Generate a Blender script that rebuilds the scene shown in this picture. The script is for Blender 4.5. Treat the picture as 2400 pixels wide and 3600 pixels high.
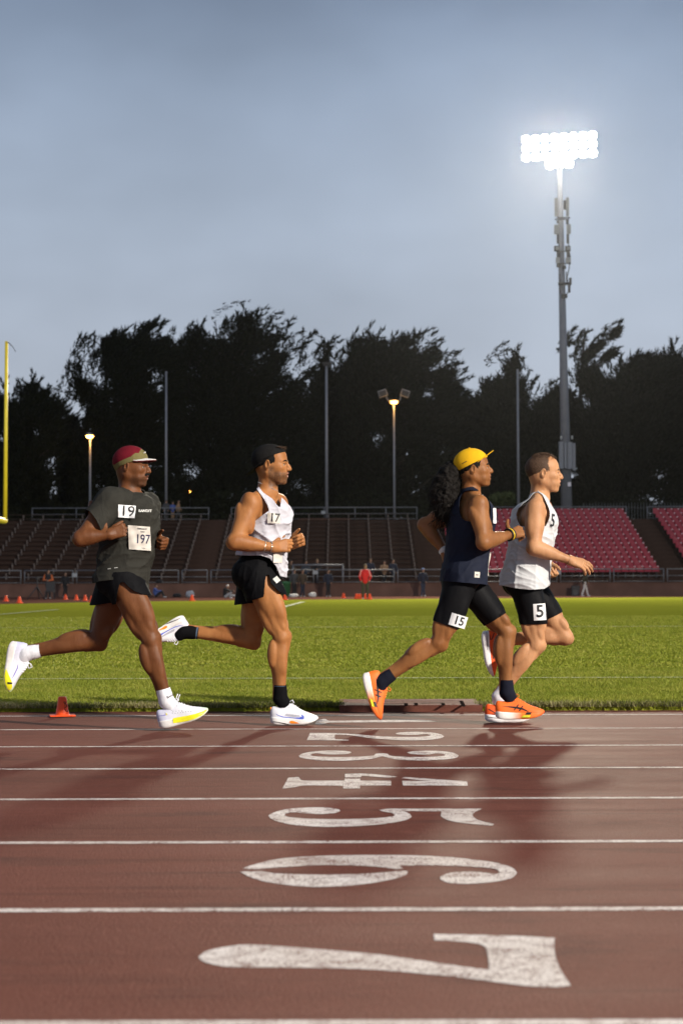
import bpy, bmesh, math, random
import numpy as np
from mathutils import Vector, Matrix, noise
from mathutils.geometry import tessellate_polygon
from mathutils.bvhtree import BVHTree

for o in list(bpy.data.objects):
    bpy.data.objects.remove(o)
S = bpy.context.scene
COL = S.collection
R = math.radians
random.seed(7)
rng = np.random.default_rng(11)

# ---------------------------------------------------------------- camera
FPX, CU, CV = 6240.0, 1200.0, 1800.0          # focal length and centre, in photo pixels (2400 x 3600)
CAM_Z = 0.86
PITCH = math.atan((2052.6 - CV) / FPX)
ROLL = R(-0.15)
CAM = Vector((0, 0, CAM_Z))
CROT = Matrix.Rotation(R(90) + PITCH, 3, 'X') @ Matrix.Rotation(ROLL, 3, 'Z')
cd = bpy.data.cameras.new('camera')
cam = bpy.data.objects.new('camera', cd)
COL.objects.link(cam)
cam.matrix_world = Matrix.Translation(CAM) @ CROT.to_4x4()
cd.sensor_fit = 'VERTICAL'
cd.sensor_height = 36.0
cd.sensor_width = 24.0
cd.lens = 36.0 * FPX / 3600.0
cd.clip_start = 0.05
cd.clip_end = 3000
cd.dof.use_dof = True
cd.dof.focus_distance = 10.85
cd.dof.aperture_fstop = 4.8
S.camera = cam

def at(u, v, Y):
    """photo pixel -> world point at distance Y in front of the camera"""
    d = CROT @ Vector(((u - CU) / FPX, -(v - CV) / FPX, -1.0))
    return CAM + d * (Y / d.y)

def mpp(Y):
    return Y / FPX

# ---------------------------------------------------------------- dusk sky
W = bpy.data.worlds.new('World')
S.world = W
W.use_nodes = True
nt = W.node_tree
nt.nodes.clear()
wo = nt.nodes.new('ShaderNodeOutputWorld')
bg = nt.nodes.new('ShaderNodeBackground')
tc = nt.nodes.new('ShaderNodeTexCoord')
sep = nt.nodes.new('ShaderNodeSeparateXYZ')
ramp = nt.nodes.new('ShaderNodeValToRGB')
nt.links.new(tc.outputs['Generated'], sep.inputs[0])
nt.links.new(sep.outputs['Z'], ramp.inputs[0])
e = ramp.color_ramp.elements
e[0].position = 0.0; e[0].color = (0.54, 0.585, 0.67, 1)
e[1].position = 1.0; e[1].color = (0.11, 0.16, 0.26, 1)
for p, c in ((0.10, (0.51, 0.57, 0.67)), (0.20, (0.44, 0.52, 0.645)), (0.28, (0.34, 0.425, 0.565)), (0.36, (0.205, 0.28, 0.42)), (0.5, (0.15, 0.20, 0.30))):
    q = e.new(p); q.color = (*c, 1)
nz = nt.nodes.new('ShaderNodeTexNoise')
nz.inputs['Scale'].default_value = 3.1
nz.inputs['Detail'].default_value = 4
nz.inputs['Roughness'].default_value = 0.5
mp = nt.nodes.new('ShaderNodeMapping')
mp.inputs['Scale'].default_value = (1, 1, 1.9)
mp.inputs['Location'].default_value = (0.35, 0.1, 0.2)
nt.links.new(tc.outputs['Generated'], mp.inputs[0])
nt.links.new(mp.outputs[0], nz.inputs['Vector'])
mr = nt.nodes.new('ShaderNodeMapRange')
mr.inputs[1].default_value = 0.3; mr.inputs[2].default_value = 0.7
mr.inputs[3].default_value = 0.76; mr.inputs[4].default_value = 1.20
nt.links.new(nz.outputs['Fac'], mr.inputs[0])
mm = nt.nodes.new('ShaderNodeMix'); mm.data_type = 'RGBA'; mm.blend_type = 'MULTIPLY'
mm.inputs[0].default_value = 1.0
nt.links.new(ramp.outputs[0], mm.inputs[6]); nt.links.new(mr.outputs[0], mm.inputs[7])
nt.links.new(mm.outputs[2], bg.inputs['Color'])
bg.inputs['Strength'].default_value = 0.86
nt.links.new(bg.outputs[0], wo.inputs['Surface'])

# what is left of the sun behind the cloud
sl = bpy.data.lights.new('sun', 'SUN')
sl.energy = 0.10; sl.angle = R(40); sl.color = (0.85, 0.92, 1.0)
sun = bpy.data.objects.new('sun', sl); COL.objects.link(sun)
sun.rotation_euler = (R(35), R(15), 0)

S.view_settings.view_transform = 'Standard'
S.view_settings.look = 'None'
S.view_settings.exposure = 0.0
S.view_settings.gamma = 1.0
S.view_settings.use_curve_mapping = False
S.render.engine = 'CYCLES'
S.cycles.max_bounces = 6
S.cycles.diffuse_bounces = 2
S.cycles.glossy_bounces = 2
S.cycles.transmission_bounces = 2
S.cycles.transparent_max_bounces = 6
S.cycles.volume_bounces = 0
S.cycles.sample_clamp_indirect = 4.0
S.cycles.use_denoising = True

KEY_POS = Vector((48, -32, 30))      # the near floodlight tower (behind the photographer, right)
KEY_POWER = 400000.0
KEY_COL = (1.0, 0.92, 0.81)
FAR_POWER = 520000.0
FAR_COL = (1.0, 0.90, 0.70)
HAZE_DENSITY = 0.000034

# ---------------------------------------------------------------- helpers
MATS = {}
def mat(name, col, rough=0.7, var=0.12, scale=12.0, bump=0.0, bscale=60.0, spec=0.4, col2=None, metal=0.0, sheen=0.0, detail=4.0, dist=0.002):
    if name in MATS:
        return MATS[name]
    m = bpy.data.materials.new(name); m.use_nodes = True
    t = m.node_tree; b = t.nodes['Principled BSDF']
    b.inputs['Roughness'].default_value = rough
    b.inputs['Specular IOR Level'].default_value = spec
    b.inputs['Metallic'].default_value = metal
    if sheen:
        b.inputs['Sheen Weight'].default_value = sheen
    c = t.nodes.new('ShaderNodeTexCoord')
    n = t.nodes.new('ShaderNodeTexNoise')
    n.inputs['Scale'].default_value = scale
    n.inputs['Detail'].default_value = detail
    t.links.new(c.outputs['Object'], n.inputs['Vector'])
    r = t.nodes.new('ShaderNodeValToRGB')
    c2 = col2 or tuple(x * (1 + var) for x in col)
    c1 = col if col2 else tuple(x * (1 - var) for x in col)
    r.color_ramp.elements[0].position = 0.3; r.color_ramp.elements[0].color = (*c1, 1)
    r.color_ramp.elements[1].position = 0.7; r.color_ramp.elements[1].color = (*c2, 1)
    t.links.new(n.outputs['Fac'], r.inputs[0])
    t.links.new(r.outputs[0], b.inputs['Base Color'])
    if bump:
        n2 = t.nodes.new('ShaderNodeTexNoise')
        n2.inputs['Scale'].default_value = bscale
        n2.inputs['Detail'].default_value = 3
        t.links.new(c.outputs['Object'], n2.inputs['Vector'])
        bp = t.nodes.new('ShaderNodeBump')
        bp.inputs['Strength'].default_value = bump
        bp.inputs['Distance'].default_value = dist
        t.links.new(n2.outputs['Fac'], bp.inputs['Height'])
        t.links.new(bp.outputs[0], b.inputs['Normal'])
    MATS[name] = m
    return m

def emit(name, col, strength):
    m = bpy.data.materials.new(name); m.use_nodes = True
    b = m.node_tree.nodes['Principled BSDF']
    b.inputs['Base Color'].default_value = (0.8, 0.8, 0.8, 1)
    b.inputs['Emission Color'].default_value = (*col, 1)
    b.inputs['Emission Strength'].default_value = strength
    MATS[name] = m
    return m

def tag(o, label=None, cat=None, group=None, kind=None):
    if label: o['label'] = label
    if cat: o['category'] = cat
    if group: o['group'] = group
    if kind: o['kind'] = kind
    return o

def empty(name, loc=(0, 0, 0), label=None, cat=None, group=None, rz=0):
    o = bpy.data.objects.new(name, None)
    o.empty_display_size = 0.1
    COL.objects.link(o)
    o.location = loc; o.rotation_euler = (0, 0, rz)
    return tag(o, label, cat, group)

def link(name, me, m=None, parent=None, loc=None):
    o = bpy.data.objects.new(name, me)
    COL.objects.link(o)
    if m is not None and not me.materials:
        me.materials.append(m)
    if parent is not None:
        o.parent = parent
    if loc is not None:
        o.location = loc
    return o

def mesh(name, V, F, smooth=False):
    """V: n x 3, F: array of tris/quads or a list of polygons"""
    me = bpy.data.meshes.new(name)
    if isinstance(F, np.ndarray):
        V = np.asarray(V, dtype=np.float32)
        k = F.shape[1]
        me.vertices.add(len(V)); me.vertices.foreach_set('co', V.ravel())
        me.loops.add(F.size); me.loops.foreach_set('vertex_index', F.astype(np.int32).ravel())
        me.polygons.add(len(F))
        me.polygons.foreach_set('loop_start', np.arange(0, F.size, k, dtype=np.int32))
        me.update(calc_edges=True)
    else:
        me.from_pydata([tuple(v) for v in V], [], [tuple(f) for f in F])
        me.update()
    if smooth:
        me.polygons.foreach_set('use_smooth', np.ones(len(me.polygons), dtype=bool))
    return me

class MB:
    """collects simple solids, builds one mesh"""
    def __init__(s):
        s.V = []; s.F = []
    def add(s, V, F):
        n = len(s.V); s.V += [tuple(v) for v in V]; s.F += [tuple(i + n for i in f) for f in F]
        return s
    def box(s, c, d, M=None):
        x, y, z = (q / 2 for q in d)
        P = [Vector((a * x, b * y, g * z)) for a, b, g in ((-1,-1,-1),(1,-1,-1),(1,1,-1),(-1,1,-1),(-1,-1,1),(1,-1,1),(1,1,1),(-1,1,1))]
        if M is not None: P = [M @ p for p in P]
        c = Vector(c)
        return s.add([p + c for p in P], [(0,3,2,1),(4,5,6,7),(0,1,5,4),(1,2,6,5),(2,3,7,6),(3,0,4,7)])
    def tube(s, pts, rad, n=8, cap=True):
        pts = [Vector(p) for p in pts]
        if not hasattr(rad, '__len__'): rad = [rad] * len(pts)
        V = []; F = []
        up = None
        for i, p in enumerate(pts):
            a = pts[max(i - 1, 0)]; b = pts[min(i + 1, len(pts) - 1)]
            d = (b - a).normalized()
            if up is None:
                up = d.orthogonal().normalized()
            else:
                up = (up - d * up.dot(d)).normalized()
            w = d.cross(up)
            for j in range(n):
                t = 2 * math.pi * j / n
                V.append(p + (up * math.cos(t) + w * math.sin(t)) * rad[i])
        for i in range(len(pts) - 1):
            for j in range(n):
                k = (j + 1) % n
                F.append((i*n+j, i*n+k, (i+1)*n+k, (i+1)*n+j))
        if cap:
            F.append(tuple(range(n - 1, -1, -1)))
            F.append(tuple((len(pts) - 1) * n + j for j in range(n)))
        return s.add(V, F)
    def lathe(s, prof, n=24, c=(0, 0, 0)):
        V = []; F = []
        for r, z in prof:
            for j in range(n):
                t = 2 * math.pi * j / n
                V.append((c[0] + r * math.cos(t), c[1] + r * math.sin(t), c[2] + z))
        for i in range(len(prof) - 1):
            for j in range(n):
                k = (j + 1) % n
                F.append((i*n+j, i*n+k, (i+1)*n+k, (i+1)*n+j))
        return s.add(V, F)
    def build(s, name, m, parent=None, smooth=False, loc=None):
        return link(name, mesh(name, s.V, s.F, smooth), m, parent, loc)

def poly_tris(P2):
    """triangulate a closed 2-D outline"""
    return [tuple(t) for t in tessellate_polygon([[Vector((p[0], p[1], 0)) for p in P2]])]

def catmull(P, n=4):
    """closed smooth outline through the points (centripetal-ish, mild)"""
    out = []
    N = len(P)
    for i in range(N):
        p0, p1, p2, p3 = (Vector(P[(i + k) % N][:2]) for k in (-1, 0, 1, 2))
        a, b = (p1 - p0), (p2 - p1)
        sharp1 = (p1 - p0).angle(p2 - p1, 0) > R(55)
        sharp2 = (p2 - p1).angle(p3 - p2, 0) > R(55)
        m1 = Vector((0, 0)) if sharp1 else (p2 - p0) * 0.5
        m2 = Vector((0, 0)) if sharp2 else (p3 - p1) * 0.5
        L = b.length
        if m1.length > L: m1 = m1 * (L / m1.length)
        if m2.length > L: m2 = m2 * (L / m2.length)
        for j in range(n):
            t = j / n
            h = (2*t**3-3*t**2+1, t**3-2*t**2+t, -2*t**3+3*t**2, t**3-t**2)
            out.append(tuple(p1 * h[0] + m1 * h[1] + p2 * h[2] + m2 * h[3]))
    return out
# ---------------------------------------------------------------- ground, track, field
SLOPE = 0.0083
def track_z(Y):
    return (10.9 - Y) * SLOPE
def on_track(u, v, lift=0.0):
    d = CROT @ Vector(((u - CU) / FPX, -(v - CV) / FPX, -1.0))
    # plane z = (10.9 - y) * SLOPE + lift
    t = ((10.9 - CAM.y) * SLOPE + lift - CAM.z) / (d.z + d.y * SLOPE)
    return CAM + d * t

m_soil = mat('soil', (0.035, 0.032, 0.026), 0.95, 0.3, 0.3)
g = MB(); n = 24
gv = []; gf = []
g.add([(-600, -110, -0.75), (600, -110, -0.75), (600, 900, -0.75), (-600, 900, -0.75)], [(0, 1, 2, 3)])
tag(g.build('ground', m_soil), 'dark bare ground beneath the stadium and beyond', 'ground', kind='structure')

def track_material(name='track_rubber', lines=False):
    m = bpy.data.materials.new(name); m.use_nodes = True
    t = m.node_tree; b = t.nodes['Principled BSDF']
    c = t.nodes.new('ShaderNodeTexCoord')
    def N(scale, detail=4, mapping=None, rough=0.55):
        q = t.nodes.new('ShaderNodeTexNoise'); q.inputs['Scale'].default_value = scale; q.inputs['Detail'].default_value = detail
        q.inputs['Roughness'].default_value = rough
        if mapping:
            mpn = t.nodes.new('ShaderNodeMapping'); mpn.inputs['Scale'].default_value = mapping
            t.links.new(c.outputs['Object'], mpn.inputs[0]); t.links.new(mpn.outputs[0], q.inputs['Vector'])
        else:
            t.links.new(c.outputs['Object'], q.inputs['Vector'])
        return q
    def mix(a, bcol, fac, mode='MIX'):
        q = t.nodes.new('ShaderNodeMix'); q.data_type = 'RGBA'; q.blend_type = mode
        for sock, val in ((q.inputs[6], a), (q.inputs[7], bcol)):
            if isinstance(val, tuple): sock.default_value = (*val, 1)
            else: t.links.new(val, sock)
        if isinstance(fac, float): q.inputs[0].default_value = fac
        else: t.links.new(fac, q.inputs[0])
        return q.outputs[2]
    def rampn(src, p0, p1):
        q = t.nodes.new('ShaderNodeMapRange'); q.inputs[1].default_value = p0; q.inputs[2].default_value = p1
        t.links.new(src, q.inputs[0]); return q.outputs[0]
    big = N(0.55, 5, (0.35, 1.3, 1))
    stain = N(2.2, 6, (0.6, 1.6, 1))
    fine = N(260, 2)
    gran = N(700, 1)
    col = mix((0.125, 0.044, 0.030), (0.178, 0.064, 0.045), rampn(big.outputs['Fac'], 0.35, 0.68))
    col = mix(col, (0.075, 0.040, 0.033), rampn(stain.outputs['Fac'], 0.57, 0.80))
    col = mix(col, (0.235, 0.115, 0.09), rampn(fine.outputs['Fac'], 0.53, 0.76))
    col = mix(col, (0.030, 0.014, 0.012), rampn(gran.outputs['Fac'], 0.55, 0.74))
    blot = N(16, 4)
    streak = N(3.0, 5, (0.25, 5.0, 1))
    col = mix(col, (0.062, 0.025, 0.019), rampn(streak.outputs['Fac'], 0.56, 0.86))
    col = mix(col, (0.19, 0.078, 0.056), rampn(blot.outputs['Fac'], 0.56, 0.95))
    if lines:
        wear = N(170, 3)
        wear2 = N(16, 4)
        wf = t.nodes.new('ShaderNodeMath'); wf.operation = 'ADD'
        t.links.new(wear.outputs['Fac'], wf.inputs[0])
        w2 = rampn(wear2.outputs['Fac'], 0.42, 0.75)
        w3 = t.nodes.new('ShaderNodeMath'); w3.operation = 'MULTIPLY'; w3.inputs[1].default_value = 0.15
        t.links.new(w2, w3.inputs[0]); t.links.new(w3.outputs[0], wf.inputs[1])
        fac = rampn(wf.outputs[0], 0.535, 0.66)
        tintn = N(3.0, 3)
        paint = mix((0.76, 0.70, 0.66), (0.60, 0.53, 0.48), rampn(tintn.outputs['Fac'], 0.35, 0.7))
        col = mix(paint, col, fac)
    t.links.new(col, b.inputs['Base Color'])
    rr = t.nodes.new('ShaderNodeMapRange'); rr.inputs[3].default_value = 0.58; rr.inputs[4].default_value = 0.78
    t.links.new(stain.outputs['Fac'], rr.inputs[0]); t.links.new(rr.outputs[0], b.inputs['Roughness'])
    b.inputs['Specular IOR Level'].default_value = 0.028
    bump = t.nodes.new('ShaderNodeBump'); bump.inputs['Strength'].default_value = 0.6; bump.inputs['Distance'].default_value = 0.006
    coarse = N(150, 3)
    t.links.new(coarse.outputs['Fac'], bump.inputs['Height'])
    t.links.new(bump.outputs[0], b.inputs['Normal'])
    MATS[name] = m
    return m
m_track = track_material()
m_paint = track_material('track_paint', True)

LANE = 1.22
Y0 = 11.75                      # inner white line of lane 1
XT = 60
# near straight: one sheet, sloping 0.8 % towards the field
tv = []; tf = []
ys = [-8.0, 0.0, 4.0, 8.0, 11.0, 12.26]
for y in ys:
    tv += [(-XT, y, track_z(y)), (XT, y, track_z(y))]
for i in range(len(ys) - 1):
    tf.append((2*i, 2*i+1, 2*i+3, 2*i+2))
track = tag(link('running_track', mesh('running_track', tv, tf), m_track), 'reddish brown rubber running track in the foreground', 'track', kind='structure')
for i in range(0, 8):
    y = Y0 - LANE * i + (0.04 if i == 7 else 0.0)
    w = 0.05
    mb = MB()
    mb.add([(-30, y - w/2, track_z(y - w/2) + 0.0014), (30, y - w/2, track_z(y - w/2) + 0.0014), (30, y + w/2, track_z(y + w/2) + 0.0014), (-30, y + w/2, track_z(y + w/2) + 0.0014)], [(0, 1, 2, 3)])
    tag(mb.build('lane_line', m_paint), 'white painted lane line, %s from the grass' % ('first', 'second', 'third', 'fourth', 'fifth', 'sixth', 'seventh', 'eighth')[i], 'lane line', 'white lane lines', 'structure')

def dig(cx, cy, sc, P):
    return [(cx + x / sc, cy + y / sc) for x, y in P]
A = (1040, 2500, 2.6133)
DIG = {
 'one': [dig(*A, [(175,120),(190,85),(265,70),(300,88),(700,83),(1000,80),(1180,82),(1315,97),(1000,101),(300,106),(240,121)])],
 'two': [dig(*A, [(100,266),(130,200),(355,201),(450,206),(560,213),(700,226),(850,234),(1000,237),(1130,236),(1220,228),(1240,219),(1200,210),(1150,212),(1100,218),(1000,218),(930,213),(915,203),(950,196),(1050,191),(1150,191),(1250,197),(1330,213),(1360,232),(1330,248),(1250,260),(1100,268),(950,265),(800,257),(680,247),(560,230),(450,218),(357,216),(357,250),(365,258),(485,261),(483,270)])],
 'three': [dig(*A, [(25,410),(60,390),(150,372),(300,362),(430,364),(500,373),(508,380),(480,392),(400,397),(300,397),(230,392),(190,386),(150,393),(130,402),(150,412),(220,418),(400,422),(560,420),(660,413),(720,405),(730,392),(790,388),(845,392),(850,405),(900,414),(1000,419),(1150,421),(1280,418),(1360,410),(1372,400),(1340,390),(1290,388),(1230,396),(1130,398),(1050,392),(1018,380),(1060,370),(1180,364),(1330,367),(1440,382),(1492,405),(1480,425),(1400,440),(1250,450),(1100,452),(960,447),(870,434),(820,420),(790,416),(755,425),(680,440),(560,450),(400,456),(230,453),(110,440),(40,425)])],
 'four': [dig(*A, [(-123,711),(-70,611),(24,606),(47,632),(100,638),(447,638),(447,620),(590,620),(590,638),(873,640),(873,682),(590,683),(586,710),(435,710),(435,685),(70,683),(0,697)]),
          dig(*A, [(450,577),(600,573),(720,580),(930,602),(850,610),(700,600),(610,592),(590,607),(450,608)]),
          dig(*A, [(975,640),(1250,641),(1100,630),(970,615),(1010,606),(1150,616),(1350,630),(1570,645),(1578,685),(982,683)])],
 'five': [dig(920, 2800, 1.8667, [(45,125),(80,105),(170,82),(300,72),(430,73),(505,85),(515,95),(480,108),(400,115),(300,112),(230,105),(190,105),(155,115),(150,125),(180,135),(300,145),(480,149),(650,146),(780,140),(860,130),(872,120),(850,108),(790,97),(770,88),(830,80),(1000,80),(1180,80),(1445,80),(1400,100),(1380,120),(1400,145),(1450,165),(1523,180),(1510,190),(1400,182),(1280,168),(1200,148),(1172,125),(1178,97),(1050,97),(930,95),(970,115),(982,135),(950,152),(860,172),(720,188),(520,199),(350,197),(200,185),(110,165),(60,145)])],
 'six': [dig(800, 2980, 1.4792, [(80,108),(130,90),(250,60),(400,46),(600,39),(850,38),(1050,43),(1250,58),(1400,80),(1480,105),(1503,130),(1480,155),(1400,175),(1270,187),(1150,183),(1105,165),(1105,150),(1150,132),(1250,125),(1340,130),(1390,138),(1415,130),(1400,115),(1330,103),(1200,95),(1050,92),(930,93),(890,96),(912,108),(870,110),(790,100),(650,92),(450,92),(330,98),(220,105),(150,112)]),
         dig(800, 2980, 1.4792, [(66,125),(170,122),(230,132),(350,138),(500,140),(680,137),(820,128),(900,120),(935,122),(932,140),(880,158),(760,182),(600,200),(450,204),(320,195),(190,175),(110,150)])],
 'seven': [dig(680, 3260, 1.1529, [(22,118),(50,98),(110,82),(210,70),(350,76),(550,92),(750,110),(950,138),(1100,160),(1195,172),(1195,130),(1180,80),(1150,66),(1080,58),(975,52),(973,27),(1150,30),(1300,34),(1462,42),(1462,100),(1480,160),(1500,195),(1528,236),(1480,242),(1380,240),(1250,225),(1100,205),(900,185),(750,172),(550,165),(350,162),(140,160),(60,145),(30,132)])],
}
for word, polys in DIG.items():
    mb = MB()
    for P in polys:
        P = catmull(P, 4)
        W3 = [on_track(u, v, 0.0016) for u, v in P]
        mb.add(W3, poly_tris([(p.x, p.y) for p in W3]))
    o = mb.build('lane_number', m_paint)
    if o.data.polygons[0].normal.z < 0: o.data.flip_normals()
    tag(o, 'worn white painted lane number %s on the track' % word, 'lane number', 'painted lane numbers', 'structure')

# field: one lawn sheet, then real blades near the camera
def lawn_material():
    m = bpy.data.materials.new('lawn'); m.use_nodes = True
    t = m.node_tree; b = t.nodes['Principled BSDF']
    c = t.nodes.new('ShaderNodeTexCoord')
    def N(scale, detail, mapping):
        q = t.nodes.new('ShaderNodeTexNoise'); q.inputs['Scale'].default_value = scale; q.inputs['Detail'].default_value = detail
        mpn = t.nodes.new('ShaderNodeMapping'); mpn.inputs['Scale'].default_value = mapping
        t.links.new(c.outputs['Object'], mpn.inputs[0]); t.links.new(mpn.outputs[0], q.inputs['Vector'])
        return q
    a = N(0.35, 6, (0.5, 0.6, 1)); d = N(9, 5, (1, 1, 1)); f = N(45, 3, (1, 0.5, 1))
    r = t.nodes.new('ShaderNodeValToRGB')
    r.color_ramp.elements[0].position = 0.32; r.color_ramp.elements[0].color = (0.165, 0.195, 0.018, 1)
    r.color_ramp.elements[1].position = 0.70; r.color_ramp.elements[1].color = (0.225, 0.232, 0.028, 1)
    s1 = t.nodes.new('ShaderNodeMath'); s1.operation = 'MULTIPLY_ADD'; s1.inputs[1].default_value = 0.5; 
    t.links.new(a.outputs['Fac'], s1.inputs[0])
    s2 = t.nodes.new('ShaderNodeMath'); s2.operation = 'MULTIPLY'; s2.inputs[1].default_value = 0.5
    t.links.new(d.outputs['Fac'], s2.inputs[0]); t.links.new(s2.outputs[0], s1.inputs[2])
    t.links.new(s1.outputs[0], r.inputs[0])
    mx = t.nodes.new('ShaderNodeMix'); mx.data_type = 'RGBA'; mx.blend_type = 'MULTIPLY'; mx.inputs[0].default_value = 0.75
    fr = t.nodes.new('ShaderNodeMapRange'); fr.inputs[1].default_value = 0.3; fr.inputs[2].default_value = 0.65; fr.inputs[3].default_value = 0.45; fr.inputs[4].default_value = 1.2
    t.links.new(f.outputs['Fac'], fr.inputs[0])
    t.links.new(r.outputs[0], mx.inputs[6]); t.links.new(fr.outputs[0], mx.inputs[7])
    t.links.new(mx.outputs[2], b.inputs['Base Color'])
    b.inputs['Roughness'].default_value = 1.0
    b.inputs['Specular IOR Level'].default_value = 0.0
    bp = t.nodes.new('ShaderNodeBump'); bp.inputs['Strength'].default_value = 0.9; bp.inputs['Distance'].default_value = 0.03
    t.links.new(f.outputs['Fac'], bp.inputs['Height']); t.links.new(bp.outputs[0], b.inputs['Normal'])
    MATS['lawn'] = m
    return m
m_lawn = lawn_material()
GZ = 0.028
FEX = [-40, -14.4, -11.3, -4.35, 4.6, 19.7, 40]; FEY = [60, 75, 82.7, 90.5, 96, 102.6, 106]
def far_edge(x):
    return float(np.interp(x, FEX, FEY))
def field_z(y):
    t = min(max((y - 12.2) / 75.0, 0), 1)
    return GZ - 0.012 + 0.04 * t
fv = []; ff = []
ysf = [12.2, 14, 18, 25, 35, 50, 65]
FXS = [-40, -30, -20, -14.4, -11.3, -8, -4.35, 0, 4.6, 12, 19.7, 30, 40]; NX = len(FXS)
for y in ysf:
    fv += [(x, 12.2 + (far_edge(x) - 12.2) * (y - 12.2) / 52.8, field_z(y)) for x in FXS]

for i in range(len(ysf) - 1):
    for j in range(NX - 1):
        a = NX * i + j
        ff.append((a, a + 1, a + NX + 1, a + NX))
fv += [(x, 12.2, -0.3) for x in FXS]
nb = len(fv) - NX
for j in range(NX - 1):
    ff.append((nb + j, nb + j + 1, j + 1, j))
tag(link('lawn', mesh('lawn', fv, ff), m_lawn), 'mown green infield lawn stretching to the far track', 'lawn', kind='structure')

# far straight of the track, rising gently to the wall
m_ftrack = mat('far_track', (0.085, 0.040, 0.032), 1.0, 0.15, 1.5, spec=0.0)
fb = MB()
xs = FXS
for x in xs:
    fb.V += [(x, far_edge(x) - 0.6, 0.012), (x, 118, 0.05)]
for i in range(len(xs) - 1):
    fb.F.append((2*i, 2*i+2, 2*i+3, 2*i+1))
tag(fb.build('far_track', m_ftrack), 'far straight of the brown track below the stands', 'track', kind='structure')

# white field lines lying in the grass
m_fline = mat('field_chalk', (0.44, 0.47, 0.30), 0.9, 0.45, 22.0, col2=(0.16, 0.19, 0.04))
def field_line(pts, w, label):
    mb = MB()
    P = [Vector((p[0], p[1], 0)) for p in pts]
    for a, b in zip(P, P[1:]):
        d = (b - a).normalized(); s = Vector((-d.y, d.x, 0)) * w / 2
        q = [a - s, b - s, b + s, a + s]
        for k in q: k.z = field_z(k.y) + 0.006 + (0.010 if k.y < 20 else 0.004)
        mb.add(q, [(0, 1, 2, 3)])
    return tag(mb.build('field_line', m_fline), label, 'field line', 'white field lines', 'structure')
field_line([(-20, 15.75), (20, 15.55)], 0.10, 'faint white line across the grass nearest the track')
field_line([(-30, 34.5), (30, 33.5)], 0.14, 'faint white line across the middle of the field')
a_, b_ = at(1006, 2133, 50), at(1067, 2117, 80)
field_line([((1006-CU)/FPX*68, 60), ((1075-CU)/FPX*86, 80)], 0.2, 'short oblique white line near the far edge of the field')
field_line([((0-CU)/FPX*49, 49), ((205-CU)/FPX*58, 58)], 0.14, 'faint oblique white line at the left of the field')

# grass blades in the near strip
def blades(name, n, ymin, ymax, hmin, hmax, w, m, xr=0.235, dens=None):
    y = ymin + (ymax - ymin) * rng.random(n) ** 1.25
    x = (rng.random(n) * 2 - 1) * (y * xr + 0.25)
    keep = np.ones(n, bool)
    # the brown rubber pad let into the grass edge
    keep &= ~((x > PADX0 + 0.02) & (x < PADX1 - 0.03) & (y < PADY1 - 0.02))
    x, y = x[keep], y[keep]; n = len(x)
    h = hmin + (hmax - hmin) * rng.random(n)
    yaw = rng.random(n) * 2 * np.pi
    lean = rng.normal(0, 0.55, (n, 2)) * h[:, None]
    lean[:, 1] -= 0.15 * h
    zz = np.array([field_z(q) for q in (12.2, 90)])
    z = GZ - 0.012 + 0.04 * np.clip((y - 12.2) / 75, 0, 1)
    dx, dy = np.cos(yaw) * w / 2, np.sin(yaw) * w / 2
    P0 = np.stack([x - dx, y - dy, z], 1); P1 = np.stack([x + dx, y + dy, z], 1)
    P2 = np.stack([x + dx*0.7 + lean[:, 0]*0.45, y + dy*0.7 + lean[:, 1]*0.45, z + h*0.6], 1)
    P3 = np.stack([x - dx*0.7 + lean[:, 0]*0.45, y - dy*0.7 + lean[:, 1]*0.45, z + h*0.6], 1)
    P4 = np.stack([x + lean[:, 0], y + lean[:, 1], z + h], 1)
    V = np.stack([P0, P1, P2, P3, P4], 1).reshape(-1, 3)
    b = np.arange(n)[:, None] * 5
    F = np.concatenate([b + np.array([[0, 1, 2]]), b + np.array([[0, 2, 3]]), b + np.array([[3, 2, 4]])])
    me = mesh(name, V, F)
    return tag(link(name, me, m), None, None, kind='stuff')
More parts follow.
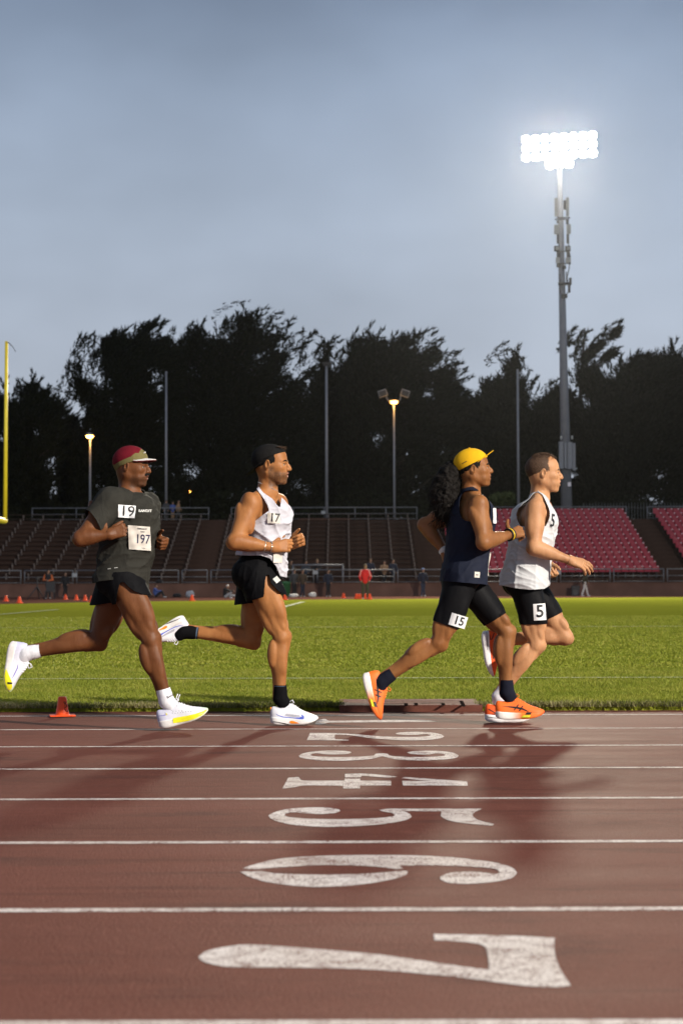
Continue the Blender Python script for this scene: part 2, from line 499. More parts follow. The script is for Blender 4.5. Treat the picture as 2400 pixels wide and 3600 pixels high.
def blade_material(name, c1, c2, c3):
    m = bpy.data.materials.new(name); m.use_nodes = True
    t = m.node_tree; b = t.nodes['Principled BSDF']
    gi = t.nodes.new('ShaderNodeNewGeometry')
    c = t.nodes.new('ShaderNodeTexCoord')
    nz = t.nodes.new('ShaderNodeTexNoise'); nz.inputs['Scale'].default_value = 1.6; nz.inputs['Detail'].default_value = 5
    t.links.new(c.outputs['Object'], nz.inputs['Vector'])
    ad = t.nodes.new('ShaderNodeMath'); ad.operation = 'MULTIPLY_ADD'; ad.inputs[1].default_value = 0.75
    sb = t.nodes.new('ShaderNodeMath'); sb.operation = 'MULTIPLY_ADD'; sb.inputs[1].default_value = 1.7; sb.inputs[2].default_value = -0.72
    t.links.new(nz.outputs['Fac'], sb.inputs[0])
    t.links.new(gi.outputs['Random Per Island'], ad.inputs[0]); t.links.new(sb.outputs[0], ad.inputs[2])
    r = t.nodes.new('ShaderNodeValToRGB')
    r.color_ramp.elements[0].position = 0.05; r.color_ramp.elements[0].color = (*c1, 1)
    r.color_ramp.elements[1].position = 0.95; r.color_ramp.elements[1].color = (*c3, 1)
    q = r.color_ramp.elements.new(0.55); q.color = (*c2, 1)
    t.links.new(ad.outputs[0], r.inputs[0]); t.links.new(r.outputs[0], b.inputs['Base Color'])
    b.inputs['Roughness'].default_value = 0.6
    b.inputs['Specular IOR Level'].default_value = 0.25
    tr = t.nodes.new('ShaderNodeBsdfTranslucent'); t.links.new(r.outputs[0], tr.inputs['Color'])
    ms = t.nodes.new('ShaderNodeMixShader'); ms.inputs[0].default_value = 0.3
    out = t.nodes['Material Output']
    t.links.new(b.outputs[0], ms.inputs[1]); t.links.new(tr.outputs[0], ms.inputs[2]); t.links.new(ms.outputs[0], out.inputs['Surface'])
    return m
pa, pb = at(1193, 2500, 12.0), at(1700, 2500, 12.0)
PADX0, PADX1, PADY1 = pa.x, pb.x, 12.78
m_blade = blade_material('grass_blade', (0.165, 0.205, 0.018), (0.245, 0.275, 0.030), (0.34, 0.33, 0.062))
m_dry = blade_material('dry_grass_blade', (0.06, 0.07, 0.015), (0.16, 0.15, 0.05), (0.34, 0.30, 0.15))
o = blades('grass', 190000, 12.2, 17.5, 0.012, 0.030, 0.0055, m_blade)
tag(o, 'short mown grass blades along the edge of the infield', 'grass')
o = blades('grass', 130000, 16.5, 45.0, 0.010, 0.024, 0.016, m_blade, 0.215)
tag(o, 'short mown grass further out on the infield', 'grass')
o = blades('dry_grass', 9000, 12.16, 12.34, 0.02, 0.05, 0.006, m_dry)
tag(o, 'straw coloured ragged grass fringe beside the track', 'grass')

# the brown rubber pad let into the grass edge
mb = MB()
pz = 0.034
def padpt(x, y): return (x, y, pz)
mb.box(((PADX0 + PADX1) / 2, (12.12 + PADY1) / 2, pz - 0.15), (PADX1 - PADX0, PADY1 - 12.12, 0.30))
pad = tag(mb.build('rubber_pad', m_track), 'brown rubber covered pad let into the edge of the grass', 'pad', kind='structure')
m_groove = mat('groove', (0.02, 0.014, 0.012), 1.0, spec=0.0)
def pad_strip(u0, v0, u1, v1, w=0.012):
    a, b = at(u0, v0, 12.3), at(u1, v1, 12.3)
    def hit(u, v):
        d = CROT @ Vector(((u - CU) / FPX, -(v - CV) / FPX, -1.0))
        return CAM + d * ((pz + 0.003 - CAM.z) / d.z)
    a, b = hit(u0, v0), hit(u1, v1)
    d = (b - a).normalized(); s = d.cross(Vector((0, 0, 1))) * w
    q = MB().add([a - s, b - s, b + s, a + s], [(0, 1, 2, 3)])
    q.build('groove', m_groove, pad)
sc = 2.851
def cp(x, y): return (1170 + x / sc, 2440 + y / sc)
for x0, y0, x1, y1 in ((490, 72, 1285, 66), (1285, 66, 1310, 125), (485, 95, 730, 90), (730, 90, 735, 118), (880, 92, 1100, 88), (1100, 88, 1108, 112), (828, 88, 836, 108), (1190, 99, 1225, 99)):
    pad_strip(*cp(x0, y0), *cp(x1, y1))
# ---------------------------------------------------------------- far stands
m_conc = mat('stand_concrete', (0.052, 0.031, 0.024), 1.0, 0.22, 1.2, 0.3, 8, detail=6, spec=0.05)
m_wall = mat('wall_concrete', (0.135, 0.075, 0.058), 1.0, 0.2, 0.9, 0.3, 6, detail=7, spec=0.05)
m_plank = mat('bench_plank', (0.034, 0.020, 0.015), 0.9, 0.3, 3.0)
m_brk = mat('bench_bracket', (0.17, 0.135, 0.12), 0.6, 0.2, 5.0)
m_galv = mat('galvanised_pipe', (0.17, 0.175, 0.19), 0.5, 0.12, 6.0, metal=0.3)
m_red = mat('red_plastic', (0.30, 0.012, 0.028), 0.38, 0.18, 1.1, spec=0.5)
m_plate = mat('seat_plate', (0.75, 0.72, 0.78), 0.4, 0.05)
m_dark = mat('dark_steel', (0.03, 0.03, 0.033), 0.6)

YW, Y1ST, RD, RISE, NROW = 114.0, 115.7, 1.10, 0.336, 14
ZW = CAM_Z + 0.0
def row_y(i): return Y1ST + RD * i
def row_z(i): return ZW + RISE * (i + 1)
YTOP, ZTOP = row_y(NROW), row_z(NROW - 1)
XL, XR = -38.0, 40.0
stand = empty('grandstand', (0, Y1ST, 0), 'brown concrete terraced grandstand behind the far track', 'grandstand')
def sbox(name, x0, x1, y0, y1, z0, z1, m, parent):
    o = MB().box((0, 0, 0), (x1 - x0, y1 - y0, z1 - z0)).build(name, m, parent)
    o.location = ((x0 + x1) / 2, (y0 + y1) / 2 - (Y1ST if parent is stand else 0), (z0 + z1) / 2)
    return o
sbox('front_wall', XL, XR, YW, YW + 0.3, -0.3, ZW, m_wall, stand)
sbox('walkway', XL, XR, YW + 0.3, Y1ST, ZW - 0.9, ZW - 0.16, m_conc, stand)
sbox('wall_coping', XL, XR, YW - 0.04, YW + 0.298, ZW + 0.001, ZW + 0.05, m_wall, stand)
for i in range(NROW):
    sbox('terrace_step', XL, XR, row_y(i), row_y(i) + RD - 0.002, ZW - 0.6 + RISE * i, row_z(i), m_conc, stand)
sbox('top_landing', XL, XR, YTOP, YTOP + 4, ZTOP - 1.5, ZTOP + 0.03, m_conc, stand)
ZP = ZTOP - 0.25
AISLES = [(-10.14, -8.33), (5.04, 7.15), (20.8, 22.8)]
for a, b in AISLES:
    for i in range(NROW):
        sbox('stair_step', a + 0.05, b - 0.05, row_y(i) - 0.45, row_y(i) - 0.003, row_z(i) - RISE - 0.1, row_z(i) - RISE / 2, m_conc, stand)
# raised press box strip at the top of the middle block
sbox('top_parapet', (1050-1200)/FPX*YTOP, (1232-1200)/FPX*YTOP, YTOP - 0.25, YTOP - 0.05, ZTOP - 0.25, ZTOP + 0.12, m_wall, stand)
emb = MB().box((0, 230, ZP - 2.6), (300, 190, 5.0)).build('embankment', m_soil)
tag(emb, 'dark ground rising behind the grandstand under the trees', 'ground', kind='structure')

ORD = ['front', 'second', 'third', 'fourth', 'fifth', 'sixth', 'seventh', 'eighth', 'ninth', 'tenth', 'eleventh', 'twelfth', 'thirteenth', 'back']
brk_me = MB().box((0, 0, -0.20), (0.055, 0.26, 0.40)).build('bracket', m_brk); brk_mesh = brk_me.data
bpy.data.objects.remove(brk_me)
for (x0, x1, where) in ((-35.0, -10.2, 'left'), (-8.27, 4.98, 'middle')):
    pm = MB().box((0, 0, 0), (x1 - x0, 0.30, 0.045)).V
    pme = mesh('plank', *(lambda b: (b.V, b.F))(MB().box((0, 0, 0), (x1 - x0, 0.30, 0.045))))
    pme.materials.append(m_plank)
    for i in range(NROW):
        r = 'in the %s row' % ORD[i]
        e_ = empty('bleacher_bench', ((x0 + x1) / 2, row_y(i) + 0.55, row_z(i)), 'dark brown plank bench %s of the %s bleachers' % (r, where), 'bench', 'bleacher benches')
        link('plank', pme, None, e_, (0, 0, 0.42))
        x = x1 - 0.12
        while x > max(x0, -24.0):
            link('bracket', brk_mesh, None, e_, (x - (x0 + x1) / 2, 0, 0.40))
            x -= 1.45

# red bucket seats
def seat_mesh():
    b = MB()
    w = 0.225
    prof = [(-0.21, 0.40), (-0.19, 0.425), (0.10, 0.39), (0.20, 0.44), (0.27, 0.62), (0.315, 0.80), (0.33, 0.80)]
    back = [(-0.20, 0.385), (-0.17, 0.40), (0.11, 0.36), (0.23, 0.43), (0.30, 0.62), (0.335, 0.77), (0.345, 0.79)]
    V = []
    for s in (-1, -0.55, 0.55, 1):
        lift = 0.03 if abs(s) == 1 else 0.0
        for y, z in prof: V.append((s * w, y - lift * 0.6, z + lift * 0.3))
    n = len(prof)
    F = []
    for k in range(3):
        for i in range(n - 1):
            F.append((k*n+i, (k+1)*n+i, (k+1)*n+i+1, k*n+i+1))
    b.add(V, F)
    b.box((0, 0.02, 0.20), (0.06, 0.30, 0.38))
    nred = len(b.F)
    b.box((0.15, 0.255, 0.755), (0.075, 0.03, 0.055))
    me = mesh('seat', b.V, b.F)
    me.materials.append(m_red); me.materials.append(m_plate); me.materials.append(m_dark)
    for i, p in enumerate(me.polygons):
        p.material_index = 1 if i >= nred else (2 if i >= nred - 6 else 0)
    return me
seat_me = seat_mesh()
for (x0, nseat, where) in ((7.3, 27, 'wide block'), (22.9, 6, 'block at the right edge')):
    for i in range(NROW):
        e_ = empty('seat_row', (x0, row_y(i) + 0.50, row_z(i)), 'row of red plastic seats, %s row of the %s' % (ORD[i], where), 'seats', 'rows of red stadium seats')
        for k in range(nseat):
            s_ = link('seat', seat_me, None, e_, (0.25 + 0.50 * k, random.uniform(-0.01, 0.01), 0))
            s_.rotation_euler = (random.uniform(-0.03, 0.03), 0, random.uniform(-0.03, 0.03))

# ---------------------------------------------------------------- railings
def railing(u0, u1, Y, z0, h, label, posts, cat='railing', group='pipe railings'):
    x0, x1 = (u0 - 1200) / FPX * Y, (u1 - 1200) / FPX * Y
    e_ = empty('railing', ((x0 + x1) / 2, Y, z0), label, cat, group)
    L = (x1 - x0) / 2
    MB().tube([(-L, 0, h), (L, 0, h)], 0.035, 8).build('top_rail', m_galv, e_, True)
    MB().tube([(-L, 0, h * 0.5), (L, 0, h * 0.5)], 0.022, 8).build('mid_rail', m_galv, e_, True)
    MB().tube([(-L, 0, h * 0.08), (L, 0, h * 0.08)], 0.02, 8).build('low_rail', m_galv, e_, True)
    for k in range(posts):
        x = -L + 0.03 + (2 * L - 0.06) * k / (posts - 1)
        MB().tube([(x, 0, 0), (x, 0, h - 0.03)], 0.034, 8).build('post', m_galv, e_, True)
pairs = [-250, 81, 264, 634, 735, 1108, 1390, 1961, 2148, 2336, 2600]
LOW = ['far left end', 'left of the camera tripod', 'behind the leftmost runner', 'left of the white vested runner', 'behind the white vested runner', 'behind the waiting group', 'behind the navy vested runner', 'right of the pale vested runner', 'in front of the red seats', 'far right end']
for k in range(len(pairs) - 1):
    a, b = pairs[k] + 5, pairs[k + 1] - 5
    n = max(2, int(round((b - a) / 190)) + 1)
    railing(a, b, YW + 0.12, ZW + 0.05, 0.85, 'grey pipe railing on the low front wall, %s' % LOW[k], n)
for a, b, n, lab in ((112, 735, 5, 'above the left bleachers'), (812, 1466, 7, 'above the middle bleachers'), (1716, 2202, 5, 'above the wide block of red seats'), (2274, 2560, 3, 'above the red seats at the right edge')):
    railing(a, b, YTOP + 0.25, ZTOP + 0.03, 0.92, 'pipe railing at the top of the stand, %s' % lab, n)

# pipe frame standing on the front walkway and small signs on the rails
gf_ = empty('pipe_frame', (at(1205, 2054, 114.8).x, 114.8, ZW - 0.16), 'tall grey pipe frame beside the waiting group', 'frame')
gw = (1205 - 1030) / FPX * 114.8
MB().tube([(0, 0, 0), (0, 0, 1.34)], 0.06, 8).build('post', m_galv, gf_, True)
MB().tube([(-gw, 0, 0), (-gw, 0, 1.34)], 0.06, 8).build('post', m_galv, gf_, True)
MB().tube([(-gw - 0.05, 0, 1.38), (0.05, 0, 1.38)], 0.06, 8).build('crossbar', m_galv, gf_, True)
m_sign = mat('pale_sign', (0.30, 0.32, 0.34), 0.6)
def rail_sign(u, v, w, h, Y, label):
    p = at(u, v, Y)
    tag(MB().box((0, 0, 0), (w, 0.03, h)).build('rail_sign', m_sign, None, loc=p), label, 'sign', 'small pale signs on the railings')
rail_sign(1136, 1802, 0.30, 0.26, YTOP + 0.17, 'small pale sign on the top railing of the middle bleachers')
rail_sign(1108, 2012, 0.32, 0.24, YW + 0.0, 'small pale sign on the low railing beside the waiting group')
rail_sign(1961, 2012, 0.34, 0.26, YW + 0.0, 'small pale sign on the low railing by the red seats')
rail_sign(263, 2022, 0.32, 0.26, YW + 0.0, 'small grey sign on the low railing at the left')

# iron fence on the embankment
m_iron = mat('fence_iron', (0.035, 0.035, 0.04), 0.6)
fp = at(2270, 1838, 139)
fe = empty('iron_fence', (fp.x, 139, ZP), 'dark iron picket fence under the trees at the right', 'fence')
for z in (0.25, 1.45):
    MB().box((0, 0, z), (10.0, 0.04, 0.05)).build('fence_rail', m_iron, fe)
pk = mesh('picket', *(lambda b: (b.V, b.F))(MB().box((0, 0, 0.95), (0.03, 0.03, 1.75)))); pk.materials.append(mat('picket_iron', (0.10, 0.105, 0.12), 0.6))
for k in range(42):
    link('picket', pk, None, fe, (-4.9 + 0.235 * k, -0.05, 0))

# ---------------------------------------------------------------- poles and lamps
m_pole = mat('grey_pole', (0.22, 0.23, 0.26), 0.55, 0.1, 2.0, metal=0.2)
m_amber = emit('amber_lamp', (1.0, 0.42, 0.06), 22.0)
m_lampcase = mat('lamp_case', (0.25, 0.24, 0.24), 0.5)
def pole(name, u, vt, Y, r0, r1, label, cat='pole', group='tall grey poles behind the stand'):
    p = at(u, vt, Y)
    e_ = empty(name, (p.x, Y, ZP), label, cat, group)
    MB().tube([(0, 0, 0), (0, 0, p.z - ZP)], [r0, r1], 12).build('shaft', m_pole, e_, True)
    return e_, p.z - ZP
e_, h = pole('light_pole', 585, 1308, 136, 0.10, 0.07, 'plain thin grey pole between the two left runners')
MB().lathe([(0.0, h + 0.06), (0.09, h + 0.03), (0.09, h - 0.05)], 12).build('cap', m_pole, e_)
e_, h = pole('light_pole', 1147, 1285, 136, 0.12, 0.09, 'thin grey pole with a dark box on top, near the middle')
MB().box((0.05, 0, h + 0.1), (0.62, 0.3, 0.3)).build('lamp_box', m_dark, e_)
MB().box((0.05, -0.2, h + 0.2), (0.8, 0.1, 0.06)).build('bracket', m_dark, e_)
e_, h = pole('light_pole', 1818, 1300, 136, 0.11, 0.08, 'plain thin grey pole between the two right runners')
MB().lathe([(0.0, h + 0.06), (0.09, h + 0.03), (0.09, h - 0.05)], 12).build('cap', m_pole, e_)

def amber_light(loc, parent, power):
    l = bpy.data.lights.new('amber_bulb', 'POINT'); l.energy = power; l.color = (1.0, 0.5, 0.12); l.shadow_soft_size = 0.12
    o = bpy.data.objects.new('amber_bulb', l); COL.objects.link(o); o.parent = parent; o.location = loc
e_, h = pole('flood_pole', 1384, 1416, 136, 0.10, 0.07, 'grey pole with two box floodlights and a pair of lit amber lamps', 'lamp post')
MB().tube([(-0.62, 0, 0.55 + h), (-0.52, 0, 0.3 + h), (-0.34, 0, h + 0.08), (0, 0, h + 0.05), (0.34, 0, h + 0.08), (0.50, 0, h + 0.3), (0.52, 0, 0.55 + h)], 0.045, 8).build('yoke', m_lampcase, e_, True)
for sx in (-1, 1):
    f = MB().box((sx * 0.86, -0.05, h + 0.72), (0.66, 0.34, 0.52), Matrix.Rotation(R(18) * sx, 3, 'Y')).build('flood_box', m_lampcase, e_)
    MB().box((sx * 0.86, -0.24, h + 0.70), (0.56, 0.02, 0.42), Matrix.Rotation(R(18) * sx, 3, 'Y')).build('lens', m_dark, f)
    b_ = MB().lathe([(0.0, -0.13), (0.10, -0.10), (0.14, -0.02), (0.10, 0.05), (0.0, 0.06)], 16, (sx * 0.15, -0.18, h + 0.04)).build('lamp', m_amber, e_, True)
MB().box((0, -0.10, h + 0.14), (0.62, 0.4, 0.06)).build('hood', m_lampcase, e_)
amber_light((0, -0.4, h - 0.05), e_, 120)
e_, h = pole('street_lamp', 318, 1534, 140, 0.10, 0.06, 'street lamp with a lit amber head behind the leftmost runner', 'street lamp', None)
MB().lathe([(0.0, 0.30), (0.20, 0.24), (0.30, 0.10), (0.31, 0.06)], 20, (-0.04, 0, h)).build('hood', m_lampcase, e_, True)
MB().lathe([(0.31, 0.06), (0.28, -0.06), (0.16, -0.13), (0.0, -0.15)], 20, (-0.04, 0, h)).build('lamp', m_amber, e_, True)
amber_light((0.0, -0.35, h - 0.25), e_, 140)
p = at(668, 1729, 150)
e_ = empty('wall_lamp', (p.x, 150, ZP), 'tiny lit amber lamp far back among the dark trees', 'lamp')
MB().tube([(0, 0, 0), (0, 0, p.z - ZP)], 0.05, 8).build('shaft', m_dark, e_)
MB().lathe([(0.0, -0.07), (0.07, -0.03), (0.07, 0.03), (0.0, 0.07)], 12, (0, -0.05, p.z - ZP)).build('lamp', m_amber, e_, True)

# ---------------------------------------------------------------- floodlight tower
m_flood = emit('flood_lamp', (1.0, 0.97, 0.90), 45.0)
m_panel = mat('antenna_panel', (0.42, 0.43, 0.42), 0.5, 0.06, 3.0)
m_gear = mat('antenna_gear', (0.06, 0.06, 0.065), 0.6, 0.2, 3.0)
def floodlight_tower(base, top, aim, power, col, label, spot=R(52), wide=90000.0, soft=2.2):
    base = Vector(base); top = Vector(top)
    t_ = empty('floodlight_tower', base, label, 'floodlight', None)
    H = top - base
    MB().tube([(0, 0, 0), H * 0.45, H * 1.0], [0.46, 0.31, 0.18], 16).build('shaft', m_pole, t_, True)
    d = (Vector(aim) - top).normalized()
    side = Vector((-d.y, d.x, 0)).normalized()
    if side.x < 0: side = -side
    up = Vector((0, 0, 1))
    rows = [(1.38, 8), (0.69, 8), (0.0, 8), (-0.73, 3)]
    for k, (z, n) in enumerate(rows):
        MB().tube([H + up * z - side * (n * 0.375) - d * 0.25, H + up * z + side * (n * 0.375) - d * 0.25], 0.05, 8).build('crossarm', m_pole, t_, True)
        for j in range(n):
            c = H + up * z + side * ((j - (n - 1) / 2) * 0.745)
            q = d.to_track_quat('Z', 'Y').to_matrix()
            b = MB().lathe([(0.07, -0.35), (0.16, -0.30), (0.29, -0.14), (0.34, 0.02), (0.335, 0.02), (0.28, -0.09)], 14)
            b.V = [tuple(c + q @ Vector(v)) for v in b.V]
            rf = b.build('reflector', m_lampcase, t_, True)
            b = MB().lathe([(0.0, 0.06), (0.2, 0.05), (0.34, 0.021)], 14)
            b.V = [tuple(c + q @ Vector(v)) for v in b.V]
            b.build('lens', m_flood, rf, True)
    MB().tube([H * 0.98, H + up * 1.3 - d * 0.3], 0.12, 10).build('mast_head', m_pole, t_, True)
    l = bpy.data.lights.new('flood', 'SPOT')
    l.energy = power; l.color = col; l.spot_size = spot; l.spot_blend = 1.0; l.shadow_soft_size = soft
    lo = bpy.data.objects.new('flood', l); COL.objects.link(lo)
    lo.parent = t_
    lo.location = H + up * 0.9 + d * 0.6
    lo.rotation_euler = d.to_track_quat('-Z', 'Y').to_euler()
    if wide:
        l2 = bpy.data.lights.new('flood_wide', 'SPOT')
        l2.energy = wide; l2.color = col; l2.spot_size = R(120); l2.spot_blend = 1.0; l2.shadow_soft_size = soft
        lo2 = bpy.data.objects.new('flood_wide', l2); COL.objects.link(lo2); lo2.parent = t_; lo2.location = H + up * 1.3 + d * 1.2
        lo2.rotation_euler = (Vector((0, 20, 0)) - top).to_track_quat('-Z', 'Y').to_euler()
    return t_, H
YT = 138.0
tb = at(1991, 1830, YT); tt = at(1965, 590, YT)
tower, H = floodlight_tower((tb.x, YT, ZP - 0.2), (tt.x, YT, at(1965, 545, YT).z), (4, 88, 0), FAR_POWER, FAR_COL, 'tall floodlight tower with a bright bank of lamps above the red seats')
def gear(name, x0, x1, y0, y1, m, dy=-0.45, depth=0.25, sc=3.36, o=(1750, 380)):
    a = at(o[0] + x0 / sc, o[1] + y0 / sc, YT + dy); b = at(o[0] + x1 / sc, o[1] + y1 / sc, YT + dy)
    MB().box((a + b) / 2 - Vector((tb.x, YT, ZP - 0.2)), (abs(b.x - a.x), depth, abs(a.z - b.z))).build(name, m, tower)
for r_ in ((665, 705, 1065, 1280), (800, 835, 1060, 1280)):
    gear('antenna_panel', *r_, m_panel)
for r_ in ((660, 720, 1380, 1490), (805, 855, 1375, 1485), (680, 725, 1765, 1830), (795, 855, 1765, 1825)):
    gear('radio_box', *r_, m_panel)
for r_ in ((660, 720, 1630, 1690), (790, 852, 1630, 1690)):
    gear('radio_drum', *r_, m_gear)
    gear('drum_face', r_[0] + 18, r_[1] - 6, r_[2] + 8, r_[3] - 14, m_panel, -0.62, 0.1)
for r_ in ((668, 835, 1308, 1320), (690, 850, 1290, 1300), (806, 846, 1700, 1760), (690, 730, 1700, 1760), (685, 845, 1690, 1698), (688, 735, 1840, 1880), (700, 860, 1832, 1842), (708, 862, 2060, 2092), (835, 866, 2005, 2085), (822, 852, 2095, 2180), (720, 732, 1960, 2190), (800, 812, 1930, 2090), (690, 712, 1330, 1360), (800, 830, 1320, 1372), (690, 712, 1490, 1600), (806, 836, 1488, 1600), (770, 800, 1090, 1200), (760, 800, 1860, 1900), (745, 815, 2195, 2245)):
    gear('bracket', *r_, m_gear, -0.40, 0.12)
cab = MB().tube([at(1750 + x / 3.36, 380 + y / 3.36, YT - 0.5) - Vector((tb.x, YT, ZP - 0.2)) for x, y in ((825, 1600), (850, 1760), (835, 1900), (812, 2010), (840, 2140), (805, 2210))], 0.04, 6)
cab.build('cable', m_gear, tower, True)
for r_ in ((250, 370, 250, 970), (385, 460, 270, 960), (475, 610, 260, 975), (615, 690, 290, 1010)):
    gear('equipment_cabinet', *r_, mat('cabinet', (0.20, 0.215, 0.25), 0.5), -0.7, 0.3, 7.585, (1930, 1520))
gear('notice', 485, 570, 1330, 1440, m_plate, -0.62, 0.06, 7.585, (1930, 1520))
for r_ in ((290, 335, 90, 180), (580, 625, 90, 180)):
    gear('bracket', *r_, m_panel, -0.6, 0.1, 7.585, (1930, 1520))
# the same kind of tower stands behind the photographer and throws the main light
floodlight_tower((KEY_POS.x, KEY_POS.y, -0.5), KEY_POS, (0, 14, 1), KEY_POWER, KEY_COL, 'second floodlight tower lighting the runners from behind the camera', R(110), 0, 1.6)

# ---------------------------------------------------------------- goal post
m_yel = mat('goal_yellow', (0.72, 0.56, 0.03), 0.45, 0.08, 2.0)
yb = 61.0
gp = at(13, 1830, yb)
ge = empty('goal_post', (gp.x, yb, 0), 'yellow american football goal post at the left edge', 'goal post')
zc = gp.z
MB().tube([(0, 0.25, zc), (0, 0.1, zc), (0, -5.7, zc)], [0.10, 0.11, 0.11], 14).build('crossbar', m_yel, ge, True)
tz = at(24, 1200, yb)
MB().tube([(0.06, 0, zc + 0.05), (tz.x - gp.x, 0, tz.z)], [0.07, 0.055], 14).build('upright', m_yel, ge, True)
MB().tube([(0.06, -5.6, zc + 0.05), (tz.x - gp.x, -5.6, tz.z)], [0.07, 0.055], 14).build('upright', m_yel, ge, True)
MB().tube([(0, -2.8, zc), (-0.6, -2.8, zc - 0.05), (-1.3, -2.8, zc - 0.5), (-1.5, -2.8, zc - 1.2), (-1.5, -2.8, 0)], 0.12, 12).build('gooseneck', m_yel, ge, True)
a_ = Vector((tz.x - gp.x, -0.05, tz.z - 0.03))
rb = MB(); rib = [a_, a_ + Vector((0.10, 0, -0.04)), a_ + Vector((0.22, 0.02, -0.16)), a_ + Vector((0.33, 0, -0.34))]
for q0, q1 in zip(rib, rib[1:]):
    rb.add([q0 + Vector((0, 0, 0.02)), q1 + Vector((0, 0, 0.02)), q1 - Vector((0, 0, 0.02)), q0 - Vector((0, 0, 0.02))], [(0, 1, 2, 3)])
rb.build('wind_ribbon', m_dark, ge)
# ---------------------------------------------------------------- cypress trees behind the stand
def leaf_material(name, c1, c2):
    m = bpy.data.materials.new(name); m.use_nodes = True
    t = m.node_tree; b = t.nodes['Principled BSDF']
    gi = t.nodes.new('ShaderNodeNewGeometry')
    r = t.nodes.new('ShaderNodeValToRGB')
    r.color_ramp.elements[0].color = (*c1, 1); r.color_ramp.elements[1].color = (*c2, 1)
    t.links.new(gi.outputs['Random Per Island'], r.inputs[0]); t.links.new(r.outputs[0], b.inputs['Base Color'])
    b.inputs['Roughness'].default_value = 0.8; b.inputs['Specular IOR Level'].default_value = 0.1
    return m
m_leaf = leaf_material('cypress_leaf', (0.004, 0.0055, 0.0035), (0.012, 0.015, 0.007))
m_bark = mat('cypress_bark', (0.030, 0.024, 0.020), 0.95, 0.3, 3.0)

TZ = ZP - 0.2
def in_poly(P, x, y):
    P = np.asarray(P); c = np.zeros(len(x), bool)
    j = len(P) - 1
    for i in range(len(P)):
        xi, yi = P[i]; xj, yj = P[j]
        with np.errstate(divide='ignore', invalid='ignore'):
            k = ((yi > y) != (yj > y)) & (x < (xj - xi) * (y - yi) / (yj - yi + 1e-9) + xi)
        c ^= k; j = i
    return c

def edge_dist(P, x, y):
    P = np.asarray(P, float); best = np.full(len(x), 1e9)
    for i in range(len(P)):
        a = P[i]; b = P[(i + 1) % len(P)]
        ab = b - a; L = (ab ** 2).sum() + 1e-9
        t = np.clip(((x - a[0]) * ab[0] + (y - a[1]) * ab[1]) / L, 0, 1)
        best = np.minimum(best, np.hypot(x - a[0] - t * ab[0], y - a[1] - t * ab[1]))
    return best

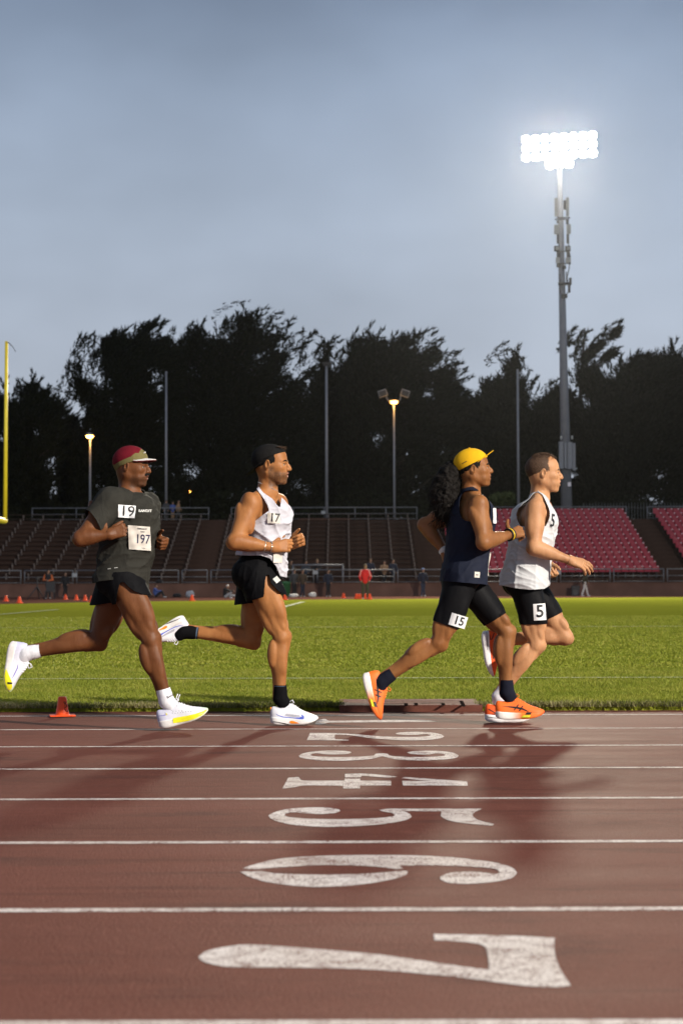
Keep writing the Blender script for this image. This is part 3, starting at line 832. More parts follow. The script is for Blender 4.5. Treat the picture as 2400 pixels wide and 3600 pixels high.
def tree(label, Y, pts, trunk_u, o, sc, nplume=1500, gap=0.46, wind=0.35, plen=1.15, seed=1, lean=0.0, limbs=26, thick=0.5, top=None, gscale=0.55, rim=0.8, inset=0.75):
    Y = Y * 1.17; plen *= 1.15; gscale /= 1.17
    r = np.random.default_rng(seed)
    P = [at(o[0] + x / sc, o[1] + y / sc, Y) for x, y in pts]
    P = [(p.x, p.z) for p in P]
    tx = at(trunk_u, 1800, Y).x
    xs = [p[0] for p in P]; zs = [p[1] for p in P]
    zb, zt = min(zs), max(zs)
    n = nplume * 6
    x = r.uniform(min(xs), max(xs), n); z = r.uniform(zb, zt, n)
    k = in_poly(P, x, z)
    x, z = x[k], z[k]
    ed = edge_dist(P, x, z)
    k = (ed > inset) | (z < zb + 2.0)
    x, z, ed = x[k], z[k], ed[k]
    # gaps: clumped noise, more open towards the rim
    g = np.array([noise.noise(Vector((a * gscale, b * gscale * 1.5, seed * 7.3))) for a, b in zip(x, z)])
    lim = -0.02 - gap + 0.25 * np.exp(-ed / 1.2)
    k = g > lim
    x, z, ed = x[k][:nplume], z[k][:nplume], ed[k][:nplume]
    n = len(x)
    def plumes(bx, by, bz, ax, L, NL, w0, w1):
        """tapering sprays: leaves along an axis, wide at the base, narrow at the tip"""
        n = len(bx); base = np.stack([bx, by, bz], 1)
        t = r.random((n, NL))
        c = base[:, None, :] + ax[:, None, :] * (t * L[:, None])[..., None]
        c[..., 2] += 0.10 * np.sin(t * 3.0) * L[:, None]
        c = c + r.normal(0, 1, (n, NL, 3)) * (w0 * (1 - t) ** 0.8 + w1)[..., None] * (L[:, None, None] / 2.0)
        d = ax[:, None, :] * 1.2 + r.normal(0, 0.42, (n, NL, 3))
        d /= np.linalg.norm(d, axis=2)[..., None]
        s = np.cross(d, r.normal(0, 1, (n, NL, 3))); s /= np.linalg.norm(s, axis=2)[..., None] + 1e-9
        ll = (0.26 + 0.34 * r.random((n, NL)))[..., None]; ww = (0.04 + 0.05 * r.random((n, NL)))[..., None]
        return np.stack([c - s * ww, c + s * ww, c + d * ll + s * ww * 0.15], 2).reshape(-1, 3)
    n = len(x)
    depth = thick * np.minimum(ed * 1.3 + 0.4, 4.5)
    y = r.uniform(-1, 1, n) * depth
    base = np.stack([x, y, z], 1)
    ax = np.stack([(x - tx) * 0.16 + wind + r.normal(0, 0.25, n), y * 0.2 + r.normal(0, 0.3, n), 0.75 + r.normal(0, 0.25, n)], 1)
    ax /= np.linalg.norm(ax, axis=1)[:, None]
    L = plen * (1.0 + 0.6 * r.random(n)) * np.clip(0.6 + ed * 0.4, 0.6, 1.0)
    parts = [plumes(x - ax[:, 0] * L * .6, y - ax[:, 1] * L * .6, z - ax[:, 2] * L * .6, ax, L, 17, 0.26, 0.05)]
    # rim sprays whose tips make the outline
    PP = np.array(P); tips = []
    area = sum(PP[i][0] * PP[(i + 1) % len(PP)][1] - PP[(i + 1) % len(PP)][0] * PP[i][1] for i in range(len(PP)))
    for i in range(len(PP)):
        a, b = PP[i], PP[(i + 1) % len(PP)]
        if max(a[1], b[1]) < zb + 1.5: continue
        e_ = b - a; nrm = np.array([e_[1], -e_[0]]) / (np.linalg.norm(e_) + 1e-9) * (1 if area > 0 else -1)
        m_ = max(1, int(np.linalg.norm(e_) / 0.62))
        for q in range(m_):
            if r.random() < rim: tips.append((*(a + e_ * (q + r.random()) / m_), *nrm))
        tips.append((*a, *nrm))
    tips = np.array(tips); m_ = len(tips)
    dv = np.stack([tips[:, 2] * 0.55 + wind * 0.8 + r.normal(0, .18, m_), r.normal(0, .15, m_), tips[:, 3] * 0.35 + 0.62 + r.normal(0, .15, m_)], 1)
    dv /= np.linalg.norm(dv, axis=1)[:, None]
    L2 = plen * r.uniform(1.3, 2.9, m_)
    by_ = r.normal(0, .5, m_)
    parts.append(plumes(tips[:, 0] - dv[:, 0] * L2, by_, tips[:, 1] - dv[:, 2] * L2, dv, L2, 46, 0.125, 0.010))
    V = np.concatenate(parts)
    F = np.arange(len(V)).reshape(-1, 3)
    tr = empty('cypress_tree', (tx, Y, TZ), label, 'tree', 'dark trees behind the stand')
    V = V - np.array([tx, 0, TZ])
    link('crown', mesh('crown', V, F), m_leaf, tr)
    mb = MB()
    zt_ = (top if top else zt - (zt - zb) * 0.12)
    spine = [Vector((lean * q * (zt_ - TZ) + 0.3 * math.sin(q * 5 + seed), 0, q * (zt_ - TZ))) for q in np.linspace(0, 1, 9)]
    hgt = zt_ - TZ
    mb.tube(spine, [max(0.05, 0.42 * (1 - q) + 0.05) * min(1, hgt / 14) for q in np.linspace(0, 1, 9)], 9)
    idx = r.choice(n, min(limbs, n), replace=False)
    for i in idx:
        e1 = Vector((base[i, 0] - tx, base[i, 1], base[i, 2] - TZ))
        hh = max(0.5, min(e1.z - 0.6 * abs(e1.x) , hgt * 0.9))
        q = hh / hgt
        s0 = Vector((lean * q * hgt + 0.3 * math.sin(q * 5 + seed), 0, hh))
        mid = (s0 + e1) / 2 + Vector((0, 0, -0.25 + 0.1 * random.random()))
        mb.tube([s0, mid, e1], [0.12, 0.08, 0.025], 6)
    mb.build('trunk', m_bark, tr, True)
    return tr
C7 = ((0, 1050), 1.2544); C6 = ((1250, 1080), 1.3635)
def T(*a, **k): return tree(*a, **k)
B = 985
tree('rounded dark tree with open sky gaps at the far left', 124, [(-90,420),(-40,380),(40,348),(90,370),(145,322),(185,355),(215,395),(250,425),(300,445),(322,520),(300,600),(292,700),(262,800),(250,900),(250,B),(-90,B)], 40, *C7, nplume=2600, gap=0.18, wind=0.0, plen=0.9, seed=2, limbs=40, gscale=0.8)
tree('wind swept cypress leaning right behind the leftmost runner', 127, [(310,410),(330,345),(310,290),(345,265),(425,240),(430,195),(365,168),(410,155),(440,182),(500,150),(600,120),(700,82),(748,95),(690,125),(660,180),(725,165),(765,200),(810,250),(820,600),(800,900),(800,B),(330,B),(310,700),(345,560),(392,480),(335,440)], 470, *C7, nplume=4600, gap=0.34, wind=0.6, inset=0.35, seed=5, limbs=44)
tree('tallest dense cypress with many spiky leaders in the middle', 129, [(715,330),(700,250),(760,190),(772,128),(800,170),(850,105),(900,98),(950,110),(990,92),(1040,60),(1095,12),(1112,62),(1190,38),(1160,92),(1250,72),(1205,132),(1300,98),(1262,172),(1340,148),(1335,205),(1382,200),(1412,285),(1402,500),(1430,B),(740,B)], 830, *C7, nplume=5200, gap=0.30, wind=0.35, seed=8, plen=1.3, limbs=44)
tree('thin pointed cypress rising between two broad ones', 133, [(1375,340),(1400,215),(1388,148),(1430,195),(1475,163),(1512,183),(1500,230),(1560,255),(1610,400),(1580,B),(1390,B)], 1150, *C7, nplume=2000, gap=0.32, wind=0.2, seed=11)
tree('broad flat topped cypress right of the middle', 128, [(-60,200),(10,108),(60,130),(90,78),(140,100),(200,125),(280,118),(370,102),(416,160),(402,200),(502,222),(440,260),(512,268),(470,300),(532,298),(556,340),(500,370),(560,410),(570,600),(610,B),(-90,B),(-80,400)], 1420, *C6, nplume=5200, gap=0.32, wind=0.45, seed=14, limbs=40)
tree('twin topped conifer behind the third grey pole', 126, [(560,420),(600,350),(640,338),(678,330),(690,260),(725,176),(747,222),(780,182),(800,250),(826,320),(870,338),(850,370),(900,400),(940,360),(990,348),(1012,500),(1020,B),(560,B)], 1800, *C6, nplume=3600, gap=0.34, wind=0.1, seed=17)
tree('wispy bent cypress sticking up beside the floodlight tower', 131, [(1048,104),(1082,122),(1135,110),(1105,160),(1090,182),(1150,150),(1200,108),(1266,72),(1262,142),(1180,190),(1262,198),(1232,240),(1180,262),(1120,300),(1075,300),(1092,220),(1060,150)], 2050, *C6, nplume=330, inset=0.2, gap=-0.02, wind=0.9, seed=21, plen=0.9, limbs=16, gscale=0.9)
tree('wide dark mass of cypress at the right edge', 127, [(1010,420),(1030,300),(1070,270),(1200,258),(1280,228),(1380,203),(1500,208),(1508,160),(1540,148),(1600,160),(1680,190),(1700,B),(1010,B)], 2200, *C6, nplume=5200, gap=0.27, wind=0.2, seed=24, limbs=36)
tree('low dark tree filling the gap left of the wind swept cypress', 132, [(225,640),(260,545),(320,500),(370,530),(430,620),(440,B),(220,B)], 270, *C7, nplume=1500, gap=0.28, wind=0.1, seed=31)
tree('dark conifer behind the pole with the box on top', 135, [(1330,420),(1370,330),(1440,300),(1510,300),(1600,350),(1650,B),(1330,B)], 1185, *C7, nplume=2200, gap=0.34, wind=0.1, seed=33)
tree('dark conifer between the broad cypress and the twin topped one', 134, [(490,470),(530,425),(580,418),(640,450),(650,B),(490,B)], 1665, *C6, nplume=1300, gap=0.30, wind=0.1, seed=35)
tree('dark conifer left of the floodlight tower', 134, [(880,470),(930,410),(985,375),(1060,400),(1090,B),(880,B)], 1960, *C6, nplume=1600, gap=0.32, wind=0.1, seed=37)
# low dark shrubs closing the view under the crowns
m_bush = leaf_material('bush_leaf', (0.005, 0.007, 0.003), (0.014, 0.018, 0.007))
def bush(u, v, w, h, label, Y=141, n=420, seed=3, m=None):
    r = np.random.default_rng(seed)
    p = at(u, v, Y)
    q = r.normal(0, 1, (n * 3, 3)); q /= np.linalg.norm(q, axis=1)[:, None]
    q = q * (r.random(n * 3) ** 0.4)[:, None] * np.array([w / 2, w / 3, h / 2])
    s = r.normal(0, 0.12, (n * 3, 3, 3))
    V = (q[:, None, :] + s).reshape(-1, 3); V[:, 2] += h / 2
    e_ = empty('shrub', (p.x, Y, p.z - h), label, 'shrub', 'shrubs behind the stand')
    link('foliage', mesh('foliage', V, np.arange(len(V)).reshape(-1, 3)), m or m_bush, e_)
    MB().tube([(0, 0, -0.6), (0.05, 0, h * 0.5)], [0.06, 0.03], 6).build('stem', m_bark, e_)
bush(1765, 1735, 2.2, 0.9, 'low green shrub with light painted into its leaves behind the yellow capped runner', 137, 700, 3, leaf_material('bush_leaf_painted_light', (0.03, 0.045, 0.012), (0.07, 0.09, 0.03)))  # lighter copy of the leaf colour, light on this shrub painted in
BUSH = ['dark shrub under the trees, %s' % q for q in ('at the far left edge', 'behind the yellow goal post', 'left of the street lamp', 'behind the head of the leftmost runner', 'right of the maroon cap', 'behind the bare thin pole at the left', 'left of the black capped head', 'behind the black capped head', 'right of the black capped head', 'below the pole with a dark box', 'left of the twin flood pole', 'right of the twin flood pole', 'behind the curly ponytail', 'at the third pole', 'left of the floodlight tower', 'behind the iron fence', 'at the far right edge')]
for k, u in enumerate(range(60, 2480, 150)):
    if abs(u - 1765) < 60: continue
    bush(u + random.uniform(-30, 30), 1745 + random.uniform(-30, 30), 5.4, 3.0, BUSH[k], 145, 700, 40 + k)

# ---------------------------------------------------------------- cones
m_cone = mat('cone_orange', (0.85, 0.085, 0.012), 0.42, 0.06, 8.0, spec=0.4)
m_ink = mat('black_ink', (0.012, 0.012, 0.014), 0.6)
def big_cone():
    c = Vector((at(220, 2500, 11.70).x, 11.70, track_z(11.7)))
    s = mpp(11.7)
    e_ = empty('traffic_cone', c, 'orange traffic cone with black hand lettering at the track edge', 'cone')
    H = 70 * s; rt = 14.5 * s; rb_ = 23.5 * s
    b = MB().lathe([(0.0, H), (rt * 0.82, H), (rt, H - 0.004), (rt + (rb_ - rt) * 0.5, H * 0.5), (rb_, 0.018), (rb_ + 0.006, 0.012)], 32)
    b.build('cone_body', m_cone, e_, True)
    w = 40 * s
    bb = MB()
    M = Matrix.Rotation(R(12), 3, 'Z')
    V = [M @ Vector((x, y, z)) for z in (0.006, 0.013) for x, y in ((-w*1.1, -w), (w*1.1, -w), (w*1.1, w), (-w*1.1, w))]
    bb.add(V, [(0,3,2,1),(4,5,6,7),(0,1,5,4),(1,2,6,5),(2,3,7,6),(3,0,4,7)])
    bb.build('cone_base', m_cone, e_)
    # hand lettering on the shaded side: C U L running down the cone
    def surf(a, z):
        r = rt + (rb_ - rt) * (1 - z / H) + 0.0012
        return Vector((r * math.cos(a), r * math.sin(a), z))
    ink = MB()
    def stroke(P):
        ink.tube([surf(R(a), z * H) for a, z in P], 0.0022, 6)
    stroke([(-58, 0.78), (-62, 0.72), (-58, 0.68), (-48, 0.675), (-36, 0.69), (-33, 0.76)])
    stroke([(-56, 0.60), (-40, 0.605), (-30, 0.60), (-26, 0.55), (-30, 0.50), (-44, 0.485), (-58, 0.49)])
    stroke([(-58, 0.43), (-52, 0.34), (-46, 0.27), (-36, 0.255), (-27, 0.26), (-25, 0.33)])
    ink.build('lettering', m_ink, e_, True)
big_cone()
def small_cone_mesh():
    b = MB().lathe([(0.0, 0.30), (0.04, 0.30), (0.05, 0.285), (0.12, 0.02), (0.125, 0.0)], 14)
    b.box((0, 0, 0.012), (0.30, 0.30, 0.024))
    me = mesh('small_cone', b.V, b.F, True); me.materials.append(m_cone)
    return me
sc_me = small_cone_mesh()
CN = [(22,2112,80,'leftmost of the small orange cones'),(69,2118,78,'small orange cone left of the tripod'),(231,2106,84,'small orange cone at the feet of the dark clad person'),(269,2108,84,'small orange cone just right of the dark clad person'),(300,2110,84,'small orange cone, third right of the dark clad person'),(323,2115,82,'small orange cone beside the leftmost runner'),(675,2113,84,'small orange cone left of the seated person in the white cap'),(1001,2110,86,'small orange cone behind the white vested runner'),(1207,2101,92,'lone small orange cone left of the red jacket'),(1252,2104,90,'first of the cones clustered left of the red jacket'),(1261,2104,90.4,'second of the cones clustered left of the red jacket'),(1270,2105,89,'third of the cones clustered left of the red jacket'),(1284,2104,89,'small orange cone between the feet of the red jacketed man'),(1299,2108,87,'small orange cone right of the red jacketed man')]
for u, v, Y, lab in CN:
    p = at(u, v, Y)
    Y = 0.805 * FPX / (v - 2052.6 - (1200 - u) * 0.00262); p = at(u, v, Y); zg = field_z(Y) if Y < far_edge(p.x) - 0.6 else 0.02
    o = link('small_cone', sc_me, None, None, (p.x, Y, zg + 0.005))
    tag(o, lab, 'cone', 'small orange cones on the far side')
# ---------------------------------------------------------------- sculpting: smooth unions of anatomical volumes, meshed by surface nets
V3 = lambda p: np.array(p, dtype=np.float64)
def unit(v):
    v = np.asarray(v, float); return v / (np.linalg.norm(v) + 1e-12)

class Prim:
    def __init__(s, fn, lo, hi, k=0.02, sub=False):
        s.fn, s.lo, s.hi, s.k, s.sub = fn, np.asarray(lo, float), np.asarray(hi, float), k, sub

def rcone(a, b, ra, rb, k=0.02, sub=False):
    a, b = V3(a), V3(b); ba = b - a; L2 = float(ba @ ba) + 1e-12
    def fn(X, Y, Z):
        px, py, pz = X - a[0], Y - a[1], Z - a[2]
        t = np.clip((px * ba[0] + py * ba[1] + pz * ba[2]) / L2, 0, 1)
        return np.sqrt((px - t*ba[0])**2 + (py - t*ba[1])**2 + (pz - t*ba[2])**2) - (ra + (rb - ra) * t)
    m = max(ra, rb)
    return Prim(fn, np.minimum(a, b) - m, np.maximum(a, b) + m, k, sub)

def ell(c, r, ax=None, k=0.02, sub=False):
    """ellipsoid; ax = 3 unit axes matching the radii"""
    c, r = V3(c), V3(r)
    A = np.eye(3) if ax is None else np.array([unit(a) for a in ax])
    def fn(X, Y, Z):
        px, py, pz = X - c[0], Y - c[1], Z - c[2]
        q = [A[i, 0]*px + A[i, 1]*py + A[i, 2]*pz for i in range(3)]
        k0 = np.sqrt((q[0]/r[0])**2 + (q[1]/r[1])**2 + (q[2]/r[2])**2)
        k1 = np.sqrt((q[0]/r[0]**2)**2 + (q[1]/r[1]**2)**2 + (q[2]/r[2]**2)**2) + 1e-9
        return k0 * (k0 - 1) / k1
    e_ = np.sqrt(((A * r[:, None]) ** 2).sum(0))
    return Prim(fn, c - e_, c + e_, k, sub)

def _dense(T, C):
    t = np.linspace(0, 1, 33)
    T = np.asarray(T, float)
    out = []
    for c in np.asarray(C, float).T:
        m = np.gradient(c, T)
        i = np.clip(np.searchsorted(T, t, side='right') - 1, 0, len(T) - 2)
        h = T[i + 1] - T[i]; s = (t - T[i]) / h
        out.append((2*s**3-3*s**2+1)*c[i] + (s**3-2*s**2+s)*h*m[i] + (-2*s**3+3*s**2)*c[i+1] + (s**3-s**2)*h*m[i+1])
    return t, out

def loft(A, B, front, st, k=0.02, scale=1.0, grow=0.0):
    """bone from A to B; st rows = t, front radius, back radius, lateral radius"""
    A, B = V3(A), V3(B); w = B - A; L = np.linalg.norm(w); w = w / L
    f = np.asarray(front, float); f = unit(f - w * (f @ w)); l = np.cross(w, f)
    st = np.asarray(st, float)
    T, (rf, rb, rl) = _dense(st[:, 0], st[:, 1:4] * scale + grow)
    def fn(X, Y, Z):
        px, py, pz = X - A[0], Y - A[1], Z - A[2]
        ax = px*w[0] + py*w[1] + pz*w[2]
        a = px*f[0] + py*f[1] + pz*f[2]
        b = px*l[0] + py*l[1] + pz*l[2]
        t = np.clip(ax / L, 0, 1)
        e = ax - t * L
        ra = np.where(a > 0, np.interp(t, T, rf), np.interp(t, T, rb)); rl_ = np.interp(t, T, rl)
        rc = (ra + rl_) / 2
        k0 = np.sqrt((a/ra)**2 + (b/rl_)**2 + (e/rc)**2)
        k1 = np.sqrt((a/ra**2)**2 + (b/rl_**2)**2 + (e/rc**2)**2) + 1e-9
        return k0 * (k0 - 1) / k1
    m = max(rf.max(), rb.max(), rl.max())
    return Prim(fn, np.minimum(A, B) - m, np.maximum(A, B) + m, k)

def zloft(st, k=0.02):
    """upright loft: rows z, x back, x front, y centre, y half width"""
    st = np.asarray(sorted(st), float)
    z0, z1 = st[0, 0], st[-1, 0]
    T, (xb, xf, yc, ry) = _dense((st[:, 0] - z0) / (z1 - z0), st[:, 1:5])
    Zs = z0 + T * (z1 - z0)
    def fn(X, Y, Z):
        zc = np.clip(Z, z0, z1)
        b, f = np.interp(zc, Zs, xb), np.interp(zc, Zs, xf)
        cx, rx = (b + f) / 2, (f - b) / 2
        cy, r2 = np.interp(zc, Zs, yc), np.interp(zc, Zs, ry)
        e = Z - zc
        a, q = (X - cx), (Y - cy)
        p = 2.3
        k0 = (np.abs(a / rx) ** p + np.abs(q / r2) ** p) ** (1 / p)
        d = (k0 - 1) * np.minimum(rx, r2)
        return np.where(np.abs(e) > 0, np.sqrt(np.maximum(d, 0) ** 2 + e ** 2) + np.minimum(d, 0), d)
    lo = (xb.min(), (yc - ry).min(), z0); hi = (xf.max(), (yc + ry).max(), z1)
    return Prim(fn, lo, hi, k)

def grid_eval(prims, lo, hi, h):
    lo = np.asarray(lo, float); n = np.ceil((np.asarray(hi) - lo) / h).astype(int) + 1
    d = np.full(n, 1.0, dtype=np.float32)
    ax = [lo[i] + h * np.arange(n[i]) for i in range(3)]
    for p in prims:
        m = p.k + 3 * h
        a = np.clip(np.floor((p.lo - m - lo) / h).astype(int), 0, n)
        b = np.clip(np.ceil((p.hi + m - lo) / h).astype(int) + 1, 0, n)
        if (b <= a).any(): continue
        sl = tuple(slice(a[i], b[i]) for i in range(3))
        v = p.fn(ax[0][sl[0]][:, None, None], ax[1][sl[1]][None, :, None], ax[2][sl[2]][None, None, :]).astype(np.float32)
        c = d[sl]
        if p.sub:
            v = -v
            q = np.maximum(p.k - np.abs(c - v), 0) / p.k
            d[sl] = np.maximum(c, v) + q * q * p.k * 0.25
        else:
            q = np.maximum(p.k - np.abs(c - v), 0) / p.k
            d[sl] = np.minimum(c, v) - q * q * p.k * 0.25
    return d, lo

def surface_nets(d, lo, h):
    s = (d < 0)
    c = np.zeros(tuple(q - 1 for q in s.shape), np.uint8)
    for i in (0, 1):
        for j in (0, 1):
            for k in (0, 1):
                c += s[i:s.shape[0]-1+i, j:s.shape[1]-1+j, k:s.shape[2]-1+k]
    act = (c > 0) & (c < 8)
    I = np.argwhere(act)
    if len(I) == 0: return np.zeros((0, 3)), np.zeros((0, 4), int)
    vid = np.full(act.shape, -1, np.int32); vid[act] = np.arange(len(I))
    corn = np.array([(i, j, k) for i in (0, 1) for j in (0, 1) for k in (0, 1)])
    val = np.stack([d[I[:, 0]+o[0], I[:, 1]+o[1], I[:, 2]+o[2]] for o in corn], 1)
    acc = np.zeros((len(I), 3)); cnt = np.zeros(len(I))
    for a in range(8):
        for b in range(a + 1, 8):
            if np.abs(corn[a] - corn[b]).sum() != 1: continue
            m = (val[:, a] < 0) != (val[:, b] < 0)
            t = val[:, a] / (val[:, a] - val[:, b] + 1e-12)
            p = corn[a] + t[:, None] * (corn[b] - corn[a])
            acc[m] += p[m]; cnt[m] += 1
    V = lo + h * (I + acc / cnt[:, None])
    Q = []
    for axis in range(3):
        u, w = (axis + 1) % 3, (axis + 2) % 3
        sl0 = [slice(None)] * 3; sl1 = [slice(None)] * 3
        sl0[axis] = slice(0, -1); sl1[axis] = slice(1, None)
        a, b = s[tuple(sl0)], s[tuple(sl1)]
        E = np.argwhere(a != b)
        ok = (E[:, u] > 0) & (E[:, w] > 0) & (E[:, u] < s.shape[u] - 1) & (E[:, w] < s.shape[w] - 1)
        E = E[ok]
        if len(E) == 0: continue
        flip = b[E[:, 0], E[:, 1], E[:, 2]]
        def cell(du, dw):
            q = E.copy(); q[:, u] -= du; q[:, w] -= dw
            return vid[q[:, 0], q[:, 1], q[:, 2]]
        q = np.stack([cell(1, 1), cell(0, 1), cell(0, 0), cell(1, 0)], 1)
        q[flip] = q[flip][:, ::-1]
        Q.append(q)
    Q = np.concatenate(Q)
    Q = Q[(Q >= 0).all(1)]
    return V, Q

def relax(V, F, it=1, f=0.5):
    for _ in range(it):
        acc = np.zeros_like(V); cnt = np.zeros(len(V))
        k = F.shape[1]
        for i in range(k):
            a, b = F[:, i], F[:, (i + 1) % k]
            np.add.at(acc, a, V[b]); np.add.at(cnt, a, 1)
            np.add.at(acc, b, V[a]); np.add.at(cnt, b, 1)
        m = cnt > 0
        V = V.copy(); V[m] += f * (acc[m] / cnt[m][:, None] - V[m])
    return V

def tris(F):
    if F.shape[1] == 3: return F
    return np.concatenate([F[:, [0, 1, 2]], F[:, [0, 2, 3]]])

def clip_mesh(V, F, g):
    """keep g > 0, cutting triangles exactly along g = 0"""
    F = tris(F); g = np.asarray(g, float)
    g = np.where(np.abs(g) < 1e-7, 1e-7, g)
    pos = g > 0
    n = pos[F].sum(1)
    keep = F[n == 3]
    newV = [V]; base = len(V); cache = {}
    extra = []
    def cut(a, b):
        key = (a, b) if a < b else (b, a)
        if key not in cache:
            t = g[a] / (g[a] - g[b]); cache[key] = base + len(cache)
            extra.append(V[a] + t * (V[b] - V[a]))
        return cache[key]
    add = []
    for f in F[n == 1]:
        i = int(np.argmax(pos[f])); a, b, c = f[i], f[(i+1) % 3], f[(i+2) % 3]
        add.append((a, cut(a, b), cut(a, c)))
    for f in F[n == 2]:
        i = int(np.argmin(pos[f])); a, b, c = f[i], f[(i+1) % 3], f[(i+2) % 3]
        p, q = cut(b, a), cut(c, a)
        add.append((b, c, q)); add.append((b, q, p))
    if extra: V = np.concatenate([V, np.array(extra)])
    F = np.concatenate([keep, np.array(add, dtype=keep.dtype).reshape(-1, 3)])
    used = np.unique(F); m = np.full(len(V), -1); m[used] = np.arange(len(used))
    return V[used], m[F]

def region(prims, lo, hi, h, it=1, clips=()):
    lo, hi = np.asarray(lo, float), np.asarray(hi, float)
    d, o = grid_eval([p for p in prims if (p.lo - p.k < hi).all() and (p.hi + p.k > lo).all()], lo, hi, h)
    V, F = surface_nets(d, o, h)
    V = relax(V, F, it)
    for c in clips:
        V, F = clip_mesh(V, F, c(V))
    return V, tris(F)

def bounds(prims, pad=0.03):
    P = [p for p in prims if not p.sub]
    return np.min([p.lo for p in P], 0) - pad, np.max([p.hi for p in P], 0) + pad

def join(parts):
    Vs, Fs, n = [], [], 0
    for V, F in parts:
        Vs.append(V); Fs.append(F + n); n += len(V)
    return np.concatenate(Vs), np.concatenate(Fs)

def vnormals(V, F):
    N = np.zeros_like(V)
    fn = np.cross(V[F[:, 1]] - V[F[:, 0]], V[F[:, 2]] - V[F[:, 0]])
    for i in range(3): np.add.at(N, F[:, i], fn)
    return N / (np.linalg.norm(N, axis=1)[:, None] + 1e-12)

def fbm(P, scale, seed=0.0, octv=2):
    out = np.empty(len(P))
    for i, p in enumerate(P * scale):
        v = Vector((p[0] + seed, p[1] - seed, p[2] + 2 * seed))
        q = noise.noise(v)
        if octv > 1: q += 0.5 * noise.noise(v * 2.1)
        out[i] = q
    return out
# ---------------------------------------------------------------- people: shared anatomy
def skin_material(name, col, lip, beard):
    m = bpy.data.materials.new(name); m.use_nodes = True
    t = m.node_tree; b = t.nodes['Principled BSDF']
    c = t.nodes.new('ShaderNodeTexCoord')
    n1 = t.nodes.new('ShaderNodeTexNoise'); n1.inputs['Scale'].default_value = 9; n1.inputs['Detail'].default_value = 5
    n2 = t.nodes.new('ShaderNodeTexNoise'); n2.inputs['Scale'].default_value = 160; n2.inputs['Detail'].default_value = 2
    for n in (n1, n2): t.links.new(c.outputs['Object'], n.inputs['Vector'])
    r = t.nodes.new('ShaderNodeValToRGB')
    r.color_ramp.elements[0].position = 0.3; r.color_ramp.elements[0].color = (col[0]*0.74, col[1]*0.66, col[2]*0.60, 1)
    r.color_ramp.elements[1].position = 0.72; r.color_ramp.elements[1].color = (col[0]*1.14, col[1]*1.15, col[2]*1.18, 1)
    t.links.new(n1.outputs['Fac'], r.inputs[0])
    at_ = t.nodes.new('ShaderNodeAttribute'); at_.attribute_name = 'mask'
    sp = t.nodes.new('ShaderNodeSeparateColor'); t.links.new(at_.outputs['Color'], sp.inputs[0])
    br = t.nodes.new('ShaderNodeMath'); br.operation = 'MULTIPLY'
    mr_ = t.nodes.new('ShaderNodeMapRange'); mr_.inputs[1].default_value = 0.3; mr_.inputs[2].default_value = 0.6; mr_.inputs[3].default_value = 0.55
    t.links.new(n2.outputs['Fac'], mr_.inputs[0]); t.links.new(mr_.outputs[0], br.inputs[0]); t.links.new(sp.outputs[0], br.inputs[1])
    x1 = t.nodes.new('ShaderNodeMix'); x1.data_type = 'RGBA'; x1.inputs[7].default_value = (*beard, 1)
    t.links.new(r.outputs[0], x1.inputs[6]); t.links.new(br.outputs[0], x1.inputs[0])
    x2 = t.nodes.new('ShaderNodeMix'); x2.data_type = 'RGBA'; x2.inputs[7].default_value = (*lip, 1)
    t.links.new(x1.outputs[2], x2.inputs[6]); t.links.new(sp.outputs[1], x2.inputs[0])
    t.links.new(x2.outputs[2], b.inputs['Base Color'])
    rr = t.nodes.new('ShaderNodeMapRange'); rr.inputs[3].default_value = 0.40; rr.inputs[4].default_value = 0.64
    t.links.new(n1.outputs['Fac'], rr.inputs[0]); t.links.new(rr.outputs[0], b.inputs['Roughness'])
    b.inputs['Specular IOR Level'].default_value = 0.24
    b.inputs['Subsurface Weight'].default_value = 0.08
    b.inputs['Subsurface Radius'].default_value = (0.012, 0.005, 0.003)
    b.inputs['Subsurface Scale'].default_value = 0.5
    bp = t.nodes.new('ShaderNodeBump'); bp.inputs['Strength'].default_value = 0.30; bp.inputs['Distance'].default_value = 0.002
    n3 = t.nodes.new('ShaderNodeTexNoise'); n3.inputs['Scale'].default_value = 26; n3.inputs['Detail'].default_value = 2
    mp3 = t.nodes.new('ShaderNodeMapping'); mp3.inputs['Scale'].default_value = (1, 1, 0.45)
    t.links.new(c.outputs['Object'], mp3.inputs[0]); t.links.new(mp3.outputs[0], n3.inputs['Vector'])
    b3 = t.nodes.new('ShaderNodeBump'); b3.inputs['Strength'].default_value = 0.45; b3.inputs['Distance'].default_value = 0.009
    t.links.new(n3.outputs['Fac'], b3.inputs['Height']); t.links.new(b3.outputs[0], bp.inputs['Normal'])
    t.links.new(n2.outputs['Fac'], bp.inputs['Height']); t.links.new(bp.outputs[0], b.inputs['Normal'])
    return m

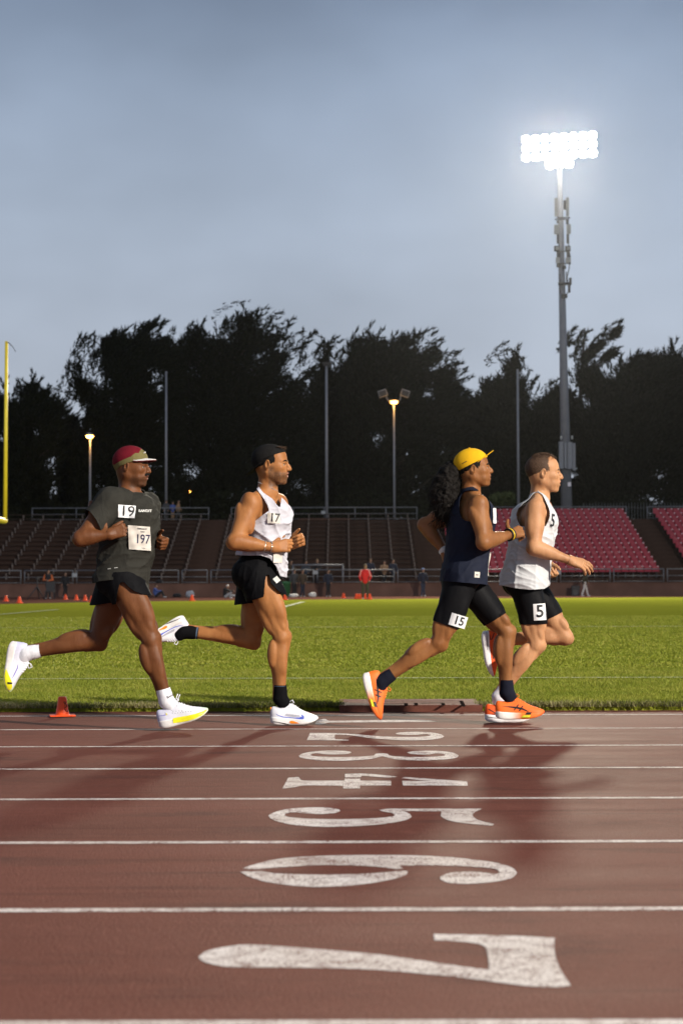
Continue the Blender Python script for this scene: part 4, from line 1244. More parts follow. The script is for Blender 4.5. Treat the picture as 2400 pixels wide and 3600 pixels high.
def fabric(name, col, rough=0.85, wr=0.5, wscale=14.0, sheen=0.0, var=0.10, stretch=(1, 1, 0.45)):
    """cloth: weave plus broad soft creases as relief"""
    m = bpy.data.materials.new(name); m.use_nodes = True
    t = m.node_tree; b = t.nodes['Principled BSDF']
    c = t.nodes.new('ShaderNodeTexCoord')
    mp_ = t.nodes.new('ShaderNodeMapping'); mp_.inputs['Scale'].default_value = stretch; mp_.inputs['Rotation'].default_value = (0.2, 0.5, 0.3)
    t.links.new(c.outputs['Object'], mp_.inputs[0])
    n1 = t.nodes.new('ShaderNodeTexNoise'); n1.inputs['Scale'].default_value = wscale; n1.inputs['Detail'].default_value = 3; n1.inputs['Distortion'].default_value = 1.2
    t.links.new(mp_.outputs[0], n1.inputs['Vector'])
    n2 = t.nodes.new('ShaderNodeTexNoise'); n2.inputs['Scale'].default_value = 420
    t.links.new(c.outputs['Object'], n2.inputs['Vector'])
    b1 = t.nodes.new('ShaderNodeBump'); b1.inputs['Strength'].default_value = wr; b1.inputs['Distance'].default_value = 0.012
    t.links.new(n1.outputs['Fac'], b1.inputs['Height'])
    b2 = t.nodes.new('ShaderNodeBump'); b2.inputs['Strength'].default_value = 0.25; b2.inputs['Distance'].default_value = 0.001
    t.links.new(n2.outputs['Fac'], b2.inputs['Height']); t.links.new(b1.outputs[0], b2.inputs['Normal'])
    t.links.new(b2.outputs[0], b.inputs['Normal'])
    r = t.nodes.new('ShaderNodeValToRGB')
    r.color_ramp.elements[0].position = 0.3; r.color_ramp.elements[0].color = (*[x * (1 - var) for x in col], 1)
    r.color_ramp.elements[1].position = 0.7; r.color_ramp.elements[1].color = (*[x * (1 + var) for x in col], 1)
    t.links.new(n1.outputs['Fac'], r.inputs[0]); t.links.new(r.outputs[0], b.inputs['Base Color'])
    b.inputs['Roughness'].default_value = rough; b.inputs['Specular IOR Level'].default_value = 0.06
    b.inputs['Sheen Weight'].default_value = sheen
    return m

THIGH = [(0, .092, .095, .088), (.22, .092, .090, .090), (.45, .084, .080, .082), (.7, .069, .064, .066), (.9, .058, .053, .057), (1, .053, .049, .054)]
CALF = [(0, .050, .047, .051), (.10, .046, .054, .052), (.28, .041, .077, .058), (.42, .038, .072, .054), (.62, .034, .050, .043), (.82, .032, .036, .034), (1, .035, .041, .034)]
UPARM = [(0, .056, .058, .055), (.25, .056, .058, .054), (.5, .054, .054, .049), (.78, .044, .044, .041), (1, .038, .040, .041)]
FOREARM = [(0, .040, .040, .042), (.18, .046, .045, .046), (.4, .042, .042, .043), (.7, .031, .031, .034), (1, .024, .025, .030)]
YH = V3((0, 1, 0))

def hand(wr, d, n, t, curl, s=1.0, thumb=(0.75, 0.55, 0.2), spread=0.0, palm_only=False):
    """wrist point, hand direction, palm normal, thumb side; curl = joint angles (deg) per finger"""
    wr = V3(wr); d = unit(d); n = unit(V3(n) - d * np.dot(n, d)); t0 = np.cross(d, n); t = t0 if np.dot(t0, t) > 0 else -t0
    pr = []
    off = (.030, .0105, -.0095, -.028)
    ln = ((.044, .027, .020), (.048, .031, .021), (.044, .029, .020), (.034, .022, .018))
    ml = (.090, .093, .088, .080)
    for i in range(4):
        k0 = wr + d * 0.012 * s + t * off[i] * 0.55 * s
        kn = wr + d * ml[i] * s + t * off[i] * s - n * 0.004 * s
        pr.append(rcone(k0, kn, .0165 * s, .0125 * s, .012))
        a = 0.0; p = kn
        c = curl[i] if hasattr(curl[0], '__len__') else curl
        for j in range(3):
            a += math.radians(c[j])
            q = p + (d * math.cos(a) + n * math.sin(a) + t * spread * (1.5 - i) * 0.1) * ln[i][j] * s
            r0, r1 = (.0105, .0095, .0085)[j] * s, (.0098, .0087, .0072)[j] * s
            pr.append(rcone(p, q, r0, r1, .0035))
            p = q
    pr.append(ell(wr + d * .05 * s + n * .010 * s, V3((.045, .014, .034)) * s, (d, n, t), .012))
    b0 = wr + d * .018 * s + t * .020 * s + n * .008 * s
    td = unit(d * thumb[0] + t * thumb[1] + n * thumb[2])
    b1 = b0 + td * .046 * s
    pr.append(rcone(b0, b1, .017 * s, .0125 * s, .010))
    td2 = unit(td * 0.75 + d * 0.5 + n * 0.10)
    b2 = b1 + td2 * .032 * s
    pr.append(rcone(b1, b2, .0118 * s, .0105 * s, .004))
    b3 = b2 + unit(td2 + d * 0.25) * .025 * s
    pr.append(rcone(b2, b3, .0102 * s, .0078 * s, .003))
    return pr

class Head:
    """local frame: x to the face, y to the person's left, z up; origin between the ears"""
    def __init__(s, o, fwd, up, scale=1.0):
        s.o = V3(o); s.z = unit(up); f = V3(fwd); s.x = unit(f - s.z * (f @ s.z)); s.y = np.cross(s.z, s.x); s.s = scale
    def w(s, p):
        p = V3(p); return s.o + (s.x * p[0] + s.y * p[1] + s.z * p[2]) * s.s
    def loc(s, V):
        q = (V - s.o) / s.s
        return np.stack([q @ s.x, q @ s.y, q @ s.z], 1)
    def ax(s): return (s.x, s.y, s.z)
    def prims(s, neck, nose=1.0, jaw=1.0, mouth=0.0, lips=1.0, neck_r=.056):
        W, S_, A_ = s.w, s.s, s.ax()
        E = lambda c, r, k=.02, sub=False, ax=None: ell(W(c), V3(r) * S_, ax or A_, k, sub)
        C = lambda a, b, ra, rb, k=.015, sub=False: rcone(W(a), W(b), ra * S_, rb * S_, k, sub)
        P = [E((-.014, 0, .036), (.100, .075, .086)), E((.030, 0, .045), (.058, .060, .062), .03),
             E((.030, 0, -.030), (.062, .060, .078), .03), E((-.012, 0, -.02), (.070, .066, .060), .03)]
        for q in (-1, 1):
            P += [C((-.012, q * .054, -.048), (.055, q * .026, -.094), .017 * jaw, .016 * jaw, .025),
                  E((.056, q * .043, -.016), (.026, .022, .022), .02),
                  C((.068, q * .044, .024), (.087, q * .014, .020), .009, .0095, .014),
                  C((.054, q * .040, -.060), (.080, q * .018, -.056), .020, .012, .022)]
        P += [E((.074, 0, -.096), (.019, .022, .018 * jaw), .016),
              E((.078, 0, -.055), (.018, .028, .030), .02),
              C((.086, 0, .020), (.102 + .006 * nose, 0, -.012), .0085, .0100, .012),
              C((.101, 0, -.008), (.1085 + .004 * nose, 0, -.0225), .0100, .0105, .010),
              C((.106, 0, -.026), (.094, 0, -.033), .0065, .007, .008)]
        for q in (-1, 1):
            P += [E((.0985, q * .0125, -.0245), (.0105, .0075, .0085), .006)]
        P += [E((.096, 0, -.0475), (.0085 * lips, .022, .0068), .006), E((.0925, 0, -.064 - mouth), (.0085 * lips, .019, .0072), .006)]
        P += [E((.103, 0, -.0555 - mouth * .5), (.016, .019, .0022 + mouth * .55), .003, True)]
        for q in (-1, 1):
            P += [E((.095, q * .0325, .0045), (.019, .0175, .0115), .008, True), E((.0735, q * .0315, .0035), (.0125, .0135, .0125), .004),
                  E((.082, q * .031, .0115), (.007, .015, .004), .004)]
        # ears
        for q in (-1, 1):
            axe = (s.x * .97 - s.z * .2, s.y * q + s.x * -0.35, s.z * .97 + s.x * .2)
            P += [ell(W((-.012, q * .077, .000)), V3((.0185, .0075, .0315)) * S_, axe, .006),
                  ell(W((-.007, q * .0855, .004)), V3((.0105, .0065, .018)) * S_, axe, .004, True)]
        nb = V3(neck)
        P += [rcone(W((-.028, 0, -.045)), nb, neck_r * S_, (neck_r + .004) * S_, .03),
              rcone(W((-.004, 0, -.080)), nb + s.x * .036, .028 * S_, .032 * S_, .02)]
        for q in (-1, 1):
            P.append(rcone(W((-.022, q * .048, -.055)), nb + s.x * .050 + s.y * q * .015 - s.z * .02, .014, .013, .010))
        return P

def grid_surface(fn, nu, nv):
    V = np.array([fn(i / nu, j / nv) for j in range(nv + 1) for i in range(nu + 1)])
    F = np.array([(j*(nu+1)+i, j*(nu+1)+i+1, (j+1)*(nu+1)+i+1, (j+1)*(nu+1)+i) for j in range(nv) for i in range(nu)])
    return V, F

FONT = None
def text_shape(txt, size=1.0, bold=0.0, res=3):
    cu = bpy.data.curves.new('text', 'FONT'); cu.body = txt; cu.size = size; cu.align_x = 'CENTER'; cu.align_y = 'CENTER'
    cu.resolution_u = res; cu.offset = bold
    o = bpy.data.objects.new('text', cu); COL.objects.link(o)
    dg = bpy.context.evaluated_depsgraph_get()
    me = bpy.data.meshes.new_from_object(o.evaluated_get(dg))
    bm = bmesh.new(); bm.from_mesh(me)
    bmesh.ops.triangulate(bm, faces=bm.faces)
    for _ in range(3):
        es = [e for e in bm.edges if e.calc_length() > size * .16]
        if es:
            bmesh.ops.subdivide_edges(bm, edges=es, cuts=1); bmesh.ops.triangulate(bm, faces=bm.faces)
    bm.verts.index_update()
    V = np.array([v.co[:] for v in bm.verts]); F = np.array([[v.index for v in f.verts] for f in bm.faces])
    bm.free(); bpy.data.meshes.remove(me); bpy.data.objects.remove(o); bpy.data.curves.remove(cu)
    return V, F

class Runner:
    def __init__(s, Y, label, base_u, m_skin, group='runners on the track'):
        s.Y = Y; s.m_skin = m_skin
        s.base = np.array(at(base_u, 2540, Y)); s.base[2] = 0.0
        s.root = empty('person', tuple(s.base), label, 'person', group)
        s.pr = {}; s.kids = {}
    def P(s, u, v, dy=0.0):
        return np.array(at(u, v, s.Y + dy))
    def out(s, name, V, F, m, parent=None, smooth=True, mats=None):
        me = mesh(name, V - s.base, F, smooth)
        if mats:
            for q in mats: me.materials.append(q)
        o = link(name, me, m if not mats else None, parent or s.root)
        return o
    def solid(s, o, th=0.0025):
        md = o.modifiers.new('thickness', 'SOLIDIFY'); md.thickness = th; md.offset = -1
    def skeleton(s, J, yaw, sc=1.0, leg=1.0, arm=1.0, hands=None, head=None, fat=1.0):
        """J: joints as (u, v, dy); builds the anatomical volumes"""
        j = {k: s.P(*q) for k, q in J.items()}; s.j = j
        up = unit(j['neck'] - j['pelvis'])
        f = V3((math.cos(yaw), -math.sin(yaw), 0)); f = unit(f - up * (f @ up)); l = np.cross(up, f)
        s.up, s.f, s.l = up, f, l
        y2 = yaw * 0.35
        f2 = V3((math.cos(y2), -math.sin(y2), 0)); l2 = np.cross(up, unit(f2 - up * (f2 @ up)))
        A = (f, l, up); A2 = (f2, l2, up)
        c, pv = j['chest'], j['pelvis']
        T = [ell(c, V3((.108 * fat, .150, .17)) * sc, A, .05), ell(c + up * .105 * sc, V3((.080, .155, .075)) * sc, A, .05),
             ell(pv, V3((.098 * fat, .150, .11)) * sc, A2, .05), ell((c + pv) / 2 - up * .02, V3((.092 * fat, .130, .15)) * sc, A2, .05)]
        for q in (-1, 1):
            T += [ell(c + f * .078 * sc + l * q * .068 * sc + up * .062 * sc, V3((.040, .072, .052)) * sc, A, .03),
                  ell(c - f * .070 * sc + l * q * .080 * sc + up * .055 * sc, V3((.042, .066, .085)) * sc, A, .03),
                  ell(c - f * .02 * sc + l * q * .125 * sc - up * .0 * sc, V3((.06, .035, .12)) * sc, A, .03),
                  ell(pv - f2 * .060 * sc + l2 * q * .072 * sc - up * .05 * sc, V3((.070, .068, .080)) * sc, A2, .03)]
        for sd in 'nf':
            T.append(rcone(j['neck'] + up * .012, j['sh_' + sd] + up * .022, .042 * sc, .034 * sc, .04))
        s.pr['torso'] = T
        arms = []
        for sd in 'nf':
            a, b, w = j['sh_' + sd], j['el_' + sd], j['wr_' + sd]
            fr = unit(w - b) + V3((0.2, 0, 0.1))
            s.pr['uparm_' + sd] = [loft(a, b, fr, UPARM, .03, arm), ell(a + up * .002 + unit(b - a) * .02, V3((.058, .056, .070)) * arm, (f, l, -unit(b - a)), .014),
                                   ell(a + (b - a) * .38 + unit(fr - unit(b - a) * (fr @ unit(b - a))) * .024, V3((.036, .036, .075)) * arm, (fr, np.cross(unit(b - a), fr), b - a), .009),
                                   ell(a + (b - a) * .40 - unit(fr - unit(b - a) * (fr @ unit(b - a))) * .026, V3((.034, .040, .080)) * arm, (fr, np.cross(unit(b - a), fr), b - a), .009)]
            s.pr['forearm_' + sd] = [rcone(b + unit(w - b) * .02 - YH * .012 + V3((0, 0, .016)), b + (w - b) * .55 - YH * .008 + V3((0, 0, .010)), .028 * arm, .020 * arm, .010), loft(b, w, V3((0, 0, 1)) if abs(unit(w - b)[2]) < .8 else V3((1, 0, 0)), FOREARM, .025, arm), ell(b - unit(w - b) * .006, V3((.036, .038, .036)) * arm, None, .02)]
        for sd in 'nf':
            h_, k_, a_ = j['hip_' + sd], j['kn_' + sd], j['an_' + sd]
            wv = unit(k_ - h_); fr = np.cross(wv, YH); q = -1 if sd == 'n' else 1
            lt = V3((0, q, 0))
            s.pr['thigh_' + sd] = [loft(h_, k_, fr, THIGH, .03, leg),
                                   ell(h_ + (k_ - h_) * .46 + fr * .038 * leg + lt * .040, V3((.052, .042, .155)) * leg, (fr, lt, wv), .008),
                                   ell(h_ + (k_ - h_) * .80 + fr * .034 * leg - lt * .034, V3((.033, .031, .060)) * leg, (fr, lt, wv), .006),
                                   ell(h_ + (k_ - h_) * .76 + fr * .028 * leg + lt * .040, V3((.028, .026, .075)) * leg, (fr, lt, wv), .006),
                                   ell(h_ + (k_ - h_) * .58 - fr * .046 * leg + lt * .022, V3((.036, .034, .14)) * leg, (fr, lt, wv), .008),
                                   rcone(h_ + (k_ - h_) * .75 - fr * .040 * leg + lt * .030, k_ - fr * .030 * leg + lt * .036, .014, .010, .015)]
            wc = unit(a_ - k_); fc = np.cross(wc, YH)
            kf = unit(fr + fc)
            s.pr['calf_' + sd] = [loft(k_, a_, fc, CALF, .02, leg),
                                  ell(k_ + kf * .040 * leg, V3((.022, .027, .030)) * leg, (kf, lt, np.cross(kf, lt)), .008),
                                  rcone(k_ + kf * .044 * leg + wc * .02, k_ + fc * .038 * leg + wc * .075, .012, .011, .014),
                                  ell(k_ + (a_ - k_) * .27 - fc * .047 * leg + lt * .030, V3((.036, .030, .085)) * leg, (fc, lt, wc), .005),
                                  ell(k_ + (a_ - k_) * .31 - fc * .044 * leg - lt * .024, V3((.036, .030, .095)) * leg, (fc, lt, wc), .008),
                                  ell(k_ + (a_ - k_) * .30 + fc * .014 + lt * .034, V3((.026, .019, .115)) * leg, (fc, lt, wc), .008),
                                  ell(k_ + wc * .01 + lt * .044 * leg, V3((.020, .014, .026)), (fc, lt, wc), .010),
                                  rcone(k_ + (a_ - k_) * .55 - fc * .032 * leg, a_ - fc * .034, .018, .012, .014)]
            s.pr['foot_' + sd] = []
        s.pr['hand_n'] = hands[0]; s.pr['hand_f'] = hands[1]
        s.pr['head'] = head
    def all(s): return [p for k in s.pr.values() for p in k]
    def body(s, H, h=0.0055, hh=0.003, hand_h=0.0028, masks=None):
        al = s.all()
        parts = []
        nk = H.w((-.01, 0, -.105)); zu = unit(s.up * 0.6 + H.z * 0.4)
        wp = {sd: (s.j['wr_' + sd], unit(s.j['wr_' + sd] - s.j['el_' + sd])) for sd in 'nf'}
        hb = {sd: (lambda q: (q[0] - .06, q[1] + .06))(bounds(s.pr['hand_' + sd], .0)) for sd in 'nf'}
        def head_side(V): return (V - nk) @ zu
        def hand_side(V, sd):
            o, d = wp[sd]; r = np.linalg.norm(V - o, axis=1)
            ax_ = (V - o) @ d; rad = np.sqrt(np.maximum(r * r - ax_ * ax_, 0))
            lo_, hi_ = hb[sd]; inb = ((V > lo_) & (V < hi_)).all(1)
            return np.where(inb & (r < 0.23) & (rad < 0.10), ax_ + 0.004, -1.0)
        lo, hi = bounds(al)
        parts.append(region(al, lo, hi, h, 1, [lambda V: -head_side(V) + 0.004, lambda V: -hand_side(V, 'n') + .003, lambda V: -hand_side(V, 'f') + .003]))
        c = H.w((0, 0, 0)); r_ = .17
        parts.append(region(al, c - r_, c + r_, hh, 2, [head_side]))
        for sd in 'nf':
            lo, hi = bounds(s.pr['hand_' + sd], .03)
            parts.append(region(s.pr['hand_' + sd] + s.pr['forearm_' + sd], lo, hi, hand_h, 1, [lambda V, sd=sd: hand_side(V, sd) + .002, lambda V: np.minimum(np.minimum((V - lo - .006).min(1), (hi - .006 - V).min(1)) + 0, 1)]))
        V, F = join(parts)
        o = s.out('body', V, F, s.m_skin)
        L = H.loc(V)
        col = np.zeros((len(V), 4), np.float32); col[:, 3] = 1
        x, y, z = L[:, 0], np.abs(L[:, 1]), L[:, 2]
        lip = np.exp(-(((x - .099) / .012) ** 2 + ((z + .0475) / .0065) ** 2 + (y / .020) ** 4)) + np.exp(-(((x - .096) / .012) ** 2 + ((z + .065) / .007) ** 2 + (y / .018) ** 4))
        col[:, 1] = np.clip(lip * 1.2, 0, 1)
        if masks: col[:, 0] = masks(x, y, z)
        ca = o.data.color_attributes.new('mask', 'FLOAT_COLOR', 'POINT')
        ca.data.foreach_set('color', col.ravel())
        s.bodyV, s.bodyF = V, F
        return o
    def garment(s, name, prims, h, clips, m, parent=None, wr=None, it=3, th=0.003):
        lo, hi = bounds(prims)
        V, F = region(prims, lo, hi, h, it, [])
        if wr is not None:
            N = vnormals(V, F)
            V = V + N * wr(V)[:, None]
        for c in clips:
            V, F = clip_mesh(V, F, c(V))
        o = s.out(name, V, F, m, parent)
        if th: s.solid(o, th)
        s.kids[name] = (V, F)
        return o
    def bvh(s, *names):
        Vs, Fs = join([s.kids[n] for n in names])
        return BVHTree.FromPolygons([tuple(v) for v in Vs], [tuple(int(i) for i in f) for f in Fs])
    def decal(s, name, bv, c2, w, h_, rot, VF, m, parent, lift=0.003, skew=0.0, sub=True, direction=None, stiff=False):
        """lay a flat shape (VF in unit square coords -.5..+.5 or metres) on a garment; c2 = photo pixel of its centre"""
        V, F = VF
        ctr = s.P(*c2)
        ex = V3((math.cos(rot), 0, math.sin(rot))); ez = V3((-math.sin(rot) + skew, 0, math.cos(rot)))
        W_ = ctr + V[:, :1] * w * ex + V[:, 1:2] * h_ * ez
        out = []
        d = Vector(direction if direction is not None else (0, 1, 0)).normalized()
        hit_y = []
        for p in W_:
            q = Vector(p) - d * 0.8
            r = bv.ray_cast(q, d, 1.6)
            out.append(np.array(r[0]) if r[0] is not None else np.array([np.nan] * 3))
        out = np.array(out)
        bad = np.isnan(out[:, 0])
        if bad.all(): return None
        if bad.any():
            gi = np.where(~bad)[0]
            for i in np.where(bad)[0]:
                k = gi[np.argmin(((W_[gi] - W_[i]) ** 2).sum(1))]
                out[i] = W_[i] + (out[k] - W_[k]) @ V3(d) * V3(d)
        if stiff or 'race' in name or 'thigh' in name:
            y = out[:, 1]; med = np.median(y[~bad]); ok = (~bad) & (y < med + .035)
            B_ = np.stack([np.ones(len(V)), V[:, 0] * w, V[:, 1] * h_, (V[:, 0] * w) ** 2, V[:, 0] * V[:, 1] * w * h_], 1)
            co = np.linalg.lstsq(B_[ok], y[ok], rcond=None)[0]
            fit = B_ @ co; fit -= np.quantile((fit - y)[ok], .93)
            out[:, 0], out[:, 2] = W_[:, 0], W_[:, 2]; wv_ = 0.0 if 'thigh' in name else 1.0
            out[:, 1] = fit + wv_ * (.0022 * np.sin(W_[:, 0] * 95 + W_[:, 2] * 40) + .0018 * np.sin(W_[:, 2] * 120 - W_[:, 0] * 30))
        out = out - V3(d) * lift
        s.kids[name] = (out, tris(F))
        return s.out(name, out, F, m, parent, False)

def quad_grid(n=10):
    n = max(n, 18)
    V, F = grid_surface(lambda a, b: (a - .5, b - .5, 0), n, n)
    return V, F
# ---------------------------------------------------------------- clothing helpers
def half_plane(r, a, b, keep):
    """vertical cutting plane through photo pixels a, b (seen edge-on), keeping the side of pixel keep"""
    A_, B_, K_ = r.P(*a), r.P(*b), r.P(*keep)
    n = V3((-(B_ - A_)[2], 0, (B_ - A_)[0])); n = unit(n)
    if (K_ - A_) @ n < 0: n = -n
    return lambda V: (V - A_) @ n
def above(r, pts):
    W_ = np.array([r.P(*p) for p in pts]); o = np.argsort(W_[:, 0]); W_ = W_[o]
    return lambda V: V[:, 2] - np.interp(V[:, 0], W_[:, 0], W_[:, 2])
def outside(r, poly, ymax=None, ymin=None):
    """keep what lies outside a photo-pixel polygon swept along the view"""
    W_ = [r.P(*p) for p in poly]; W_ = [(p[0], p[2]) for p in W_]
    W_ = [tuple(q) for q in catmull(W_, 3)]
    def g(V):
        d = edge_dist(W_, V[:, 0], V[:, 2])
        s_ = np.where(in_poly(W_, V[:, 0], V[:, 2]), -d, d)
        if ymax is not None: s_ = np.maximum(s_, V[:, 1] - ymax)
        if ymin is not None: s_ = np.maximum(s_, ymin - V[:, 1])
        return s_
    return g
def zst(r, rows, yc=0.0):
    """rows: v, u back, u front, half width"""
    out = []
    for row in rows:
        v, ub, uf, hw = row[:4]; c = r.Y + (row[4] if len(row) > 4 else yc)
        a, b = r.P(ub, v), r.P(uf, v)
        out.append((a[2], a[0], b[0], c, hw))
    return out
def grown(prims_args, g): pass
def creases(amp, dirs, seed, sharp=1.6, sub=0.5):
    """directional folds: ridged noise stretched along given directions"""
    def w(V):
        out = np.zeros(len(V))
        for k, (d, across, along, a) in enumerate(dirs):
            d = unit(d); up_ = unit(np.cross(d, (0, 1, 0)) + 1e-6); s3 = np.cross(d, up_)
            Q = np.stack([V @ d * along, V @ up_ * across, V @ s3 * across * 0.6], 1)
            n = np.array([noise.noise(Vector((q[0] + seed + k * 9.1, q[1] - seed, q[2] + k * 4.7))) for q in Q])
            out += a * ((1 - np.abs(n) * 2.0) ** 3 * 0.8 + n * 0.4)
        return out * amp
    return w

def calm(f, c, r0=.09, r1=.10):
    return lambda V: f(V) * np.clip((np.linalg.norm(V - c, axis=1) - r0) / r1, 0, 1) + .0055
def collar(r, kid, g, c, m, parent, rad):
    """ribbed band along the neck opening"""
    V, F = r.kids[kid]
    k = np.abs(g(V)) < .02
    P = V[k] - c
    if len(P) < 12: return
    a = np.arctan2(P[:, 1], P[:, 0]); n = 36
    out = []
    for i in range(n):
        q = -math.pi + 2 * math.pi * i / n
        d = np.abs((a - q + math.pi) % (2 * math.pi) - math.pi)
        w = np.exp(-(d / .16) ** 2)
        if w.sum() < .5: continue
        out.append((P * w[:, None]).sum(0) / w.sum())
    out = np.array(out)
    pts = [Vector(p + c - r.base) for p in out] + [Vector(out[0] + c - r.base)]
    MB().tube(pts, rad, 8, False).build('collar', m, parent, True)

def multi(r, name, pieces, m, h=0.006, th=0.003, it=3):
    parts = []
    for prims, clips, wr in pieces:
        lo, hi = bounds(prims)
        V, F = region(prims, lo, hi, h, it)
        F = tris(F)
        if wr is not None:
            V = V + vnormals(V, F) * np.reshape(wr(V), (-1, 1))
        for c in clips:
            V, F = clip_mesh(V, F, c(V))
        parts.append((V, F))
    V, F = join(parts)
    r.kids[name] = (V, F)
    o = r.out(name, V, F, m)
    if th: r.solid(o, th)
    return o

def thigh_pr(r, sd, g, leg=1.0, flare=0.0, t1=0.75, fb=None):
    h_, k_ = r.j['hip_' + sd], r.j['kn_' + sd]
    wv = unit(k_ - h_); fr = np.cross(wv, YH)
    st = [(t / 1.0, a + g + flare * t, b + g + flare * t * (1.2 if fb is None else fb), c + g + flare * t) for t, a, b, c in [(q[0], q[1] * leg, q[2] * leg, q[3] * leg) for q in THIGH]]
    return loft(h_, h_ + (k_ - h_), fr, st, .03)
def pelvis_pr(r, g, sc=1.0, fat=1.0):
    pv, up, f, l = r.j['pelvis'], r.up, V3((1, 0, 0)), YH
    f = unit(f - up * (f @ up)); l = np.cross(up, f)
    P = [ell(pv, V3((.100 * fat + g, .152 + g, .115)) * sc, (f, l, up), .05)]
    for q in (-1, 1):
        P.append(ell(pv - f * .060 * sc + l * q * .072 * sc - up * .05 * sc, V3((.072 + g, .070 + g, .082 + g)) * sc, (f, l, up), .03))
    return P

def socks(r, sd, top, m, leg, name='sock', g=.0045, band=None):
    k_, a_ = r.j['kn_' + sd], r.j['an_' + sd]
    w = unit(a_ - k_); fc = np.cross(w, YH); L = np.linalg.norm(a_ - k_)
    pr = [loft(k_, a_, fc, CALF, .02, leg, g), rcone(a_ - w * .05, a_ + w * .040 + fc * .016, .036, .029, .02), rcone(a_ + w * .0, a_ + w * .020 + fc * .035, .032, .026, .02)]
    lo = np.minimum(a_ - w * .16, a_ + w * .1) - .08; hi = np.maximum(a_ - w * .16, a_ + w * .1) + .08
    t0 = top
    V, F = region(pr, lo, hi, .004, 2, [lambda V: (V - k_) @ w - t0 * L, lambda V: -((V - k_) @ w) + L + .052])
    o = r.out(name, V, F, m)
    r.kids[name + sd] = (V, F)
    if band:
        for t_, wd, mb_ in band:
            B_ = [loft(k_, a_, fc, CALF, .02, leg, g + .0012)]
            V2, F2 = region(B_, lo, hi, .004, 2, [lambda V: (V - k_) @ w - t_ * L, lambda V: -((V - k_) @ w) + (t_ + wd) * L])
            r.out('sock_band', V2, F2, mb_, o)
    return o

# ---------------------------------------------------------------- shoes
def xramp(name, stops, axis='X', rough=0.5, zmix=None, noise_amt=0.0, spec=0.35):
    m = bpy.data.materials.new(name); m.use_nodes = True
    t = m.node_tree; b = t.nodes['Principled BSDF']
    c = t.nodes.new('ShaderNodeTexCoord'); sp = t.nodes.new('ShaderNodeSeparateXYZ'); t.links.new(c.outputs['Object'], sp.inputs[0])
    mr_ = t.nodes.new('ShaderNodeMapRange'); mr_.inputs[2].default_value = 0.30
    if axis == 'Z': mr_.inputs[2].default_value = 0.12
    t.links.new(sp.outputs[axis], mr_.inputs[0])
    r = t.nodes.new('ShaderNodeValToRGB')
    el = r.color_ramp.elements
    el[0].position, el[0].color = stops[0][0], (*stops[0][1], 1)
    el[1].position, el[1].color = stops[-1][0], (*stops[-1][1], 1)
    for p_, c_ in stops[1:-1]:
        q = el.new(p_); q.color = (*c_, 1)
    t.links.new(mr_.outputs[0], r.inputs[0])
    n = t.nodes.new('ShaderNodeTexNoise'); n.inputs['Scale'].default_value = 60; n.inputs['Detail'].default_value = 4
    t.links.new(c.outputs['Object'], n.inputs['Vector'])
    mx = t.nodes.new('ShaderNodeMix'); mx.data_type = 'RGBA'; mx.blend_type = 'MULTIPLY'; mx.inputs[0].default_value = 0.35
    nr = t.nodes.new('ShaderNodeMapRange'); nr.inputs[1].default_value = .3; nr.inputs[2].default_value = .7; nr.inputs[3].default_value = .75; nr.inputs[4].default_value = 1.08
    t.links.new(n.outputs['Fac'], nr.inputs[0]); t.links.new(r.outputs[0], mx.inputs[6]); t.links.new(nr.outputs[0], mx.inputs[7])
    t.links.new(mx.outputs[2], b.inputs['Base Color'])
    b.inputs['Roughness'].default_value = rough; b.inputs['Specular IOR Level'].default_value = spec
    bp = t.nodes.new('ShaderNodeBump'); bp.inputs['Strength'].default_value = 0.3; bp.inputs['Distance'].default_value = 0.0015
    n3 = t.nodes.new('ShaderNodeTexNoise'); n3.inputs['Scale'].default_value = 350
    t.links.new(c.outputs['Object'], n3.inputs['Vector']); t.links.new(n3.outputs['Fac'], bp.inputs['Height']); t.links.new(bp.outputs[0], b.inputs['Normal'])
    return m
SX = np.array([0, .006, .018, .035, .06, .09, .12, .15, .18, .21, .24, .262, .278, .288, .293])
SW = np.array([.010, .022, .032, .037, .038, .036, .036, .040, .045, .048, .046, .039, .029, .017, .005])
SB = np.array([.020, .013, .007, .003, .0, .0, .001, .001, .0, .003, .010, .018, .026, .033, .037])
SM = np.array([.048, .050, .050, .048, .046, .043, .041, .040, .038, .037, .037, .040, .043, .045, .046])
ST_ = np.array([.085, .107, .114, .110, .108, .122, .134, .119, .098, .082, .071, .063, .057, .051, .047])
def shoe_section(kind, x, w, zb, zm, zt):
    if kind == 'upper':
        P = []
        for k in range(15):
            a = math.pi * k / 14
            cy, sz = math.cos(a), math.sin(a)
            yy = w * 0.95 * math.copysign(abs(cy) ** 0.75, cy)
            zz = zm - .006 + (zt - zm + .006) * sz ** 0.8
            yy *= 1 - 0.22 * max(0, (zz - .055) / .06)
            P.append((x, yy, zz))
        return P
    h = zm - zb
    return [(x, y * w, zb + z * h) for y, z in ((-.86, 0), (-.97, .12), (-1.03, .35), (-1.0, .6), (-1.03, .85), (-.97, 1.0), (0, 1.02), (.97, 1.0), (1.03, .85), (1.0, .6), (1.03, .35), (.97, .12), (.86, 0), (0, -.02))]
